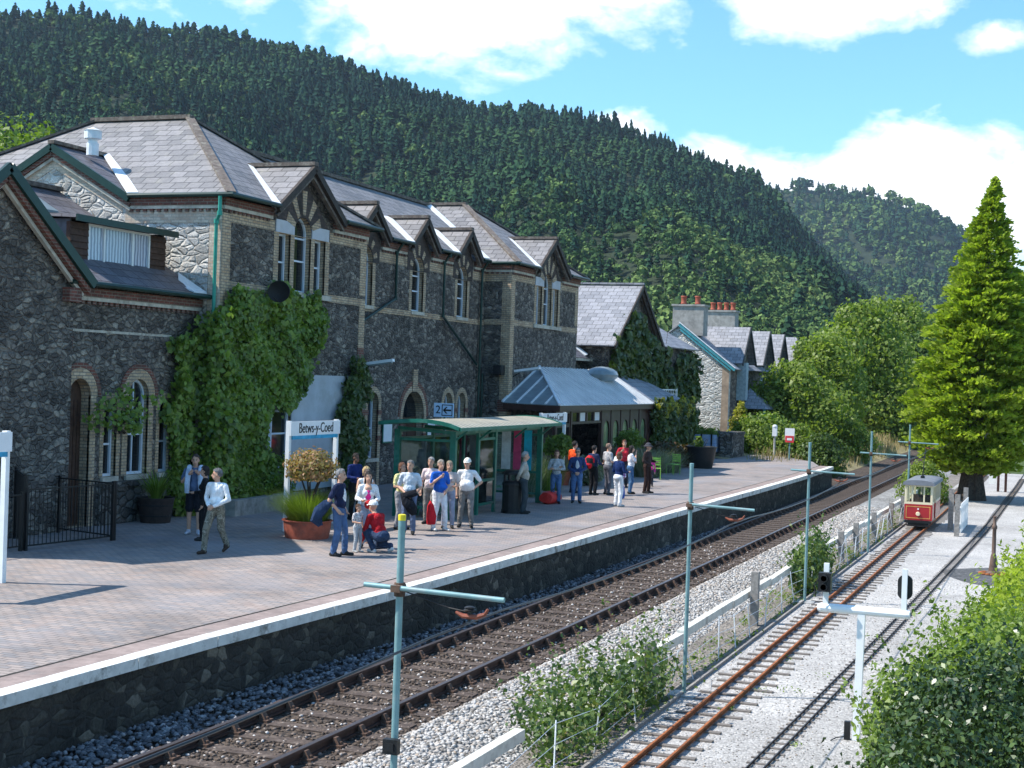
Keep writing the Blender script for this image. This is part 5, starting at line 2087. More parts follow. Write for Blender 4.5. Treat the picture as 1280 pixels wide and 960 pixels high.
# miniature railway signal
sn = thing('miniature_signal', 'white T shaped signal with two black heads beside the thin black track', 'signal', (-2.62, 20.83, -.95))
mb = MB()
mb.bar((-2.64, 20.83, -.95), (-2.62, 20.83, .8), .1, .1)
mb.build('post', M['white_paint'], sn)
mb = MB()
mb.lathe((-3.24, 20.83, .84), [(.0, 0), (.05, .02), (.065, .06), (.065, 1.22), (.06, 1.26), (0, 1.27)], 12, axis='x')
mb.build('cross_arm', M['white_paint'], sn)
for x, nm in ((-3.12, 'a'), (-2.06, 'b')):
    mb = MB()
    mb.box(x - .035, x + .035, 20.8, 20.86, .88, 1.46)
    d = mb.build('doll', M['white_paint'], sn)
    mb = MB()
    if nm == 'a':
        mb.box(x - .085, x + .085, 20.66, 20.79, 1.08, 1.34)
        for k in range(2):
            mb.lathe((x, 20.58, 1.15 + k * .12), [(.05, .08), (.05, 0), (.042, 0), (.042, .08)], 12, axis='y')
        mb.tube([(x - .12, 20.7, 1.0), (x - .14, 20.7, 1.15), (x - .06, 20.72, 1.3)], .008, 5)
    else:
        Pq = PY(20.89)
        pts = [(x + .1 * math.cos(t_) * (1 if True else 1), 1.2 + (.08 if math.sin(t_) > 0 else -.08) + .09 * math.sin(t_)) for t_ in np.linspace(0, 2 * PI, 20, endpoint=False)]
        mb.slab(Pq, pts, [], -.05, .0, back=True)
        mb.box(x - .06, x + .06, 20.95, 21.05, 1.08, 1.32)
    mb.build('signal_head', M['black_plastic'], d)
mb = MB()
mb.box(-2.8, -2.72, 20.78, 20.86, -.95, -.7)
mb.tube([(-2.74, 20.8, -.9), (-2.9, 20.75, -.93), (-2.95, 20.6, -.94)], .008, 5)
mb.build('cable_box', M['black_plastic'], sn)
lp = thing('iron_post', 'short brown iron post standing alone on the gravel right of the miniature track', 'post', (-1.84, 41.7, -.95))
mb = MB()
mb.lathe((-1.84, 41.7, -.95), [(.2, 0), (.2, .04), (.12, .1), (.09, .35), (.075, .5), (.055, .55), (.05, 1.2), (.07, 1.23), (.07, 1.3), (.045, 1.33), (.04, 1.52), (.05, 1.55), (.0, 1.58)], 14)
mb.build('shaft', M['brown_paint'] if False else plain('brown_iron', (.13, .085, .065), .6, .1, .3, 6), lp, smooth=True)
mb = MB()
for k in range(16):
    a = 2 * PI * k / 16
    mb.ell((-1.84 + .32 * math.cos(a), 41.7 + .32 * math.sin(a), -.93), (.07, .06, .04), 6, 4)
mb.build('base_ring', M['rust'], lp)
m = MB()
m.face([(-1.84 + (1.25 * math.cos(a) + .55 * max(0, math.cos(a))) * (1 + .12 * math.sin(3 * a)), 41.2 + 1.9 * math.sin(a) * (1 + .1 * math.cos(4 * a)), -.951) for a in np.linspace(0, 2 * PI, 30, endpoint=False)])
struct(m, 'cinder_patch', M['cinder'] if 'cinder' in M else groundmat('dark_cinders', [(.3, (.05, .05, .055)), (.7, (.15, .15, .15))], 8, 24))

# white picket barrier by the tree
gt = thing('picket_fence', 'short white picket fence with grey end posts beside the big conifer trunk', 'fence', (-3.4, 54, -.95))
mb = MB()
for k in range(9):
    y = 52.2 + k * .42
    mb.box(-3.42, -3.39, y, y + .26, -.85, .12)
for z in (-.65, -.1):
    mb.box(-3.46, -3.42, 52.0, 55.9, z, z + .1)
mb.build('pickets', M['white_paint'], gt)
for y in (51.9, 56.0):
    mb = MB()
    mb.box(-3.58, -3.42, y - .08, y + .08, -.95, .45)
    mb.build('post', M['timber_grey'], gt)
mb = MB()
mb.box(-3.95, -3.78, 54.0, 54.2, -.95, .5)
mb.build('post', M['timber_grey'], gt)
nbd = thing('notice_board', 'tall white notice board between dark posts behind the conifer trunk', 'notice', (-3.3, 77, -.95))
mb = MB()
mb.box(-3.75, -3.4, 77, 77.05, -.6, 1.1)
mb.build('board', M['white_paint'], nbd)
for x in (-3.3, -2.95):
    mb = MB()
    mb.box(x - .06, x + .06, 76.95, 77.07, -.95, 1.2)
    mb.build('post', M['brown_paint'], nbd)

# ================================================================== tramcar
tr = thing('tramcar', 'small red and cream tramcar with a grey roof on the rusty track', 'tram', (-4.87, 54.4, -.86))
TX0, TX1, TY0, TY1 = -5.34, -4.4, 52.9, 56.2
tc = (TX0 + TX1) / 2
M['tram_red'] = plain('tram_red_paint', (.36, .02, .025), .25, 0, .1, 3, 0, .5)
M['tram_cream'] = plain('tram_cream_paint', (.72, .62, .42), .35, 0, .08, 3, 0, .4)
mb = MB()
PT = PY(TY0)
mb.slab(PT, rect(TX0, TX1, -.58, -.03), [], -.05, 0)
mb.slab(PY(TY1), rect(TX0, TX1, -.58, -.03), [], 0, .05)
for x, sgn in ((TX0, -1), (TX1, 1)):
    q = PX(x) if sgn > 0 else (lambda u, v, d: (TX0 - d, u, v))
    mb.slab(q, rect(TY0 + .1, TY0 + .75, -.58, -.03), [], -.04, 0)
    mb.slab(q, rect(TY0 + 1.35, TY1 - .1, -.58, -.03), [], -.04, 0)
body = mb.build('body', M['tram_red'], tr)
mb = MB()
mb.slab(PT, rect(TX0 + .06, TX1 - .06, -.52, -.1), [rect(TX0 + .085, TX1 - .085, -.495, -.125)], 0, .006)
mb.build('gold_lining', plain('gold_lining', (.6, .3, .08), .4), body)
mb = MB()
mb.lathe((tc, TY0 - .05, -.36), [(.0, .0), (.06, .0), (.075, .02), (.06, .05)], 16, axis='y')
mb.build('headlamp', M['tram_cream'], body)
mb = MB()
mb.lathe((tc, TY0 - .02, -.19), [(.0, .0), (.03, .0), (.03, .02)], 12, axis='y')
mb.build('badge', M['sign_white'], body)
mb = MB()
wins = [rect(TX0 + .07, TX0 + .24, .05, .58), rect(TX0 + .29, TX0 + .63, .05, .58), rect(TX0 + .68, TX1 - .07, .05, .58)]
mb.slab(PT, rect(TX0, TX1, -.029, .66), wins, -.05, 0)
mb.slab(PY(TY1), rect(TX0, TX1, -.029, .66), wins, 0, .05)
for x, sgn in ((TX0, -1), (TX1, 1)):
    q = PX(x) if sgn > 0 else (lambda u, v, d: (TX0 - d, u, v))
    ww = [rect(TY0 + .18, TY0 + .68, .05, .58)] + [rect(TY0 + 1.42 + k * .62, TY0 + 1.95 + k * .62, .05, .58) for k in range(3)]
    mb.slab(q, [(TY0 + .1, -.029), (TY0 + .75, -.029), (TY0 + .75, .56), (TY0 + 1.35, .56), (TY0 + 1.35, -.029), (TY1 - .1, -.029), (TY1 - .1, .66), (TY0 + .1, .66)], ww, -.04, 0)
up_ = mb.build('window_frame', M['tram_cream'], tr)
mb = MB()
for wn in wins:
    mb.slab(PT, wn, [], -.03, -.024)
mb.build('glass', M['glass'], up_)
mb = MB()
pts = [(tc - .53 * math.cos(PI * k / 12), TY0 - .1, .64 + .04 + .13 * math.sin(PI * k / 12) ** .7) for k in range(13)]
mb.prism([(tc + .53, TY0 - .1, .63)] + [(tc - .53, TY0 - .1, .63)] + pts, (0, TY1 - TY0 + .2, 0))
rf = mb.build('roof', plain('tram_grey_roof', (.16, .17, .19), .7, 0, .2, 4), tr, fixn=False)
mb = MB()
mb.lathe((tc, 54.2, .79), [(.08, 0), (.07, .1), (.03, .12), (.02, .22)], 10)
mb.tube([(tc, 54.2, 1.0), (tc + .02, 54.7, 1.85)], .014, 6)
mb.build('trolley_pole', M['black_iron'], rf)
mb = MB()
mb.box(TX0 + .12, TX1 - .12, TY0 + .1, TY1 - .1, -.75, -.58)
mb.box(TX0 + .02, TX1 - .02, TY0 - .06, TY0 - .002, -.68, -.59)
mb.bar((TX0 + .1, TY0 - .1, -.76), (TX1 - .1, TY0 - .1, -.76), .05, .05)
un = mb.build('underframe', M['black_iron'], tr)
for x in (-5.03, -4.64):
    for y in (53.7, 55.4):
        mb = MB()
        mb.lathe((x - .02, y, -.72), [(.02, 0), (.14, 0), (.14, .05), (.02, .05)], 16, axis='x')
        mb.build('wheel', M['black_iron'], tr)
mb = MB()
mb.box(TX0 + .1, TX1 - .1, TY1 - .5, TY1 - .15, -.58, -.2)
mb.box(TX0 + .1, TX1 - .1, TY0 + 1.5, TY0 + 1.8, -.58, -.2)
mb.box(TX0 + .1, TX1 - .1, TY0 + 1.8, TY0 + 1.85, -.2, .2)
mb.build('seat', M['wood_brown'], tr)
# ================================================================== vegetation
def unit(a):
    return a / np.maximum(np.linalg.norm(a, axis=-1, keepdims=True), 1e-9)


def leaf_quads(c, nrm, size, aspect=.7, jitter=.6, droop=0.):
    n = len(c)
    nn = unit(nrm + rng.normal(0, jitter, (n, 3)))
    a = unit(np.cross(nn, rng.normal(size=(n, 3))))
    a[:, 2] -= droop
    a = unit(a)
    b = unit(np.cross(nn, a))
    s = (size * rng.uniform(.6, 1.35, n))[:, None]
    fold = nn * s * .25
    V = np.stack([c - a * s, c - b * s * aspect + fold, c + a * s, c + b * s * aspect + fold], 1)
    return V


def leaves(name, V, mat, parent=None, origin=(0, 0, 0)):
    V = V.reshape(-1, 3)
    Q = np.arange(len(V)).reshape(-1, 4)
    if parent is not None:
        origin = tuple(parent.location)
        o = raw_mesh(name, V, Q, mat, parent, origin)
        return o
    return raw_mesh(name, V, Q, mat, None, origin)


def blob_points(blobs, n, lo=.62, hi=1.06, flat=-.5):
    """points near the skins of several ellipsoids (cx, cy, cz, rx, ry, rz)"""
    B = np.array(blobs, float)
    w_ = (B[:, 3] * B[:, 4] + B[:, 3] * B[:, 5] + B[:, 4] * B[:, 5])
    i = rng.choice(len(B), n, p=w_ / w_.sum())
    u = unit(rng.normal(size=(n, 3)))
    u[:, 2] = np.maximum(u[:, 2], flat)
    rr = rng.uniform(lo, hi, n)[:, None]
    lump = 1 + .14 * np.sin(u[:, :1] * 7 + i[:, None]) * np.cos(u[:, 1:2] * 6 + i[:, None] * 2) + .08 * np.sin(u[:, 2:] * 9)
    return B[i, :3] + u * rr * lump * B[i, 3:], u


M['leaf_mid'] = leafmat('mid_green_leaves', [(.1, (.1, .145, .024)), (.5, (.175, .24, .042)), (.9, (.27, .33, .065))], .45, big=.45)
M['leaf_deep'] = leafmat('deep_green_leaves', [(.1, (.045, .075, .018)), (.5, (.08, .13, .028)), (.9, (.13, .19, .045))], .35, big=.5)
M['leaf_light'] = leafmat('light_green_leaves', [(.1, (.08, .125, .02)), (.5, (.14, .21, .035)), (.9, (.22, .29, .06))], .4, big=.6)
M['leaf_ivy'] = leafmat('creeper_leaves', [(.1, (.075, .12, .018)), (.5, (.15, .235, .032)), (.9, (.27, .37, .06))], .38, .4, .5, 1.2)
M['leaf_ivy_dark'] = leafmat('dark_ivy_leaves', [(.1, (.03, .055, .014)), (.5, (.065, .105, .022)), (.9, (.13, .16, .035))], .28, .4, .45, 1.)
M['leaf_conifer'] = leafmat('bright_conifer_sprays', [(.1, (.13, .175, .016)), (.5, (.25, .33, .034)), (.9, (.38, .45, .06))], .45, .6, .2, .7)
M['leaf_privet'] = leafmat('glossy_privet_leaves', [(.1, (.014, .03, .01)), (.5, (.034, .065, .016)), (.85, (.08, .13, .03)), (1, (.16, .22, .06))], .15, .36, .45, 2.)
M['leaf_yellow'] = leafmat('golden_leaves', [(.1, (.2, .18, .02)), (.5, (.32, .3, .03)), (.9, (.4, .4, .07))], .35, big=1.)
M['leaf_varieg'] = leafmat('variegated_leaves', [(.1, (.1, .1, .02)), (.4, (.28, .22, .08)), (.7, (.36, .17, .1)), (.95, (.5, .45, .2))], .3, big=3.)
M['leaf_grass'] = leafmat('feathery_grass', [(.1, (.07, .12, .015)), (.5, (.13, .2, .025)), (.9, (.22, .29, .05))], .35, big=2.)
M['leaf_lavender'] = leafmat('grey_lavender', [(.1, (.08, .12, .05)), (.5, (.18, .21, .13)), (.9, (.32, .31, .3))], .3, big=2.)
M['leaf_bramble'] = leafmat('bramble_leaves', [(.1, (.045, .085, .025)), (.5, (.09, .15, .04)), (.8, (.17, .22, .06)), (.98, (.36, .24, .12))], .3, .45, .4, 1.6)


def tree(name, label, x, y, zb, zt, r, n, leaf, mat, cat='tree', group=None, blobs=14, low=.25):
    o = thing(name, label, cat, (x, y, zb), group)
    h = zt - zb
    B = []
    for k in range(blobs):
        f = (k + .5) / blobs
        zz = zb + h * (low + (1 - low) * f * .92)
        rad = r * (math.sin(PI * min(1, .22 + f * .74)) ** .7)
        a = k * 2.4 + random.uniform(-.4, .4)
        d = rad * random.uniform(.35, .72)
        s = rad * random.uniform(.42, .62) + .12 * r
        B.append((x + d * math.cos(a), y + d * math.sin(a), zz, s, s, s * .8))
    B.append((x, y, zb + h * (low + (1 - low) * .5), r * .62, r * .62, h * (1 - low) * .45))
    c, u = blob_points(B, int(n * 2.4))
    leaves('crown', leaf_quads(c, u, leaf * .62), mat, o)
    mb = MB()
    mb.tube([(x, y, zb - .1), (x + r * .03, y, zb + h * .3), (x, y + r * .04, zb + h * .75)], [r * .075 + .05, r * .055 + .04, r * .02], 8)
    for k in range(7):
        b = B[(k * 2) % blobs]
        mb.tube([(x, y, zb + h * (.18 + .06 * k)), ((x + b[0]) / 2, (y + b[1]) / 2, (zb + h * (.25 + .06 * k) + b[2]) / 2), b[:3]], [r * .04, r * .025, r * .008], 5)
    mb.build('trunk', M['bark'], o)
    return o


G1 = 'leafy trees beyond the platform end'
tree('leafy_tree', 'tall rounded green tree beside the line far beyond the platform, left of the conifer', -17.3, 130, -1, 11.6, 4.6, 6500, .3, M['leaf_mid'], group=G1)
tree('leafy_tree', 'mid green tree nearest the red and white notice, leaning over the platform end', -17.2, 97, -.6, 5.6, 3.3, 5500, .21, M['leaf_mid'], group=G1, low=.1)
tree('leafy_tree', 'green tree rising behind the notices and before the tallest rounded tree', -17.4, 111, -.6, 8.0, 3.6, 6000, .24, M['leaf_mid'], group=G1, low=.1)
tree('leafy_tree', 'dark full tree right of the tallest rounded tree, over the dry bank', -14.6, 150, -1, 9.6, 4.2, 5500, .32, M['leaf_deep'], group=G1, low=.1)
tree('leafy_tree', 'far pale topped tree showing above the others left of the conifer', -19.5, 180, -1, 15.2, 5.6, 6000, .38, M['leaf_mid'], group=G1)
tree('leafy_tree', 'low bushy tree above the dry grass bank', -14.4, 128, -1, 4.6, 2.9, 4500, .24, M['leaf_mid'], group=G1, low=.05)
tree('leafy_tree', 'deep green tree standing just left of the big conifer in the distance', -17.0, 205, -1, 13.2, 5.2, 5000, .4, M['leaf_deep'], group=G1)
tree('leafy_tree', 'broad tree in front of the last slate gable of the cottages', -21.5, 118, -.6, 5.2, 3.4, 5000, .26, M['leaf_mid'], group=G1, low=.05)
tree('leafy_tree', 'loose low tree in the cottage garden by the porch', -18.6, 99, -.6, 3.4, 2.2, 4000, .2, M['leaf_mid'], group=G1, low=.05)
tree('leafy_tree', 'bright green tree showing above the near slate roof at the left edge', -49.5, 60, -1, 15.9, 5.6, 9000, .24, M['leaf_light'], low=.3)
tree('bush', 'dark leafy bush at the very end of the platform edge', -12.9, 82.5, -1, 1.3, 1.5, 3200, .13, M['leaf_deep'], 'bush', low=.02)
tree('bush', 'leafy bush behind the red and white notice', -14.6, 83.5, -.6, 1.7, 1.6, 3200, .13, M['leaf_mid'], 'bush', low=.02)
tree('bush', 'wayside bush on the dry bank past the platform', -13.6, 98, -.8, 1.9, 1.7, 3000, .15, M['leaf_mid'], 'bush', low=.02)
tree('bush', 'small green bush behind the tram beside the conifer trunk', -5.9, 66, -1, .9, 1.0, 2200, .1, M['leaf_mid'], 'bush', low=.02)
G2 = 'trees across the valley floor'
vp = [(-30, 150), (-38, 165), (-26, 175), (-47, 172), (-58, 190), (-34, 205), (-70, 205), (-50, 225), (-24, 235), (-84, 215), (-62, 245), (-36, 250), (-100, 235), (-78, 260), (-16, 260), (-120, 260), (-46, 280),
      (-10, 285), (-27, 300), (-66, 300)]
q = []
for i, (x, y) in enumerate(vp):
    hgt = random.uniform(7, 11) if y < 240 else random.uniform(9, 13)
    o = tree('valley_tree', 'distant leafy tree standing on the valley floor behind the station roofs', x, y, -1.3, hgt * (1 if x > -60 else .9), random.uniform(4.4, 6), 3000, .5, M['leaf_mid'] if i % 3 else M['leaf_deep'], group=G2, low=.06)
G3 = 'trees right of the line'
for (x, y, zt, r_, lab) in ((3.5, 118, 5.5, 3., 'leafy tree just visible at the right edge behind the conifer'), (1.2, 160, 8.5, 4.2, 'farther leafy tree right of the miniature line behind the conifer'),
                       (9, 150, 9, 4.5, 'leafy tree out past the right edge of the yard'), (-5.5, 215, 9, 5, 'leafy tree where the main line runs out of sight')):
    tree('leafy_tree', lab, x, y, -1.2, zt, r_, 4500, .3, M['leaf_mid'], group=G3, low=.04)

# the big conifer -------------------------------------------------------------
bc = thing('conifer_tree', 'tall bright green conical conifer standing beside the tramway on the right', 'tree', (-4.15, 70, -.95))
tx, ty = -4.15, 70.0
mb = MB()
mb.tube([(tx - .05, ty, -1.0), (tx, ty, .3), (tx + .1, ty, 5), (tx + .35, ty, 10), (tx + .55, ty, 13.2)], [.62, .45, .3, .12, .02], 12)
for k in range(9):
    a = k * .75
    mb.tube([(tx + .5 * math.cos(a), ty + .5 * math.sin(a), -.98), (tx + .38 * math.cos(a), ty + .38 * math.sin(a), .2), (tx + 1.1 * math.cos(a), ty + 1.1 * math.sin(a), 1.5)], [.2, .12, .05], 6)
mb.build('trunk', M['bark'], bc)
prof_z = [0.2, .9, 2.0, 3.2, 4.6, 6.2, 8, 9.6, 11, 12.2, 13.1, 13.7]
prof_r = [1.5, 2.35, 2.8, 2.95, 2.7, 2.3, 1.85, 1.4, .95, .55, .25, .03]
Vs = []
NS_ = 1500
zz = rng.uniform(0, 1, NS_) ** 1.15 * 13.2 + .3
for k in range(NS_):
    z = zz[k]
    Rr = np.interp(z, prof_z, prof_r) * random.uniform(.62, 1.2)
    a = random.uniform(0, 2 * PI)
    cx = tx + .55 * (z / 13.2) ** 1.5
    L = max(.25, min(1.25, Rr * .6))
    m_ = int(16 + 24 * L)
    f = rng.uniform(0, 1, m_)
    rad = Rr - L * (1 - f)
    lift = L * (.55 * f - .5 * f * f) + random.uniform(-.1, .1)
    spread = .34 * L * (1.05 - f * .8)
    th = rng.normal(0, 1, m_) * spread
    px = cx + math.cos(a) * rad - math.sin(a) * th
    py = ty + math.sin(a) * rad + math.cos(a) * th
    pz = z + lift + rng.normal(0, .05, m_)
    c = np.stack([px, py, pz], -1)
    out = np.array([math.cos(a), math.sin(a), .35])
    d = unit(np.tile(out, (m_, 1)) + rng.normal(0, .4, (m_, 3)))
    s = unit(np.cross(d, np.array([0, 0, .6]) + rng.normal(0, .8, (m_, 3))))
    ln = (rng.uniform(.12, .26, m_) * (1.1 if z < 9 else .8))[:, None]
    Vs.append(np.stack([c - d * ln * .5, c + s * ln * .38, c + d * ln * .8, c - s * ln * .38], 1))
leaves('crown', np.concatenate(Vs), M['leaf_conifer'], bc)


# bushes at the right edge -------------------------------------------------------
def shrub(name, label, loc, blobs, n, leaf, mat, cat='bush', droop=0., stems=6, aspect=.6, lo=.6, twigs=0, group=None):
    o = thing(name, label, cat, loc, group)
    c, u = blob_points(blobs, n, lo, 1.08, -.75)
    V = leaf_quads(c, u, leaf, aspect, .7, droop)
    if twigs:                                   # loose shoots standing out of the outline
        T = []
        c2, u2 = blob_points(blobs, twigs, 1.0, 1.05, -.1)
        for p, d in zip(c2, u2):
            d = d * .6 + np.array([0, 0, .7]) + rng.normal(0, .25, 3)
            L = random.uniform(.12, .38) * (leaf / .03) ** .6
            for k in range(9):
                f = k / 8
                T.append(p + d * L * f + rng.normal(0, leaf * .5, 3))
        T = np.array(T)
        V = np.concatenate([V, leaf_quads(T, rng.normal(size=T.shape), leaf * .85, aspect, .6)])
    leaves('foliage', V, mat, o)
    mb = MB()
    for k in range(stems):
        b = blobs[k % len(blobs)]
        mb.tube([(loc[0] + random.uniform(-.1, .1), loc[1] + random.uniform(-.1, .1), loc[2]), ((loc[0] + b[0]) / 2, (loc[1] + b[1]) / 2, (loc[2] + b[2]) / 2), (b[0], b[1], b[2])], [.03, .02, .008], 5)
    mb.build('stem', M['bark'], o)
    return o


shrub('privet_bush', 'large dark glossy bush filling the lower right corner', (-1.0, 13.4, -.95),
      [(-1.05, 14.3, .75, .55, .8, .6), (-.65, 13.8, .95, .6, .8, .62), (-.3, 14.4, 1.0, .6, .8, .6), (-.9, 12.8, .3, .75, .9, .9), (-1.2, 14.0, .05, .5, .9, .8), (.2, 14.2, .8, .7, 1.0, .8), (0, 13, .4, .9, .9, .9)],
      30000, .03, M['leaf_privet'], twigs=260, stems=9)
shrub('garden_hedge', 'looser light green hedge behind the dark corner bush', (-.9, 18.5, -.95),
      [(-1.5, 17.2, .1, .62, 1.2, .75), (-1.0, 17.8, .45, .7, 1.3, .8), (-.6, 16.6, .7, .7, 1.0, .8), (-1.25, 19.5, -.1, .62, 1.3, .75), (-.6, 19.3, .4, .7, 1.3, .85), (-.1, 18, .5, .8, 1.4, 1.0), (-1.5, 16.2, .15, .5, .9, .7)],
      21000, .04, M['leaf_light'], twigs=300, stems=9)
shrub('conifer_hedge', 'bright feathery hedge at the right edge above the leafy hedge', (-.7, 28, -.95),
      [(-1.05, 23.5, -.2, .6, 1.5, .9), (-.6, 24, .2, .7, 1.8, 1.1), (-.85, 26.5, -.2, .62, 1.8, .85), (-.5, 28, .1, .7, 2, 1.0), (-.75, 30.5, -.25, .6, 2.2, .75), (-.4, 33, -.1, .7, 2.4, .85)],
      17000, .055, M['leaf_conifer'], twigs=240, stems=9, aspect=.35)

# creepers on the walls -----------------------------------------------------------
def inside(poly, u, v):
    r_ = np.zeros(len(u), bool)
    j = len(poly) - 1
    for i in range(len(poly)):
        (xi, yi), (xj, yj) = poly[i], poly[j]
        cnd = ((yi > v) != (yj > v)) & (u < (xj - xi) * (v - yi) / (yj - yi + 1e-12) + xi)
        r_ ^= cnd
        j = i
    return r_


def creeper(name, label, poly, xf, n, leaf, mat, thick=.35, droop=.7, origin=None, cat='creeper', stems=5, ragged=.18):
    """leaves hung over an upright wall facing the track; xf(y) = wall face"""
    P_ = np.array(poly)
    lo, hi = P_.min(0) - .3, P_.max(0) + .3
    k = n * 4
    u, v = rng.uniform(lo[0], hi[0], k), rng.uniform(lo[1], hi[1], k)
    uu = u + ragged * (np.sin(v * 3.1) + np.sin(v * 7.3 + 1) * .6 + rng.normal(0, .5, k))
    vv = v + ragged * (np.sin(u * 2.7) + np.sin(u * 6.1 + 2) * .6 + rng.normal(0, .5, k))
    ok = inside(poly, uu, vv)
    u, v = u[ok][:n], v[ok][:n]
    m_ = len(u)
    clump = .5 + .5 * np.sin(u * 2.3 + 1.3 * np.sin(v * 1.7)) * np.sin(v * 2.6 + u)
    d = rng.uniform(.02, 1, m_) ** .6 * thick * (.45 + .75 * clump)
    c = np.stack([xf(u) + d, u, v], -1)
    nr = np.tile(np.array([.9, -.25, .45]), (m_, 1))
    o = thing(name, label, cat, origin or (float(xf(np.array([P_[:, 0].mean()]))[0]), float(P_[:, 0].mean()), float(P_[:, 1].min())))
    leaves('foliage', leaf_quads(c, nr, leaf, .75, .55, droop), mat, o)
    mb = MB()
    for s in range(stems):
        y0 = P_[:, 0].mean() + random.uniform(-.3, .3) * (hi[0] - lo[0]) * .4
        pts, y = [], y0
        for t_ in range(6):
            z = lo[1] + .3 + (hi[1] - lo[1] - .9) * t_ / 5
            pts.append((float(xf(np.array([y]))[0]) + .03, y, z))
            y += random.uniform(-.4, .4)
        mb.tube(pts, [.04, .035, .03, .02, .015, .01], 5)
    mb.build('stem', M['bark'], o)
    return o


creeper('creeper', 'thick leafy green creeper covering the wall below the dark dish',
        [(32.5, .15), (32.35, 2.5), (32.6, 4.4), (33.3, 5.2), (34.3, 5.8), (36.2, 6.1), (38.7, 6.05), (39.2, 5.3), (39.1, 4.4), (38.4, 3.7), (37.5, 2.75), (36.1, 2.6), (35.8, 1.6), (35.9, .9), (34.9, .1)],
        lambda y: np.where(y < 33.9, XW + np.where(y > 33.2, rng.uniform(0, .75, np.shape(y)), 0), XB) + .02, 20000, .085, M['leaf_ivy'], .5, ragged=.14)
creeper('creeper', 'dark ivy climbing the brick corner beside the white rendered wall',
        [(40.7, .2), (40.6, 2.2), (40.9, 3.5), (41.5, 4.1), (42.1, 4.0), (42.35, 2.8), (42.3, .2)], lambda y: XB + 0 * y + .02, 3800, .085, M['leaf_ivy_dark'], .45)
creeper('creeper', 'dense dark creeper draped over the gable wall of the slate roofed house',
        [(69.2, 0), (69.2, 5.6), (70.5, 6.6), (72.3, 7.3), (73.4, 7.0), (75.2, 6.6), (77.3, 5.6), (79.9, 5.4), (80.1, 3.6), (81.6, 3.6), (81.8, 5.3), (84.5, 5.6), (86.3, 5.3), (86.5, 0)],
        lambda y: -21.2 + 0 * y, 12000, .17, M['leaf_ivy_dark'], .55)
creeper('creeper', 'dark ivy with a yellowing top hanging from the slate end of the canopy',
        [(68.9, 0), (68.9, 2.75), (76.1, 2.85), (76.5, 1.6), (76.3, 0)], lambda y: WX - .1 + 0 * y + .1, 6500, .13, M['leaf_ivy_dark'], .6)
creeper('creeper', 'yellowing fringe of creeper along the slate eave of the canopy',
        [(69.0, 2.45), (69.0, 2.85), (76.2, 2.95), (76.4, 2.4)], lambda y: CX + .02 + 0 * y, 700, .12, M['leaf_yellow'], .3, stems=1)
creeper('creeper', 'thin rambling stems over the arched doorway of the near wing',
        [(29.2, 2.2), (29.2, 2.9), (30.2, 3.3), (31.6, 3.0), (31.5, 2.5), (30.6, 2.4)], lambda y: XW + .02 + 0 * y, 330, .075, M['leaf_ivy'], .5, stems=3)

# hedge and kerb below the creeper, bedding by the canopy ------------------------
mb = MB()
mb.box(-20.75, -20.35, 33.6, 36.9, 0, .42)
mb.box(-21.15, -20.35, 36.9, 37.2, 0, .42)
tag(mb.build('kerb_wall', M['cement'], origin=(-20.5, 35, 0)), 'low pale rendered wall in front of the creeper bed', 'wall')
shrub('box_hedge', 'low dense green hedge between the creeper and the shop window', (-20.9, 36.4, .2),
      [(-20.9, 34.6, .6, .35, .7, .55), (-20.9, 35.7, .75, .36, .8, .6), (-20.9, 36.8, .8, .36, .7, .65)], 4200, .055, M['leaf_ivy'], 'hedge')


def blades(name, parent, mat, cx, cy, z0, n, h, spread, width, curve=.5, r0=.25):
    a = rng.uniform(0, 2 * PI, n)
    rb = rng.uniform(0, r0, n)
    hh = h * rng.uniform(.5, 1.1, n)
    sp = spread * rng.uniform(.15, 1.1, n)
    base = np.stack([cx + rb * np.cos(a), cy + rb * np.sin(a), np.full(n, z0)], -1)
    out = np.stack([np.cos(a), np.sin(a), np.zeros(n)], -1)
    side = np.stack([-np.sin(a), np.cos(a), np.zeros(n)], -1) * width
    Vs_ = []
    prev = None
    K = 4
    for k in range(K + 1):
        f = k / K
        p = base + out * (sp * f ** (1 + curve))[:, None] + np.array([0, 0, 1]) * (hh * (f - curve * .45 * f * f))[:, None]
        w_ = side * (1 - f * .9)
        if prev is not None:
            Vs_.append(np.stack([prev[0], prev[1], p + w_, p - w_], 1))
        prev = (p - w_, p + w_)
    # keep every blade one island so that it has one colour
    V = np.stack(Vs_, 1).reshape(-1, 3)
    o = leaves(name, V, mat, parent)
    bm = bmesh.new()
    bm.from_mesh(o.data)
    bmesh.ops.remove_doubles(bm, verts=bm.verts, dist=1e-6)
    bm.to_mesh(o.data)
    bm.free()
    return o


blades('spiky_leaves', TUB1, M['leaf_grass'], -21.15, 31.2, .55, 90, 1.0, .85, .028, .55, .16)
blades('feathery_grass', TUB2, M['leaf_grass'], -16.55, 30.55, .36, 2600, .85, .85, .007, .4, .46)
c, u = blob_points([(-16.65, 30.8, 1.62, .62, .62, .42), (-16.4, 30.4, 1.55, .45, .45, .34), (-16.8, 31.2, 1.58, .45, .45, .34)], 3400)
ob = leaves('clipped_shrub', leaf_quads(c, u, .05, .5), M['leaf_varieg'], TUB2)
mb = MB()
for k in range(5):
    a = k * 1.26
    mb.tube([(-16.6 + .05 * math.cos(a), 30.7 + .05 * math.sin(a), .38), (-16.6 + .1 * math.cos(a), 30.75 + .1 * math.sin(a), 1.0), (-16.6 + .3 * math.cos(a), 30.8 + .3 * math.sin(a), 1.5)], [.03, .025, .012], 6)
mb.build('stem', M['bark'], TUB2)
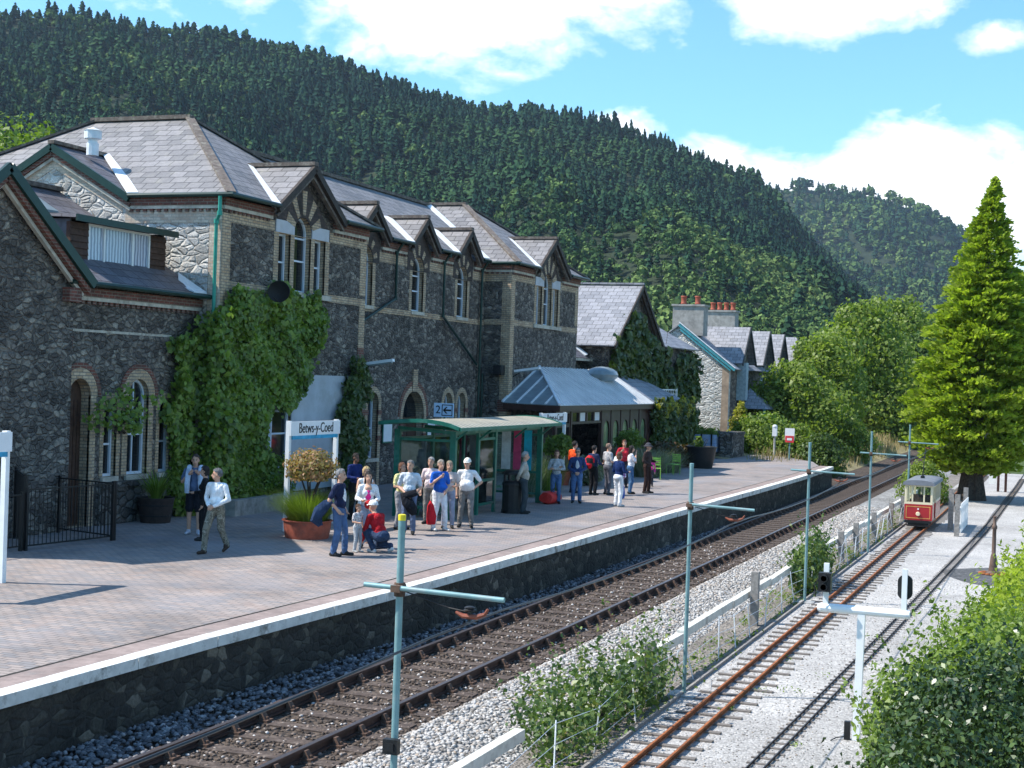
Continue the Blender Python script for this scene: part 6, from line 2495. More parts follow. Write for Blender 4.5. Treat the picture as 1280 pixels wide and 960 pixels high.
for tb, (x, y), mt, nm in ((TUB4, (-17.6, 51.5), M['leaf_light'], 'shrub'), (TUB5, (-17.4, 60), M['leaf_light'], 'shrub'), (TUB3, (-15.9, 66.9), M['leaf_light'], 'small_plant')):
    b = [(x, y, 1.35, .62, .62, .42), (x + .2, y - .2, 1.5, .4, .4, .35), (x - .2, y + .25, 1.4, .4, .4, .3)] if nm == 'shrub' else [(x - .12, y - .1, 1.15, .2, .2, .3)]
    c, u = blob_points(b, 1300 if nm == 'shrub' else 200)
    leaves(nm, leaf_quads(c, u, .075, .6), mt, tb)
    mb = MB()
    for k in range(4):
        mb.tube([(x, y, .4), (x + random.uniform(-.1, .1), y + random.uniform(-.1, .1), .9), (x + random.uniform(-.3, .3), y + random.uniform(-.3, .3), 1.35)], [.025, .02, .01], 5)
    mb.build('stem', M['bark'], tb)

c, u = blob_points([(-18.6, 77.5, 1.25, .4, .5, .35), (-18.0, 77.5, 1.2, .45, .5, .3), (-18.9, 77.8, 1.35, .3, .4, .3)], 900)
leaves('plants', leaf_quads(c, u, .09, .6), M['leaf_light'], crt)


def grass_clump(label, x, y, n, h, spread, mat, r0=.3, width=.01, name='ornamental_grass', cat='plant'):
    o = thing(name, label, cat, (x, y, 0))
    blades('foliage', o, mat, x, y, 0, n, h, spread, width, .35, r0)
    return o


grass_clump('tall feathery grass clump just past the shelter end, behind the red holdall', -16.7, 45.6, 520, 1.6, .7, M['leaf_lavender'], .5, .012)
grass_clump('second feathery clump behind the couple in jeans', -16.9, 48.6, 420, 1.4, .6, M['leaf_grass'], .45, .012)
shrub('shrub', 'green leafy shrub low at the feet of the group near the canopy', (-16.6, 52, 0), [(-16.6, 52, .5, .5, .6, .55), (-16.8, 53, .45, .5, .6, .45)], 1500, .075, M['leaf_lavender'])
grass_clump('big grey lavender clump beside the man in the dark hat', -16.2, 58.6, 900, 1.35, 1.0, M['leaf_lavender'], .6, .013, 'lavender_bush')
grass_clump('lower lavender clump in the bed before the ivy corner', -16.4, 62.2, 700, 1.05, .9, M['leaf_lavender'], .7, .013, 'lavender_bush')
shrub('shrub', 'dark reddish shrub in the bed under the ivy corner', (-17.2, 65.5, 0), [(-17.2, 65, .6, .6, 1.0, .6), (-17.0, 67, .5, .6, 1.0, .5)], 2200, .09, leafmat('reddish_leaves', [(.1, (.04, .05, .015)), (.5, (.09, .06, .025)), (.9, (.16, .08, .05))], .25))
shrub('shrub', 'green planting in the bed beside the garden chairs', (-16.7, 69.5, 0), [(-16.6, 63, .3, .5, 1.3, .35), (-16.7, 69.5, .35, .5, 1.4, .4)], 1800, .08, M['leaf_deep'])
shrub('round_bush', 'big rounded glossy green bush behind the low stone wall', (-16.3, 84, -.2), [(-16.3, 84, .9, 1.7, 1.7, 1.35), (-15.2, 83.5, .6, 1.1, 1.2, .9), (-17.5, 84.5, .7, 1.1, 1.2, 1.0)], 6500, .11, M['leaf_light'])
shrub('golden_conifer', 'small golden yellow conical shrub below the cottage gable', (-18.6, 88, -.4), [(-18.6, 88, .6, .85, .85, 1.1), (-18.6, 88, 1.6, .6, .6, .9), (-18.6, 88, 2.3, .28, .28, .6)], 3000, .09, M['leaf_yellow'])
shrub('shrub', 'dark bush in the shade at the foot of the lit cottage gable', (-20.2, 88, -.4), [(-20.3, 88, .3, .9, .9, .8), (-21.6, 88.5, .2, .9, .9, .7)], 2200, .11, M['leaf_deep'])

# brambles and weeds between the lines --------------------------------------------
shrub('bramble_bush', 'spreading green bramble clump between the plank fence and the rusty track', (-6.2, 19.8, -1.0),
      [(-6.3, 19.0, -.65, .6, .9, .5), (-5.95, 20.2, -.6, .45, .9, .55), (-5.85, 21.1, -.5, .4, .7, .65), (-6.5, 20.2, -.7, .6, .8, .45), (-6.0, 18.2, -.75, .5, .8, .4), (-5.9, 22.0, -.6, .35, .5, .5)],
      2500, .048, M['leaf_bramble'], stems=14, twigs=210)
shrub('bramble_bush', 'smaller bramble clump with pink flowers beside the third pole', (-5.85, 36, -1.0),
      [(-5.8, 35.4, -.5, .4, .9, .6), (-5.75, 36.6, -.4, .4, .9, .75), (-6.0, 37.6, -.6, .4, .7, .5)], 3200, .06, M['leaf_bramble'], stems=8, twigs=60)
Vs = []
for k in range(150):
    y = 10 + 60 * random.random() ** 1.3
    x = random.choice((random.uniform(-6.5, -5.6), random.uniform(-6.2, -5.6)))
    nn_ = random.randint(10, 40)
    c = np.stack([rng.normal(x, .1, nn_), rng.normal(y, .22, nn_), -.98 + np.abs(rng.normal(0, .07, nn_))], -1)
    Vs.append(leaf_quads(c, np.tile([0, 0, 1.], (nn_, 1)), .035, .5, .9))
for k in range(12):
    y, x = random.uniform(16, 30), random.uniform(-4.9, -2.6)
    nn_ = 12
    c = np.stack([rng.normal(x, .07, nn_), rng.normal(y, .12, nn_), -.93 + np.abs(rng.normal(0, .03, nn_))], -1)
    Vs.append(leaf_quads(c, np.tile([0, 0, 1.], (nn_, 1)), .025, .5, .9))
tag(leaves('weeds', np.concatenate(Vs), M['leaf_light']), 'low green weeds scattered over the cinder verge', 'weeds', kind='stuff')
Vs = []
for k in range(2600):
    y, s = random.uniform(76, 150), random.random()
    x = -12.3 - 3.5 * s
    z = np.interp(x, [-18, -14.2, -12.2], [.1, -.2, -1.0])
    h_ = random.uniform(.25, .7)
    a = random.uniform(0, 6.28)
    w_ = .03
    lx, ly = random.uniform(-.15, .15), random.uniform(-.15, .15)
    Vs.append([(x - w_ * math.cos(a), y - w_ * math.sin(a), z), (x + w_ * math.cos(a), y + w_ * math.sin(a), z), (x + lx + .01, y + ly, z + h_), (x + lx - .01, y + ly, z + h_)])
M['leaf_dry'] = leafmat('dry_grass', [(.1, (.2, .15, .07)), (.5, (.32, .25, .13)), (.9, (.42, .36, .2))], .3)
tag(leaves('dry_grass', np.array(Vs), M['leaf_dry']), 'pale dry grass on the bank past the platform', 'grass', kind='stuff')

# green garden chairs by the bed
for x, y, rz, lab in ((-15.5, 57.4, .3, 'lime green slatted garden chair nearest the pink jacket'), (-15.7, 61.0, -.4, 'green garden chair farther along the bed by the black tub')):
    ch = thing('garden_chair', lab, 'chair', (x, y, 0), 'green garden chairs on the platform')
    mt = M.setdefault('lime', plain('lime_green_paint', (.25, .48, .08), .45))
    mb = MB()
    for k in range(5):
        mb.box(x - .2 + k * .085, x - .13 + k * .085, y - .2, y + .2, .43, .455)
    mb.build('seat', mt, ch)
    mb = MB()
    for k in range(4):
        mb.box(x - .2, x + .2, y + .2, y + .22, .55 + k * .085, .61 + k * .085)
    mb.build('backrest', mt, ch)
    for sx in (-1, 1):
        for sy in (-1, 1):
            mb = MB()
            mb.tube([(x + sx * .2, y + sy * .21, 0), (x + sx * .2, y + sy * .21, .9 if sy > 0 else .45)], .012, 6)
            mb.build('leg', mt, ch)
    ch.rotation_euler.z = rz
# ================================================================== people
from mathutils import noise as mnoise


def clothmat(name, col, var=.18, rough=.85):
    t = NT(name)
    o = t.obj()
    a = tuple(c * (1 - var) for c in col)
    b = tuple(min(1, c * (1 + var)) for c in col)
    n = t.noise(o, 5, 3, .6)
    c = t.ramp(n, [(.35, a), (.65, b)])
    h = t.noise(t.scale(o, (1, 1, .55)), 8, 3, .6, 1.6)
    t.pbr(c, rough, 0, t.bump(h, 1., .06), .15)
    return t.mat


HM = {}


def hairmat(col):
    if col not in HM:
        t = NT('hair_%d' % len(HM))
        o = t.scale(t.obj(), (1, 1, .18))
        n = t.noise(o, 60, 3, .6, .6)
        n2 = t.noise(t.obj(), 14, 3)
        c = t.ramp(t.math('ADD', t.math('MULTIPLY', n, .7), t.math('MULTIPLY', n2, .3)), [(.32, tuple(k * .45 for k in col)), (.68, tuple(min(1, k * 1.45) for k in col))])
        t.pbr(c, .6, 0, t.bump(n, 1., .03), .3)
        HM[col] = t.mat
    return HM[col]


def patmat(name, stops, scale):
    t = NT(name)
    n = t.noise(t.obj(), scale, 2, .5)
    c = t.ramp(n, stops, 'CONSTANT')
    t.pbr(c, .85, 0, t.bump(t.noise(t.obj(), 9, 3), .5, .03), .15)
    return t.mat


CM = {}


def cloth(col):
    key = tuple(round(c, 3) for c in col)
    if key not in CM:
        CM[key] = clothmat('cloth_%d' % len(CM), col)
    return CM[key]


SKIN = plain('skin', (.52, .3, .21), .55, 0, .08, 20, 0, .3)
SKIN_D = plain('brown_skin', (.2, .1, .065), .55, 0, .08, 20, 0, .3)
EYE = plain('dark_eye', (.02, .015, .012), .3)
LIP = plain('lip', (.36, .14, .11), .5)
CAMO = patmat('camouflage_cloth', [(0, (.2, .18, .14)), (.45, (.12, .11, .085)), (.52, (.28, .26, .21)), (.6, (.16, .15, .12))], 9)
FLORAL = patmat('patterned_cloth', [(0, (.6, .6, .6)), (.45, (.1, .1, .13)), (.52, (.65, .62, .62)), (.62, (.3, .3, .36))], 22)
STRIPE = NT('striped_cloth')
_w = STRIPE.n('ShaderNodeTexWave', wave_type='BANDS', bands_direction='Z')
STRIPE.lk(STRIPE.obj(), _w.inputs[0])
_w.inputs['Scale'].default_value = 9
STRIPE.pbr(STRIPE.ramp(_w.outputs['Fac'], [(.4, (.1, .14, .3)), (.5, (.7, .72, .75))]), .85)
STRIPE = STRIPE.mat


def person(label, x, y, face, h=1.72, top=(.6, .6, .6), legs=(.08, .1, .16), skin=None, hair=(.3, .3, .3), hairstyle='short', sleeve='short', lower='trousers',
           arms=('down', 'down'), stance='stand', lean=0., fat=1., shoes=(.03, .03, .03), head_turn=0., hat=None, glasses=False, child=False, z0=0., neck='crew', inner=None, fem=False):
    """one continuous body; face = heading in degrees, 0 looks along +y, 90 towards -x"""
    skin = skin or SKIN
    mats = [skin, top if isinstance(top, bpy.types.Material) else cloth(top), legs if isinstance(legs, bpy.types.Material) else cloth(legs), cloth(shoes), EYE, LIP, cloth(inner or (.7, .7, .7))]
    SK, TOP, LEG, SHOE, INN = 0, 1, 2, 3, 6
    s = h / 1.75
    hs = 1.18 if child else 1.0
    V3 = Vector
    prim = []                                        # (kind, a, b, ra, rb, mat) in body frame: x right, y forward, z up

    def cap(a, b, ra, rb, m):
        prim.append(('c', V3(a), V3(b), ra, rb, m))

    def el(c, r, m, rot=None):
        prim.append(('e', V3(c), V3(r), rot, 0, m))
    w = .92 if fem else 1.0
    # pelvis and legs
    hipz = .93
    sitting = stance in ('sit', 'crouch')
    if stance == 'sit':
        hipz = .52
    if stance == 'crouch':
        hipz = .33
    lo = V3((0, 0, hipz - .93))
    feet = {'stand': ((-.11, .02), (.11, -.02)), 'wide': ((-.15, .05), (.15, -.03)), 'walk': ((-.1, -.27), (.09, .3)), 'contra': ((-.12, .1), (.13, -.04))}
    for i, sx in enumerate((-1, 1)):
        hip = V3((sx * .092, 0, hipz))
        if stance == 'sit':
            knee, ank = V3((sx * .12, .42, .48)), V3((sx * .13, .38, .08))
            toe = ank + V3((sx * .03, .17, -.045))
        elif stance == 'crouch':
            if sx < 0:
                knee, ank = V3((sx * .17, .36, .47)), V3((sx * .14, .12, .08))
                toe = ank + V3((0, .16, -.045))
            else:
                knee, ank = V3((sx * .14, .32, .1)), V3((sx * .14, -.12, .13))
                toe = ank + V3((0, .05, -.1))
        else:
            f = feet[stance][i]
            ank = V3((f[0], f[1], .085))
            if stance == 'walk' and f[1] < 0:
                ank = V3((f[0], f[1], .16))
            knee = (hip + ank) / 2 + V3((0, .05 if stance != 'walk' else .09, 0))
            knee.z = .5
            toe = ank + V3((sx * .03, .165, -.045))
            if stance == 'walk' and f[1] < 0:
                toe = ank + V3((0, .12, -.115))
        if lower == 'shorts':
            mid = hip.lerp(knee, .82)
            cap(hip, mid, .1, .098, LEG)
            cap(mid, knee, .064, .056, SK)
            cap(knee, ank, .058, .04, SK)
        elif lower == 'skirt':
            cap(hip, knee, .08, .07, LEG)
            cap(knee, ank, .052, .036, SK)
        else:
            cap(hip, knee, .102 * (fat * .4 + .6), .078, LEG)
            cap(knee, ank + V3((0, 0, .03)), .074, .064, LEG)
            cap(ank + V3((0, 0, .03)), ank, .062, .058, LEG)
        heel = ank + V3((0, -.05, -.04))
        cap(heel, toe, .045, .036, SHOE)
        cap(ank, ank + V3((0, .05, -.03)), .05, .045, SHOE)
    bend = Matrix.Rotation(-R(lean), 3, 'X')

    def T(p):                                        # upper body bends at the hips
        return bend @ (V3(p) - V3((0, 0, .95))) + V3((0, 0, .95)) + lo
    el(T((0, -.012, .95)), (.178 * (fat * .5 + .5), .132 * fat, .13), LEG)
    if lower == 'skirt':
        for k in range(5):
            f = k / 4
            el((0, .01, hipz - .05 - .36 * f), (.17 + .035 * f, .135 + .05 * f, .1), LEG)
    el(T((0, .02 + .035 * (fat - 1) * 3, 1.08)), (.158 * w * fat, .122 * fat ** 1.3, .17), TOP)
    el(T((0, .0, 1.27)), (.176 * w, .122, .2), TOP)
    if fem:
        for sx in (-1, 1):
            el(T((sx * .075, .085, 1.27)), (.075, .065, .075), TOP)
    if inner:
        el(T((0, .075, 1.2)), (.075, .075, .2), INN)
    cap(T((-.15 * w, -.005, 1.415)), T((.15 * w, -.005, 1.415)), .066, .066, TOP)
    nb = T((0, -.005, 1.44))
    el(T((0, .0, 1.44)), (.1, .08, .05), SK if neck == 'low' else TOP)
    if neck == 'low':
        el(T((0, .07, 1.38)), (.09, .06, .07), SK)
    hc = T((0, .03 + .0006 * lean, 1.635))
    hc = nb + (hc - nb)
    if lean > 20:
        hc = nb + V3((0, .09, .17))
    cap(nb, hc + V3((0, -.01, -.06)), .056, .054, SK)
    hr = Matrix.Rotation(R(head_turn), 3, 'Z')

    def Hd(p):
        return hc + hr @ (V3(p) * hs)
    el(Hd((0, -.012, .03)), (.077 * hs, .096 * hs, .1 * hs), SK, hr)
    el(Hd((0, .025, -.045)), (.06 * hs, .066 * hs, .078 * hs), SK, hr)
    cap(Hd((0, .088, .01)), Hd((0, .112, -.03)), .011, .016, SK)
    for sx in (-1, 1):
        el(Hd((sx * .078, -.01, -.005)), (.014, .022, .032), SK, hr)
    # arms
    hands = []
    for i, sx in enumerate((-1, 1)):
        sh_ = T((sx * .185 * w, -.005, 1.41))
        pose = arms[i]
        if isinstance(pose, tuple):
            el_, wr = pose
            el_, wr = T(el_), T(wr)
        elif pose == 'down':
            el_, wr = T((sx * .25, -.04, 1.13)), T((sx * .245, .04, .88))
        elif pose == 'pocket':
            el_, wr = T((sx * .29, -.1, 1.14)), T((sx * .19, .05, .95))
        elif pose == 'belly':
            el_, wr = T((sx * .27, -.02, 1.13)), T((sx * .07, .2, 1.0))
        elif pose == 'cross':
            el_, wr = T((sx * .25, .07, 1.15)), T((-sx * .07, .2, 1.19 + .03 * sx))
        elif pose == 'face':
            el_, wr = T((sx * .22, .13, 1.17)), T((sx * .06, .17, 1.46))
        elif pose == 'chest':
            el_, wr = T((sx * .27, .02, 1.16)), T((sx * .12, .17, 1.33))
        elif pose == 'hold':
            el_, wr = T((sx * .25, .02, 1.14)), T((sx * .17, .24, 1.12))
        elif pose == 'reach':
            el_, wr = T((sx * .2, .22, 1.22)), T((sx * .12, .46, 1.08))
        elif pose == 'back':
            el_, wr = T((sx * .27, -.12, 1.15)), T((sx * .08, -.19, .98))
        elif pose == 'hip':
            el_, wr = T((sx * .37, -.06, 1.17)), T((sx * .2, .02, 1.02))
        if sleeve == 'long':
            cap(sh_, el_, .064, .053, TOP)
            cap(el_, wr, .053, .042, TOP)
        elif sleeve == 'none':
            cap(sh_, el_, .052, .043, SK)
            cap(el_, wr, .043, .028, SK)
        else:
            md = sh_.lerp(el_, .72)
            cap(sh_, md, .066, .063, TOP)
            cap(md, el_, .046, .042, SK)
            cap(el_, wr, .043, .028, SK)
        d = (wr - el_).normalized()
        pal = wr + d * .075
        cap(wr, pal, .03, .034, SK)
        hands.append((wr, pal, d, sx))
    # skin the primitives as one surface
    mb = MB()
    for k_, a, b, ra, rb, m_ in prim:
        if k_ == 'c':
            d = b - a
            n_ = 10
            L = max(d.length, 1e-4)
            d = d / L
            pts = [a - d * ra * .98, a - d * ra * .7, a, b, b + d * rb * .7, b + d * rb * .98]
            mb.tube(pts, [ra * .2, ra * .714, ra, rb, rb * .714, rb * .2], n_)
        else:
            mb.ell(a, b, 14, 10, rot=ra)
    me = bpy.data.meshes.new('tmp')
    me.from_pydata(mb.v, [], mb.f)
    ob = bpy.data.objects.new('tmp', me)
    COL.objects.link(ob)
    bm = bmesh.new()
    bm.from_mesh(me)
    bmesh.ops.remove_doubles(bm, verts=bm.verts, dist=1e-5)
    bmesh.ops.recalc_face_normals(bm, faces=bm.faces)
    bm.to_mesh(me)
    bm.free()
    rm = ob.modifiers.new('r', 'REMESH')
    rm.mode = 'VOXEL'
    rm.voxel_size = .0135
    sm = ob.modifiers.new('s', 'SMOOTH')
    sm.factor = .5
    sm.iterations = 3
    dg = bpy.context.evaluated_depsgraph_get()
    out = bpy.data.meshes.new_from_object(ob.evaluated_get(dg))
    bpy.data.objects.remove(ob)
    n = len(out.vertices)
    co_ = np.empty(n * 3, np.float32)
    out.vertices.foreach_get('co', co_)
    co_ = co_.reshape(-1, 3)
    nf = len(out.polygons)
    ce = np.empty(nf * 3, np.float32)
    out.polygons.foreach_get('center', ce)
    ce = ce.reshape(-1, 3)
    best = np.full(nf, 9.)
    mi = np.zeros(nf, np.int32)
    for k_, a, b, ra, rb, m_ in prim:
        if k_ == 'c':
            a_, b_ = np.array(a), np.array(b)
            d = b_ - a_
            t_ = np.clip(((ce - a_) @ d) / max(d @ d, 1e-9), 0, 1)
            ds = np.linalg.norm(ce - a_ - t_[:, None] * d, axis=1) - (ra + (rb - ra) * t_)
        else:
            q = ce - np.array(a)
            if ra is not None:
                q = q @ np.array(ra)
            r_ = np.array(b)
            ds = (np.linalg.norm(q / r_, axis=1) - 1) * r_.min()
        ds = ds - (.004 if m_ == TOP else 0)
        u_ = ds < best
        best[u_] = ds[u_]
        mi[u_] = m_
    # folds in the clothes
    nl = np.array([len(p.vertices) for p in out.polygons])
    vi = np.empty(int(nl.sum()), np.int32)
    out.polygons.foreach_get('vertices', vi)
    cl = np.ones(n, bool)
    cl[vi[np.repeat(mi == SK, nl)]] = False
    cl[vi[np.repeat(mi == SHOE, nl)]] = False
    sd = V3((x * 3.1, y * 1.7, h * 5))
    for i_ in np.where(cl)[0]:
        p = co_[i_]
        w1 = mnoise.noise_vector(V3((p[0] * 7, p[1] * 7, p[2] * 4.2)) + sd)
        w2 = mnoise.noise(V3((p[0] * 13 + p[2] * 9, p[1] * 13 - p[2] * 6, p[2] * 16)) + sd)
        co_[i_] = (p[0] + w1[0] * .012 + w2 * .005, p[1] + w1[1] * .012 + w2 * .005, p[2])
    # fine pieces: fingers, eyes, mouth, brows
    xb = MB()
    xb.v = co_.tolist()
    for wr, pal, d, sx in hands:
        side = d.cross(V3((0, 1, 0)) if abs(d.y) < .8 else V3((0, 0, 1))).normalized()
        nrm = side.cross(d).normalized()
        if nrm.dot(V3((-sx, .4, 0))) < 0:
            nrm = -nrm
        f0 = []
        for k, (o_, ln) in enumerate(((-.024, .06), (-.008, .072), (.008, .068), (.024, .05))):
            p0 = pal + side * o_ + d * .012
            p1 = p0 + d * ln * .55 + nrm * .008
            p2 = p1 + d * ln * .35 + nrm * .026
            f0.append((p0, p1, p2, .0095))
        tdir = side * (-1 if side.dot(V3((0, 1, 0))) < 0 else 1)
        p0 = wr.lerp(pal, .45) + tdir * .022
        f0.append((p0, p0 + tdir * .025 + d * .025 + nrm * .01, p0 + tdir * .028 + d * .055 + nrm * .022, .011))
        for p0, p1, p2, r_ in f0:
            xb.tube([p0, p1, p2, p2 + (p2 - p1).normalized() * .008], [r_, r_ * .92, r_ * .8, r_ * .35], 6, m=SK)
    for sx in (-1, 1):
        xb.ell(Hd((sx * .032, .083, .012)), (.011, .008, .007), 8, 5, m=4)
        xb.bar(Hd((sx * .016, .088, .03)), Hd((sx * .05, .076, .03)), .008, .007, m=4)
    xb.bar(Hd((-.022, .087, -.068)), Hd((.022, .087, -.068)), .012, .01, m=5)
    polys = [tuple(p.vertices) for p in out.polygons]
    Vv = np.array(xb.v)
    allf = polys + xb.f
    allm = list(mi) + xb.m
    c_, s_ = math.cos(R(face)), math.sin(R(face))
    rotz = Matrix.Rotation(R(face), 4, 'Z')
    Vv = Vv * s
    zmin = Vv[:, 2].min()
    me2 = bpy.data.meshes.new('person')
    me2.from_pydata(Vv.tolist(), [], allf)
    for m_ in mats:
        me2.materials.append(m_)
    me2.polygons.foreach_set('material_index', np.array(allm, np.int32))
    me2.polygons.foreach_set('use_smooth', [True] * len(allf))
    me2.update()
    bpy.data.meshes.remove(out)
    o = bpy.data.objects.new('person', me2)
    COL.objects.link(o)
    o.location = (x, y, z0 - (zmin if stance != 'sit' else 0))
    o.rotation_euler.z = R(face)
    tag(o, label, 'person')

    def child_part(name, mb_, mat):
        mb_.v = [tuple(V3(p) * s) for p in mb_.v]
        loc, rot = o.location.copy(), o.rotation_euler.copy()
        q = mb_.build(name, mat, None, smooth=True)
        q.parent = o
        return q
    hb = MB()
    cen = Hd((0, -.016, .035))
    K, Nn = 14, 20
    rr = (.088 * hs, .108 * hs, .108 * hs)
    if hat is None or hairstyle != 'short':
        pts = {}
        for a in range(K + 1):
            ph = PI * a / K
            for j in range(Nn):
                t_ = 2 * PI * j / Nn
                p = V3((rr[0] * math.sin(ph) * math.cos(t_), rr[1] * math.sin(ph) * math.sin(t_), rr[2] * math.cos(ph)))
                jit = 1 + .05 * math.sin(7 * t_ + 3 * ph) + random.uniform(-.06, .06)
                if hairstyle == 'curly':
                    jit += random.uniform(0, .1)
                if hairstyle in ('long', 'bob') and ph > 1.5 and math.sin(t_) < .25:
                    zl = -.32 if hairstyle == 'long' else -.13
                    p = V3((rr[0] * 1.0 * math.cos(t_), rr[1] * math.sin(t_) * .95, zl * hs * (ph - 1.5) / 1.64))
                pts[a, j] = cen + hr @ (p * jit)
        for a in range(K):
            for j in range(Nn):
                t_ = 2 * PI * (j + .5) / Nn
                ph = PI * (a + .5) / K
                front = math.sin(t_)
                lim = (1.02 + random.uniform(-.12, .12)) if front > .55 else (1.45 if front > .15 else (2.05 if front > -.3 else 2.2))
                if hairstyle in ('long', 'bob'):
                    lim = 1.05 if front > .5 else (1.5 if front > .28 else 3.2)
                if hairstyle == 'balding':
                    if ph < .75 or front > .35:
                        continue
                if hat and ph < .6:
                    pass
                if ph < lim:
                    q = [pts[a, j], pts[a, (j + 1) % Nn], pts[a + 1, (j + 1) % Nn], pts[a + 1, j]]
                    hb.face(q)
        child_part('hair', hb, hairmat(hair))
    if hat:
        kind, col = hat
        hb = MB()
        for a in range(7):
            for j in range(18):
                q = []
                for da, dj in ((0, 0), (0, 1), (1, 1), (1, 0)):
                    ph, t_ = 1.52 * (a + da) / 7, 2 * PI * (j + dj) / 18
                    q.append(cen + hr @ V3((.098 * hs * math.sin(ph) * math.cos(t_), .118 * hs * math.sin(ph) * math.sin(t_), .118 * hs * math.cos(ph) + .004)))
                hb.face(q)
        if kind == 'cap':
            for j in range(6):
                t0, t1 = PI * (.2 + .1 * j), PI * (.3 + .1 * j)
                e = [cen + hr @ V3((.098 * hs * math.cos(t), .116 * hs * math.sin(t), .01)) for t in (t0, t1)]
                f = [cen + hr @ V3((.098 * hs * math.cos(t), .116 * hs * math.sin(t) + .075 * math.sin(t) ** 2, -.008)) for t in (t0, t1)]
                hb.hexa([e[0], e[1], f[1], f[0], e[0] + V3((0, 0, .008)), e[1] + V3((0, 0, .008)), f[1] + V3((0, 0, .006)), f[0] + V3((0, 0, .006))])
        if kind == 'brim':
            for j in range(18):
                t0, t1 = 2 * PI * j / 18, 2 * PI * (j + 1) / 18
                e = [cen + hr @ V3((.098 * math.cos(t), .118 * math.sin(t), .012)) for t in (t0, t1)]
                f = [cen + hr @ V3((.16 * math.cos(t), .18 * math.sin(t), -.02)) for t in (t0, t1)]
                hb.hexa([e[0], e[1], f[1], f[0], e[0] + V3((0, 0, .01)), e[1] + V3((0, 0, .01)), f[1] + V3((0, 0, .008)), f[0] + V3((0, 0, .008))])
        child_part('cap' if kind == 'cap' else 'hat', hb, cloth(col))
    if glasses:
        gb = MB()
        for sx in (-1, 1):
            gb.ell(Hd((sx * .034, .092, .012)), (.03, .012, .02), 10, 6)
            gb.bar(Hd((sx * .062, .085, .018)), Hd((sx * .082, -.01, .012)), .006, .006)
        child_part('sunglasses', gb, EYE)
    W_ = lambda p: Matrix.Translation(o.location) @ rotz @ (V3(p) * s)
    o['_'] = 0
    del o['_']
    return o, W_, hands, T


def lump(name, label, cat, pts, r, mat, amp=.02, origin=None, flat=None):
    """soft draped or stuffed thing: a fat tube through points, roughened"""
    mb = MB()
    mb.tube(pts, r, 12)
    if flat:
        c = sum((Vector(p) for p in pts), Vector()) / len(pts)
        mb.v = [tuple(c + (Vector(p) - c) * Vector(flat)) for p in mb.v] if False else mb.v
    soft(mb, amp, 9)
    o = mb.build(name, mat, origin=origin or tuple(pts[0]), smooth=True)
    return tag(o, label, cat)


def at_person(W_, pts):
    return [tuple(W_(p)) for p in pts]


WHITE, NAVY, DENIM, BLACK = (.74, .74, .76), (.015, .022, .06), (.075, .13, .25), (.014, .014, .016)
GREYH, WHITEH, BROWNH, DARKH, BLONDE = (.14, .14, .145), (.4, .385, .365), (.09, .045, .025), (.018, .014, .013), (.5, .36, .18)

# 1 young man with a towel
p1, W1, h1, T1 = person('young man in blue T-shirt and dark shorts with a towel round his shoulders', -18.95, 29.5, 205, 1.84, (.09, .13, .22), (.012, .014, .02), hair=(.06, .04, .03),
                        lower='shorts', arms=('chest', 'chest'), shoes=(.5, .52, .6), neck='crew')
mb = MB()
for sx in (-1, 1):
    mb.tube([W1(q) for q in ((sx * .08, -.1, 1.46), (sx * .12, .03, 1.5), (sx * .13, .15, 1.38), (sx * .15, .17, 1.15), (sx * .15, .16, .92))], [.05, .055, .055, .06, .05], 8)
soft(mb, .02, 9)
tag(mb.build('towel', cloth((.5, .58, .7)), origin=tuple(W1((0, 0, 1.4))), smooth=True), 'pale blue towel hung round the young man in shorts', 'towel')
# 2 woman in black behind the old man
person('woman in black mostly hidden behind the man in a white jumper', -18.1, 28.6, 120, 1.66, BLACK, BLACK, hair=DARKH, hairstyle='bob', sleeve='long', arms=('down', 'hold'), fem=True)
# 3 old man in white jumper
person('old man in a white long sleeved jumper and mottled grey trousers walking', -16.7, 26.85, 180, 1.76, (.8, .82, .84), CAMO, hair=GREYH, sleeve='long', arms=('belly', 'belly'), stance='walk', head_turn=-60, shoes=(.06, .04, .03))
# 4 man in navy and white polo
p4, W4, h4, T4 = person('grey haired man in a navy and white polo and jeans, jacket over arm', -14.4, 27.95, 275, 1.82, NAVY, DENIM, hair=(.2, .2, .205), arms=('pocket', 'pocket'), stance='contra', inner=(.7, .7, .72))
lump('jacket', 'dark blue jacket hung behind the arm of the man in jeans', 'jacket', at_person(W4, [(.22, -.06, 1.12), (.27, -.16, 1.06), (.3, -.3, .92), (.28, -.36, .75), (.25, -.3, .62)]), [.05, .1, .13, .11, .05], cloth((.02, .04, .09)), .05)
# 5 woman in pink
p5, W5, h5, T5 = person('dark haired woman in a bright pink top and open white cardigan holding a red purse', -14.55, 29.6, 215, 1.68, (.75, .75, .76), (.3, .38, .5), hair=DARKH, hairstyle='long', sleeve='long', arms=('hold', 'hold'), inner=(.75, .03, .25), neck='low', fem=True)
mb = MB()
mb.ell(W5((.02, .27, 1.02)), (.09, .07, .1), 12, 8)
soft(mb, .02, 10)
tag(mb.build('handbag', cloth((.5, .03, .03)), origin=tuple(W5((.02, .27, .95))), smooth=True), 'small red purse in the hands of the woman in pink', 'bag')
# 6 crouching man
person('man in a red jumper and white cap crouching low on the platform', -13.85, 28.95, 70, 1.78, (.36, .012, .02), (.03, .05, .1), hair=GREYH, sleeve='long', arms=('reach', 'reach'), stance='crouch', lean=28, hat=('cap', (.72, .72, .72)), shoes=(.5, .5, .5))
person('small child in a patterned top standing before the crouching man', -14.35, 28.75, 250, 1.02, FLORAL, (.4, .42, .45), hair=BROWNH, sleeve='short', arms=('down', 'hold'), child=True, shoes=(.4, .4, .4))
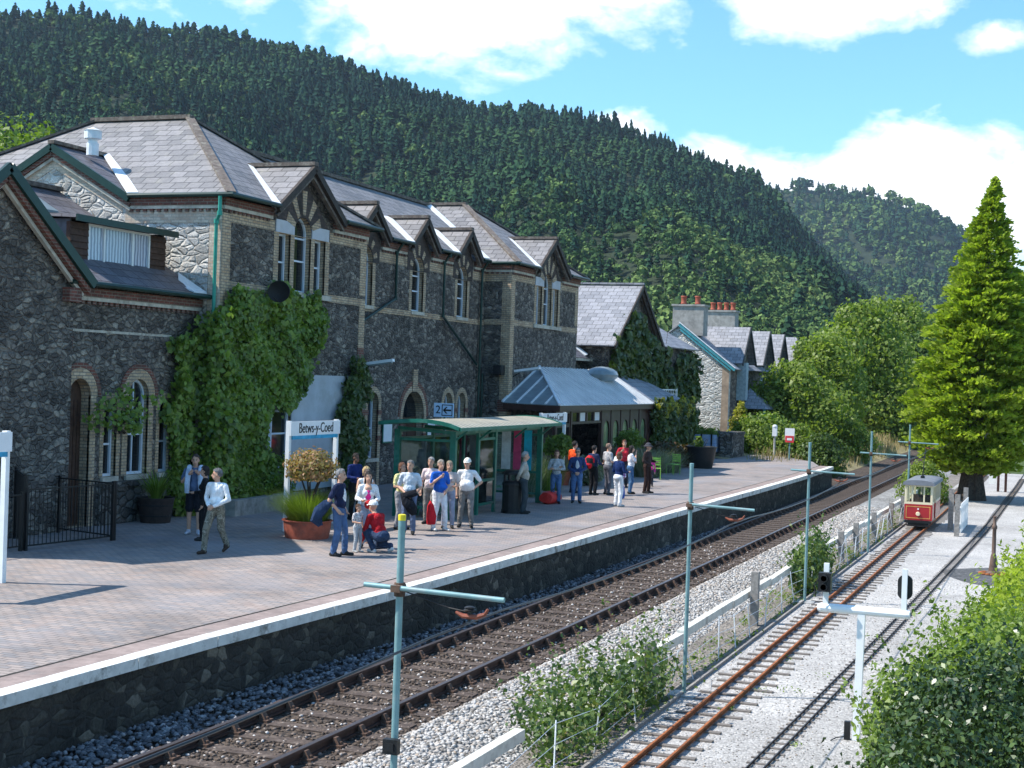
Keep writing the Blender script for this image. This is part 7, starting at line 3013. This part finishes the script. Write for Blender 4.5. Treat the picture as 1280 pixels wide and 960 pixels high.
# 7 blonde woman
p7, W7, h7, T7 = person('blonde woman in a white strap top with folded arms and a cardigan round her waist', -15.5, 31.4, 230, 1.66, (.78, .76, .74), (.035, .07, .14), hair=BLONDE, hairstyle='bob', sleeve='none', arms=('cross', 'cross'), lower='skirt', neck='low', fem=True, fat=1.1)
lump('cardigan', 'white cardigan knotted round the waist of the blonde woman', 'cardigan', at_person(W7, [(-.17, .06, .98), (-.06, .15, .96), (.06, .16, .95), (.16, .1, .94), (.19, .12, .82), (.17, .14, .7)]), [.045, .05, .055, .05, .05, .03], cloth((.72, .74, .76)), .03)
# 8 man in blue by the wall
person('man in a dark blue jacket standing in the shade left of the shelter', -17.6, 35.0, 250, 1.74, (.015, .03, .13), BLACK, skin=SKIN_D, hair=DARKH, sleeve='long', arms=('hold', 'hold'))
# 9 yellow blouse
person('brown haired woman in a pale yellow blouse behind the man with the black coat', -15.6, 33.6, 250, 1.66, (.68, .64, .3), (.3, .3, .32), hair=(.14, .06, .035), hairstyle='bob', arms=('down', 'hold'), fem=True)
# 10 grey haired man with a coat
p10, W10, h10, T10 = person('grey haired man in a pale check shirt holding a black coat in front of him', -14.95, 32.7, 195, 1.78, (.55, .6, .66), (.12, .16, .26), hair=(.18, .175, .17), arms=((( -.27, 0, 1.13), (-.12, .17, .98)), 'belly'), head_turn=-15)
lump('coat', 'black coat held before the grey haired man in a check shirt', 'coat', at_person(W10, [(-.2, .2, 1.03), (-.05, .22, .98), (.1, .2, .95), (.03, .2, .8), (-.1, .19, .62), (-.16, .18, .5)]), [.07, .1, .11, .14, .14, .06], cloth((.012, .013, .018)), .05)
lump('carrier_bag', 'red carrier bag hanging beside the man with the black coat', 'bag', [(-14.55, 33.05, .82), (-14.53, 33.05, .7), (-14.52, 33.08, .45), (-14.52, 33.1, .25)], [.01, .07, .13, .11], cloth((.6, .02, .03)), .03)
# 11 white haired woman
person('white haired woman in a pale pink blouse and long grey skirt', -15.55, 35.3, 185, 1.72, (.68, .56, .56), (.22, .21, .2), hair=WHITEH, hairstyle='curly', arms=('hold', 'down'), fem=True, fat=1.08)
lump('shoulder_bag', 'cream shoulder bag at the side of the white haired woman', 'bag', [(-15.25, 35.15, 1.12), (-15.23, 35.1, 1.0), (-15.23, 35.1, .8), (-15.25, 35.12, .7)], [.02, .1, .13, .06], cloth((.6, .55, .42)), .03)
# 12 blue polo
person('man in a royal blue polo shirt and white trousers with light hair', -14.7, 33.95, 235, 1.76, (.02, .12, .5), (.72, .72, .74), hair=(.33, .29, .24), arms=('belly', 'chest'), stance='contra', fat=1.15, shoes=(.6, .6, .6), head_turn=-10)
# 13 woman with hand at her mouth
p13, W13, h13, T13 = person('fair haired woman with a hand to her mouth beside the man in royal blue', -14.75, 34.65, 200, 1.7, (.6, .5, .46), (.3, .32, .42), hair=(.32, .26, .18), hairstyle='bob', arms=('hold', 'face'), fem=True)
mb = MB()
mb.ell(W13((.16, .2, .92)), (.13, .1, .13), 12, 8)
soft(mb, .02, 10)
tag(mb.build('handbag', cloth(BLACK), origin=tuple(W13((.16, .2, .8))), smooth=True), 'black handbag of the woman with a hand to her mouth', 'bag')
# 14 white cap
person('heavy man in a white cap, white shirt and grey belted trousers facing the line', -14.45, 35.1, 200, 1.76, (.74, .73, .74), (.21, .195, .185), hair=WHITEH, arms=('hip', 'down'), stance='wide', fat=1.28, hat=('cap', (.78, .76, .7)), head_turn=-15)
# 15, 16 seated in the shelter
p15, W15, h15, T15 = person('seated man reading a newspaper inside the glazed shelter', -16.75, 38.0, 270, 1.74, (.62, .66, .72), (.2, .19, .17), hair=GREYH, arms=('hold', 'hold'), stance='sit', shoes=(.4, .4, .4))
mb = MB()
a, b, c = [W15(q) for q in ((-.32, .34, .72), (0, .42, .7), (.32, .34, .72))]
for q, r_ in ((a, b), (b, c)):
    up_ = Vector((0, 0, .38)) + Vector((W15((0, .14, 0)) - W15((0, 0, 0))))
    mb.prism([q, r_, r_ + up_, q + up_], (0, .004, .0))
tag(mb.build('newspaper', patmat('newsprint', [(0, (.7, .7, .7)), (.55, (.55, .56, .58)), (.6, (.72, .72, .72)), (.68, (.3, .3, .32))], 14), origin=tuple(b)), 'open newspaper held by the seated man in the shelter', 'newspaper')
person('seated man with a raised hand beside the newspaper reader in the shelter', -16.75, 37.1, 265, 1.72, (.6, .6, .62), (.05, .06, .09), hair=(.2, .17, .15), arms=('hold', 'face'), stance='sit')
# 17 beige jacket
person('white haired old man in a beige jacket facing away along the platform', -14.6, 39.75, 290, 1.76, (.44, .4, .34), (.045, .06, .07), hair=WHITEH, sleeve='long', arms=('back', 'back'), fat=1.08)
# 18 striped top
person('person in a striped white top and dark glasses behind the shelter glass', -17.5, 42.2, 215, 1.72, STRIPE, (.1, .12, .2), hair=DARKH, arms=('hold', 'down'), glasses=True)
# 19 couple in jeans
person('person in a pale grey jacket and jeans left in the couple by the red holdall', -14.95, 43.6, 200, 1.66, (.42, .44, .46), (.08, .15, .29), hair=(.12, .05, .03), sleeve='long', arms=('cross', 'cross'), fem=True, hairstyle='bob')
person('grey haired person in a blue jacket, jeans and dark glasses right in the couple', -14.5, 44.3, 200, 1.72, (.03, .06, .16), (.09, .17, .34), hair=(.2, .195, .19), sleeve='long', arms=('belly', 'belly'), glasses=True, inner=(.5, .52, .56))
# 20 orange top with rucksack
p20, W20, h20, T20 = person('dark haired man in a bright orange hooded top near the yellow green bush', -15.9, 48.2, 330, 1.76, (.75, .09, .02), (.03, .03, .06), hair=DARKH, sleeve='long', arms=('hold', 'down'), fat=1.1)
p21, W21, h21, T21 = person('person in dark clothes carrying a red rucksack beside the orange top', -15.1, 47.9, 340, 1.66, (.02, .03, .08), BLACK, hair=DARKH, sleeve='long', arms=('hold', 'hold'))
lump('rucksack', 'red and black rucksack on the back of the person in dark clothes', 'rucksack', at_person(W21, [(0, -.2, 1.42), (0, -.22, 1.3), (0, -.24, 1.1), (0, -.2, .95)]), [.06, .15, .17, .08], patmat('red_black_nylon', [(0, (.02, .02, .02)), (.5, (.6, .02, .03))], 5), .03)
# 22 navy top white trousers
person('brown haired woman in a navy top and white trousers standing alone near the platform edge', -13.05, 44.0, 330, 1.68, (.012, .03, .11), (.72, .72, .74), hair=(.13, .06, .035), hairstyle='bob', arms=('hold', 'hold'), sleeve='long', fem=True, fat=1.06, shoes=(.4, .4, .4))
# 23 bald man
p23, W23, h23, T23 = person('balding man in a grey shirt looking at a paper in the far group', -14.75, 48.4, 320, 1.74, (.4, .4, .42), (.1, .1, .12), hair=(.25, .17, .13), hairstyle='balding', arms=('hold', 'hold'))
mb = MB()
mb.prism([W23((-.15, .3, 1.08)), W23((.15, .3, 1.08)), W23((.15, .38, 1.3)), W23((-.15, .38, 1.3))], (0, 0, .004))
tag(mb.build('paper_map', M['sign_white'], origin=tuple(W23((0, .3, 1.1)))), 'white paper held by the balding man', 'paper')
# 24, 25, 26
person('woman in a red top at the back of the far group', -15.3, 52.2, 200, 1.72, (.55, .03, .05), (.03, .03, .04), hair=(.12, .04, .02), hairstyle='bob', arms=('hold', 'chest'), fem=True)
p25, W25, h25, T25 = person('dark haired woman in a white top and jeans beside the man in the dark hat', -14.2, 49.3, 300, 1.66, (.75, .73, .76), (.06, .13, .25), hair=DARKH, hairstyle='long', sleeve='short', arms=('chest', 'face'), fem=True)
lump('tote_bag', 'blue bag standing on the platform behind the woman in white trousers', 'bag', [(-13.85, 46.9, .55), (-13.85, 46.9, .45), (-13.85, 46.95, .22), (-13.85, 46.95, .03)], [.05, .14, .16, .15], cloth((.03, .1, .4)), .02)
lump('shoulder_bag', 'purple and white bag by the knees of the woman in the white top', 'bag', [(-14.3, 48.6, .85), (-14.3, 48.6, .78), (-14.3, 48.6, .62), (-14.3, 48.6, .55)], [.03, .14, .17, .08], patmat('purple_pattern', [(0, (.5, .45, .6)), (.5, (.2, .05, .2)), (.58, (.7, .65, .7))], 9), .02)
person('person in a dark hat and long dark brown clothes in the far group', -13.8, 50.0, 260, 1.74, (.045, .03, .028), (.035, .018, .016), hair=DARKH, sleeve='long', arms=('hold', 'belly'), hat=('brim', (.05, .05, .06)))
person('child in a bright pink jacket at the edge of the far group', -14.6, 53.4, 200, 1.1, (.75, .06, .3), (.05, .05, .06), hair=(.35, .22, .1), hairstyle='bob', sleeve='long', arms=('down', 'hold'), child=True)
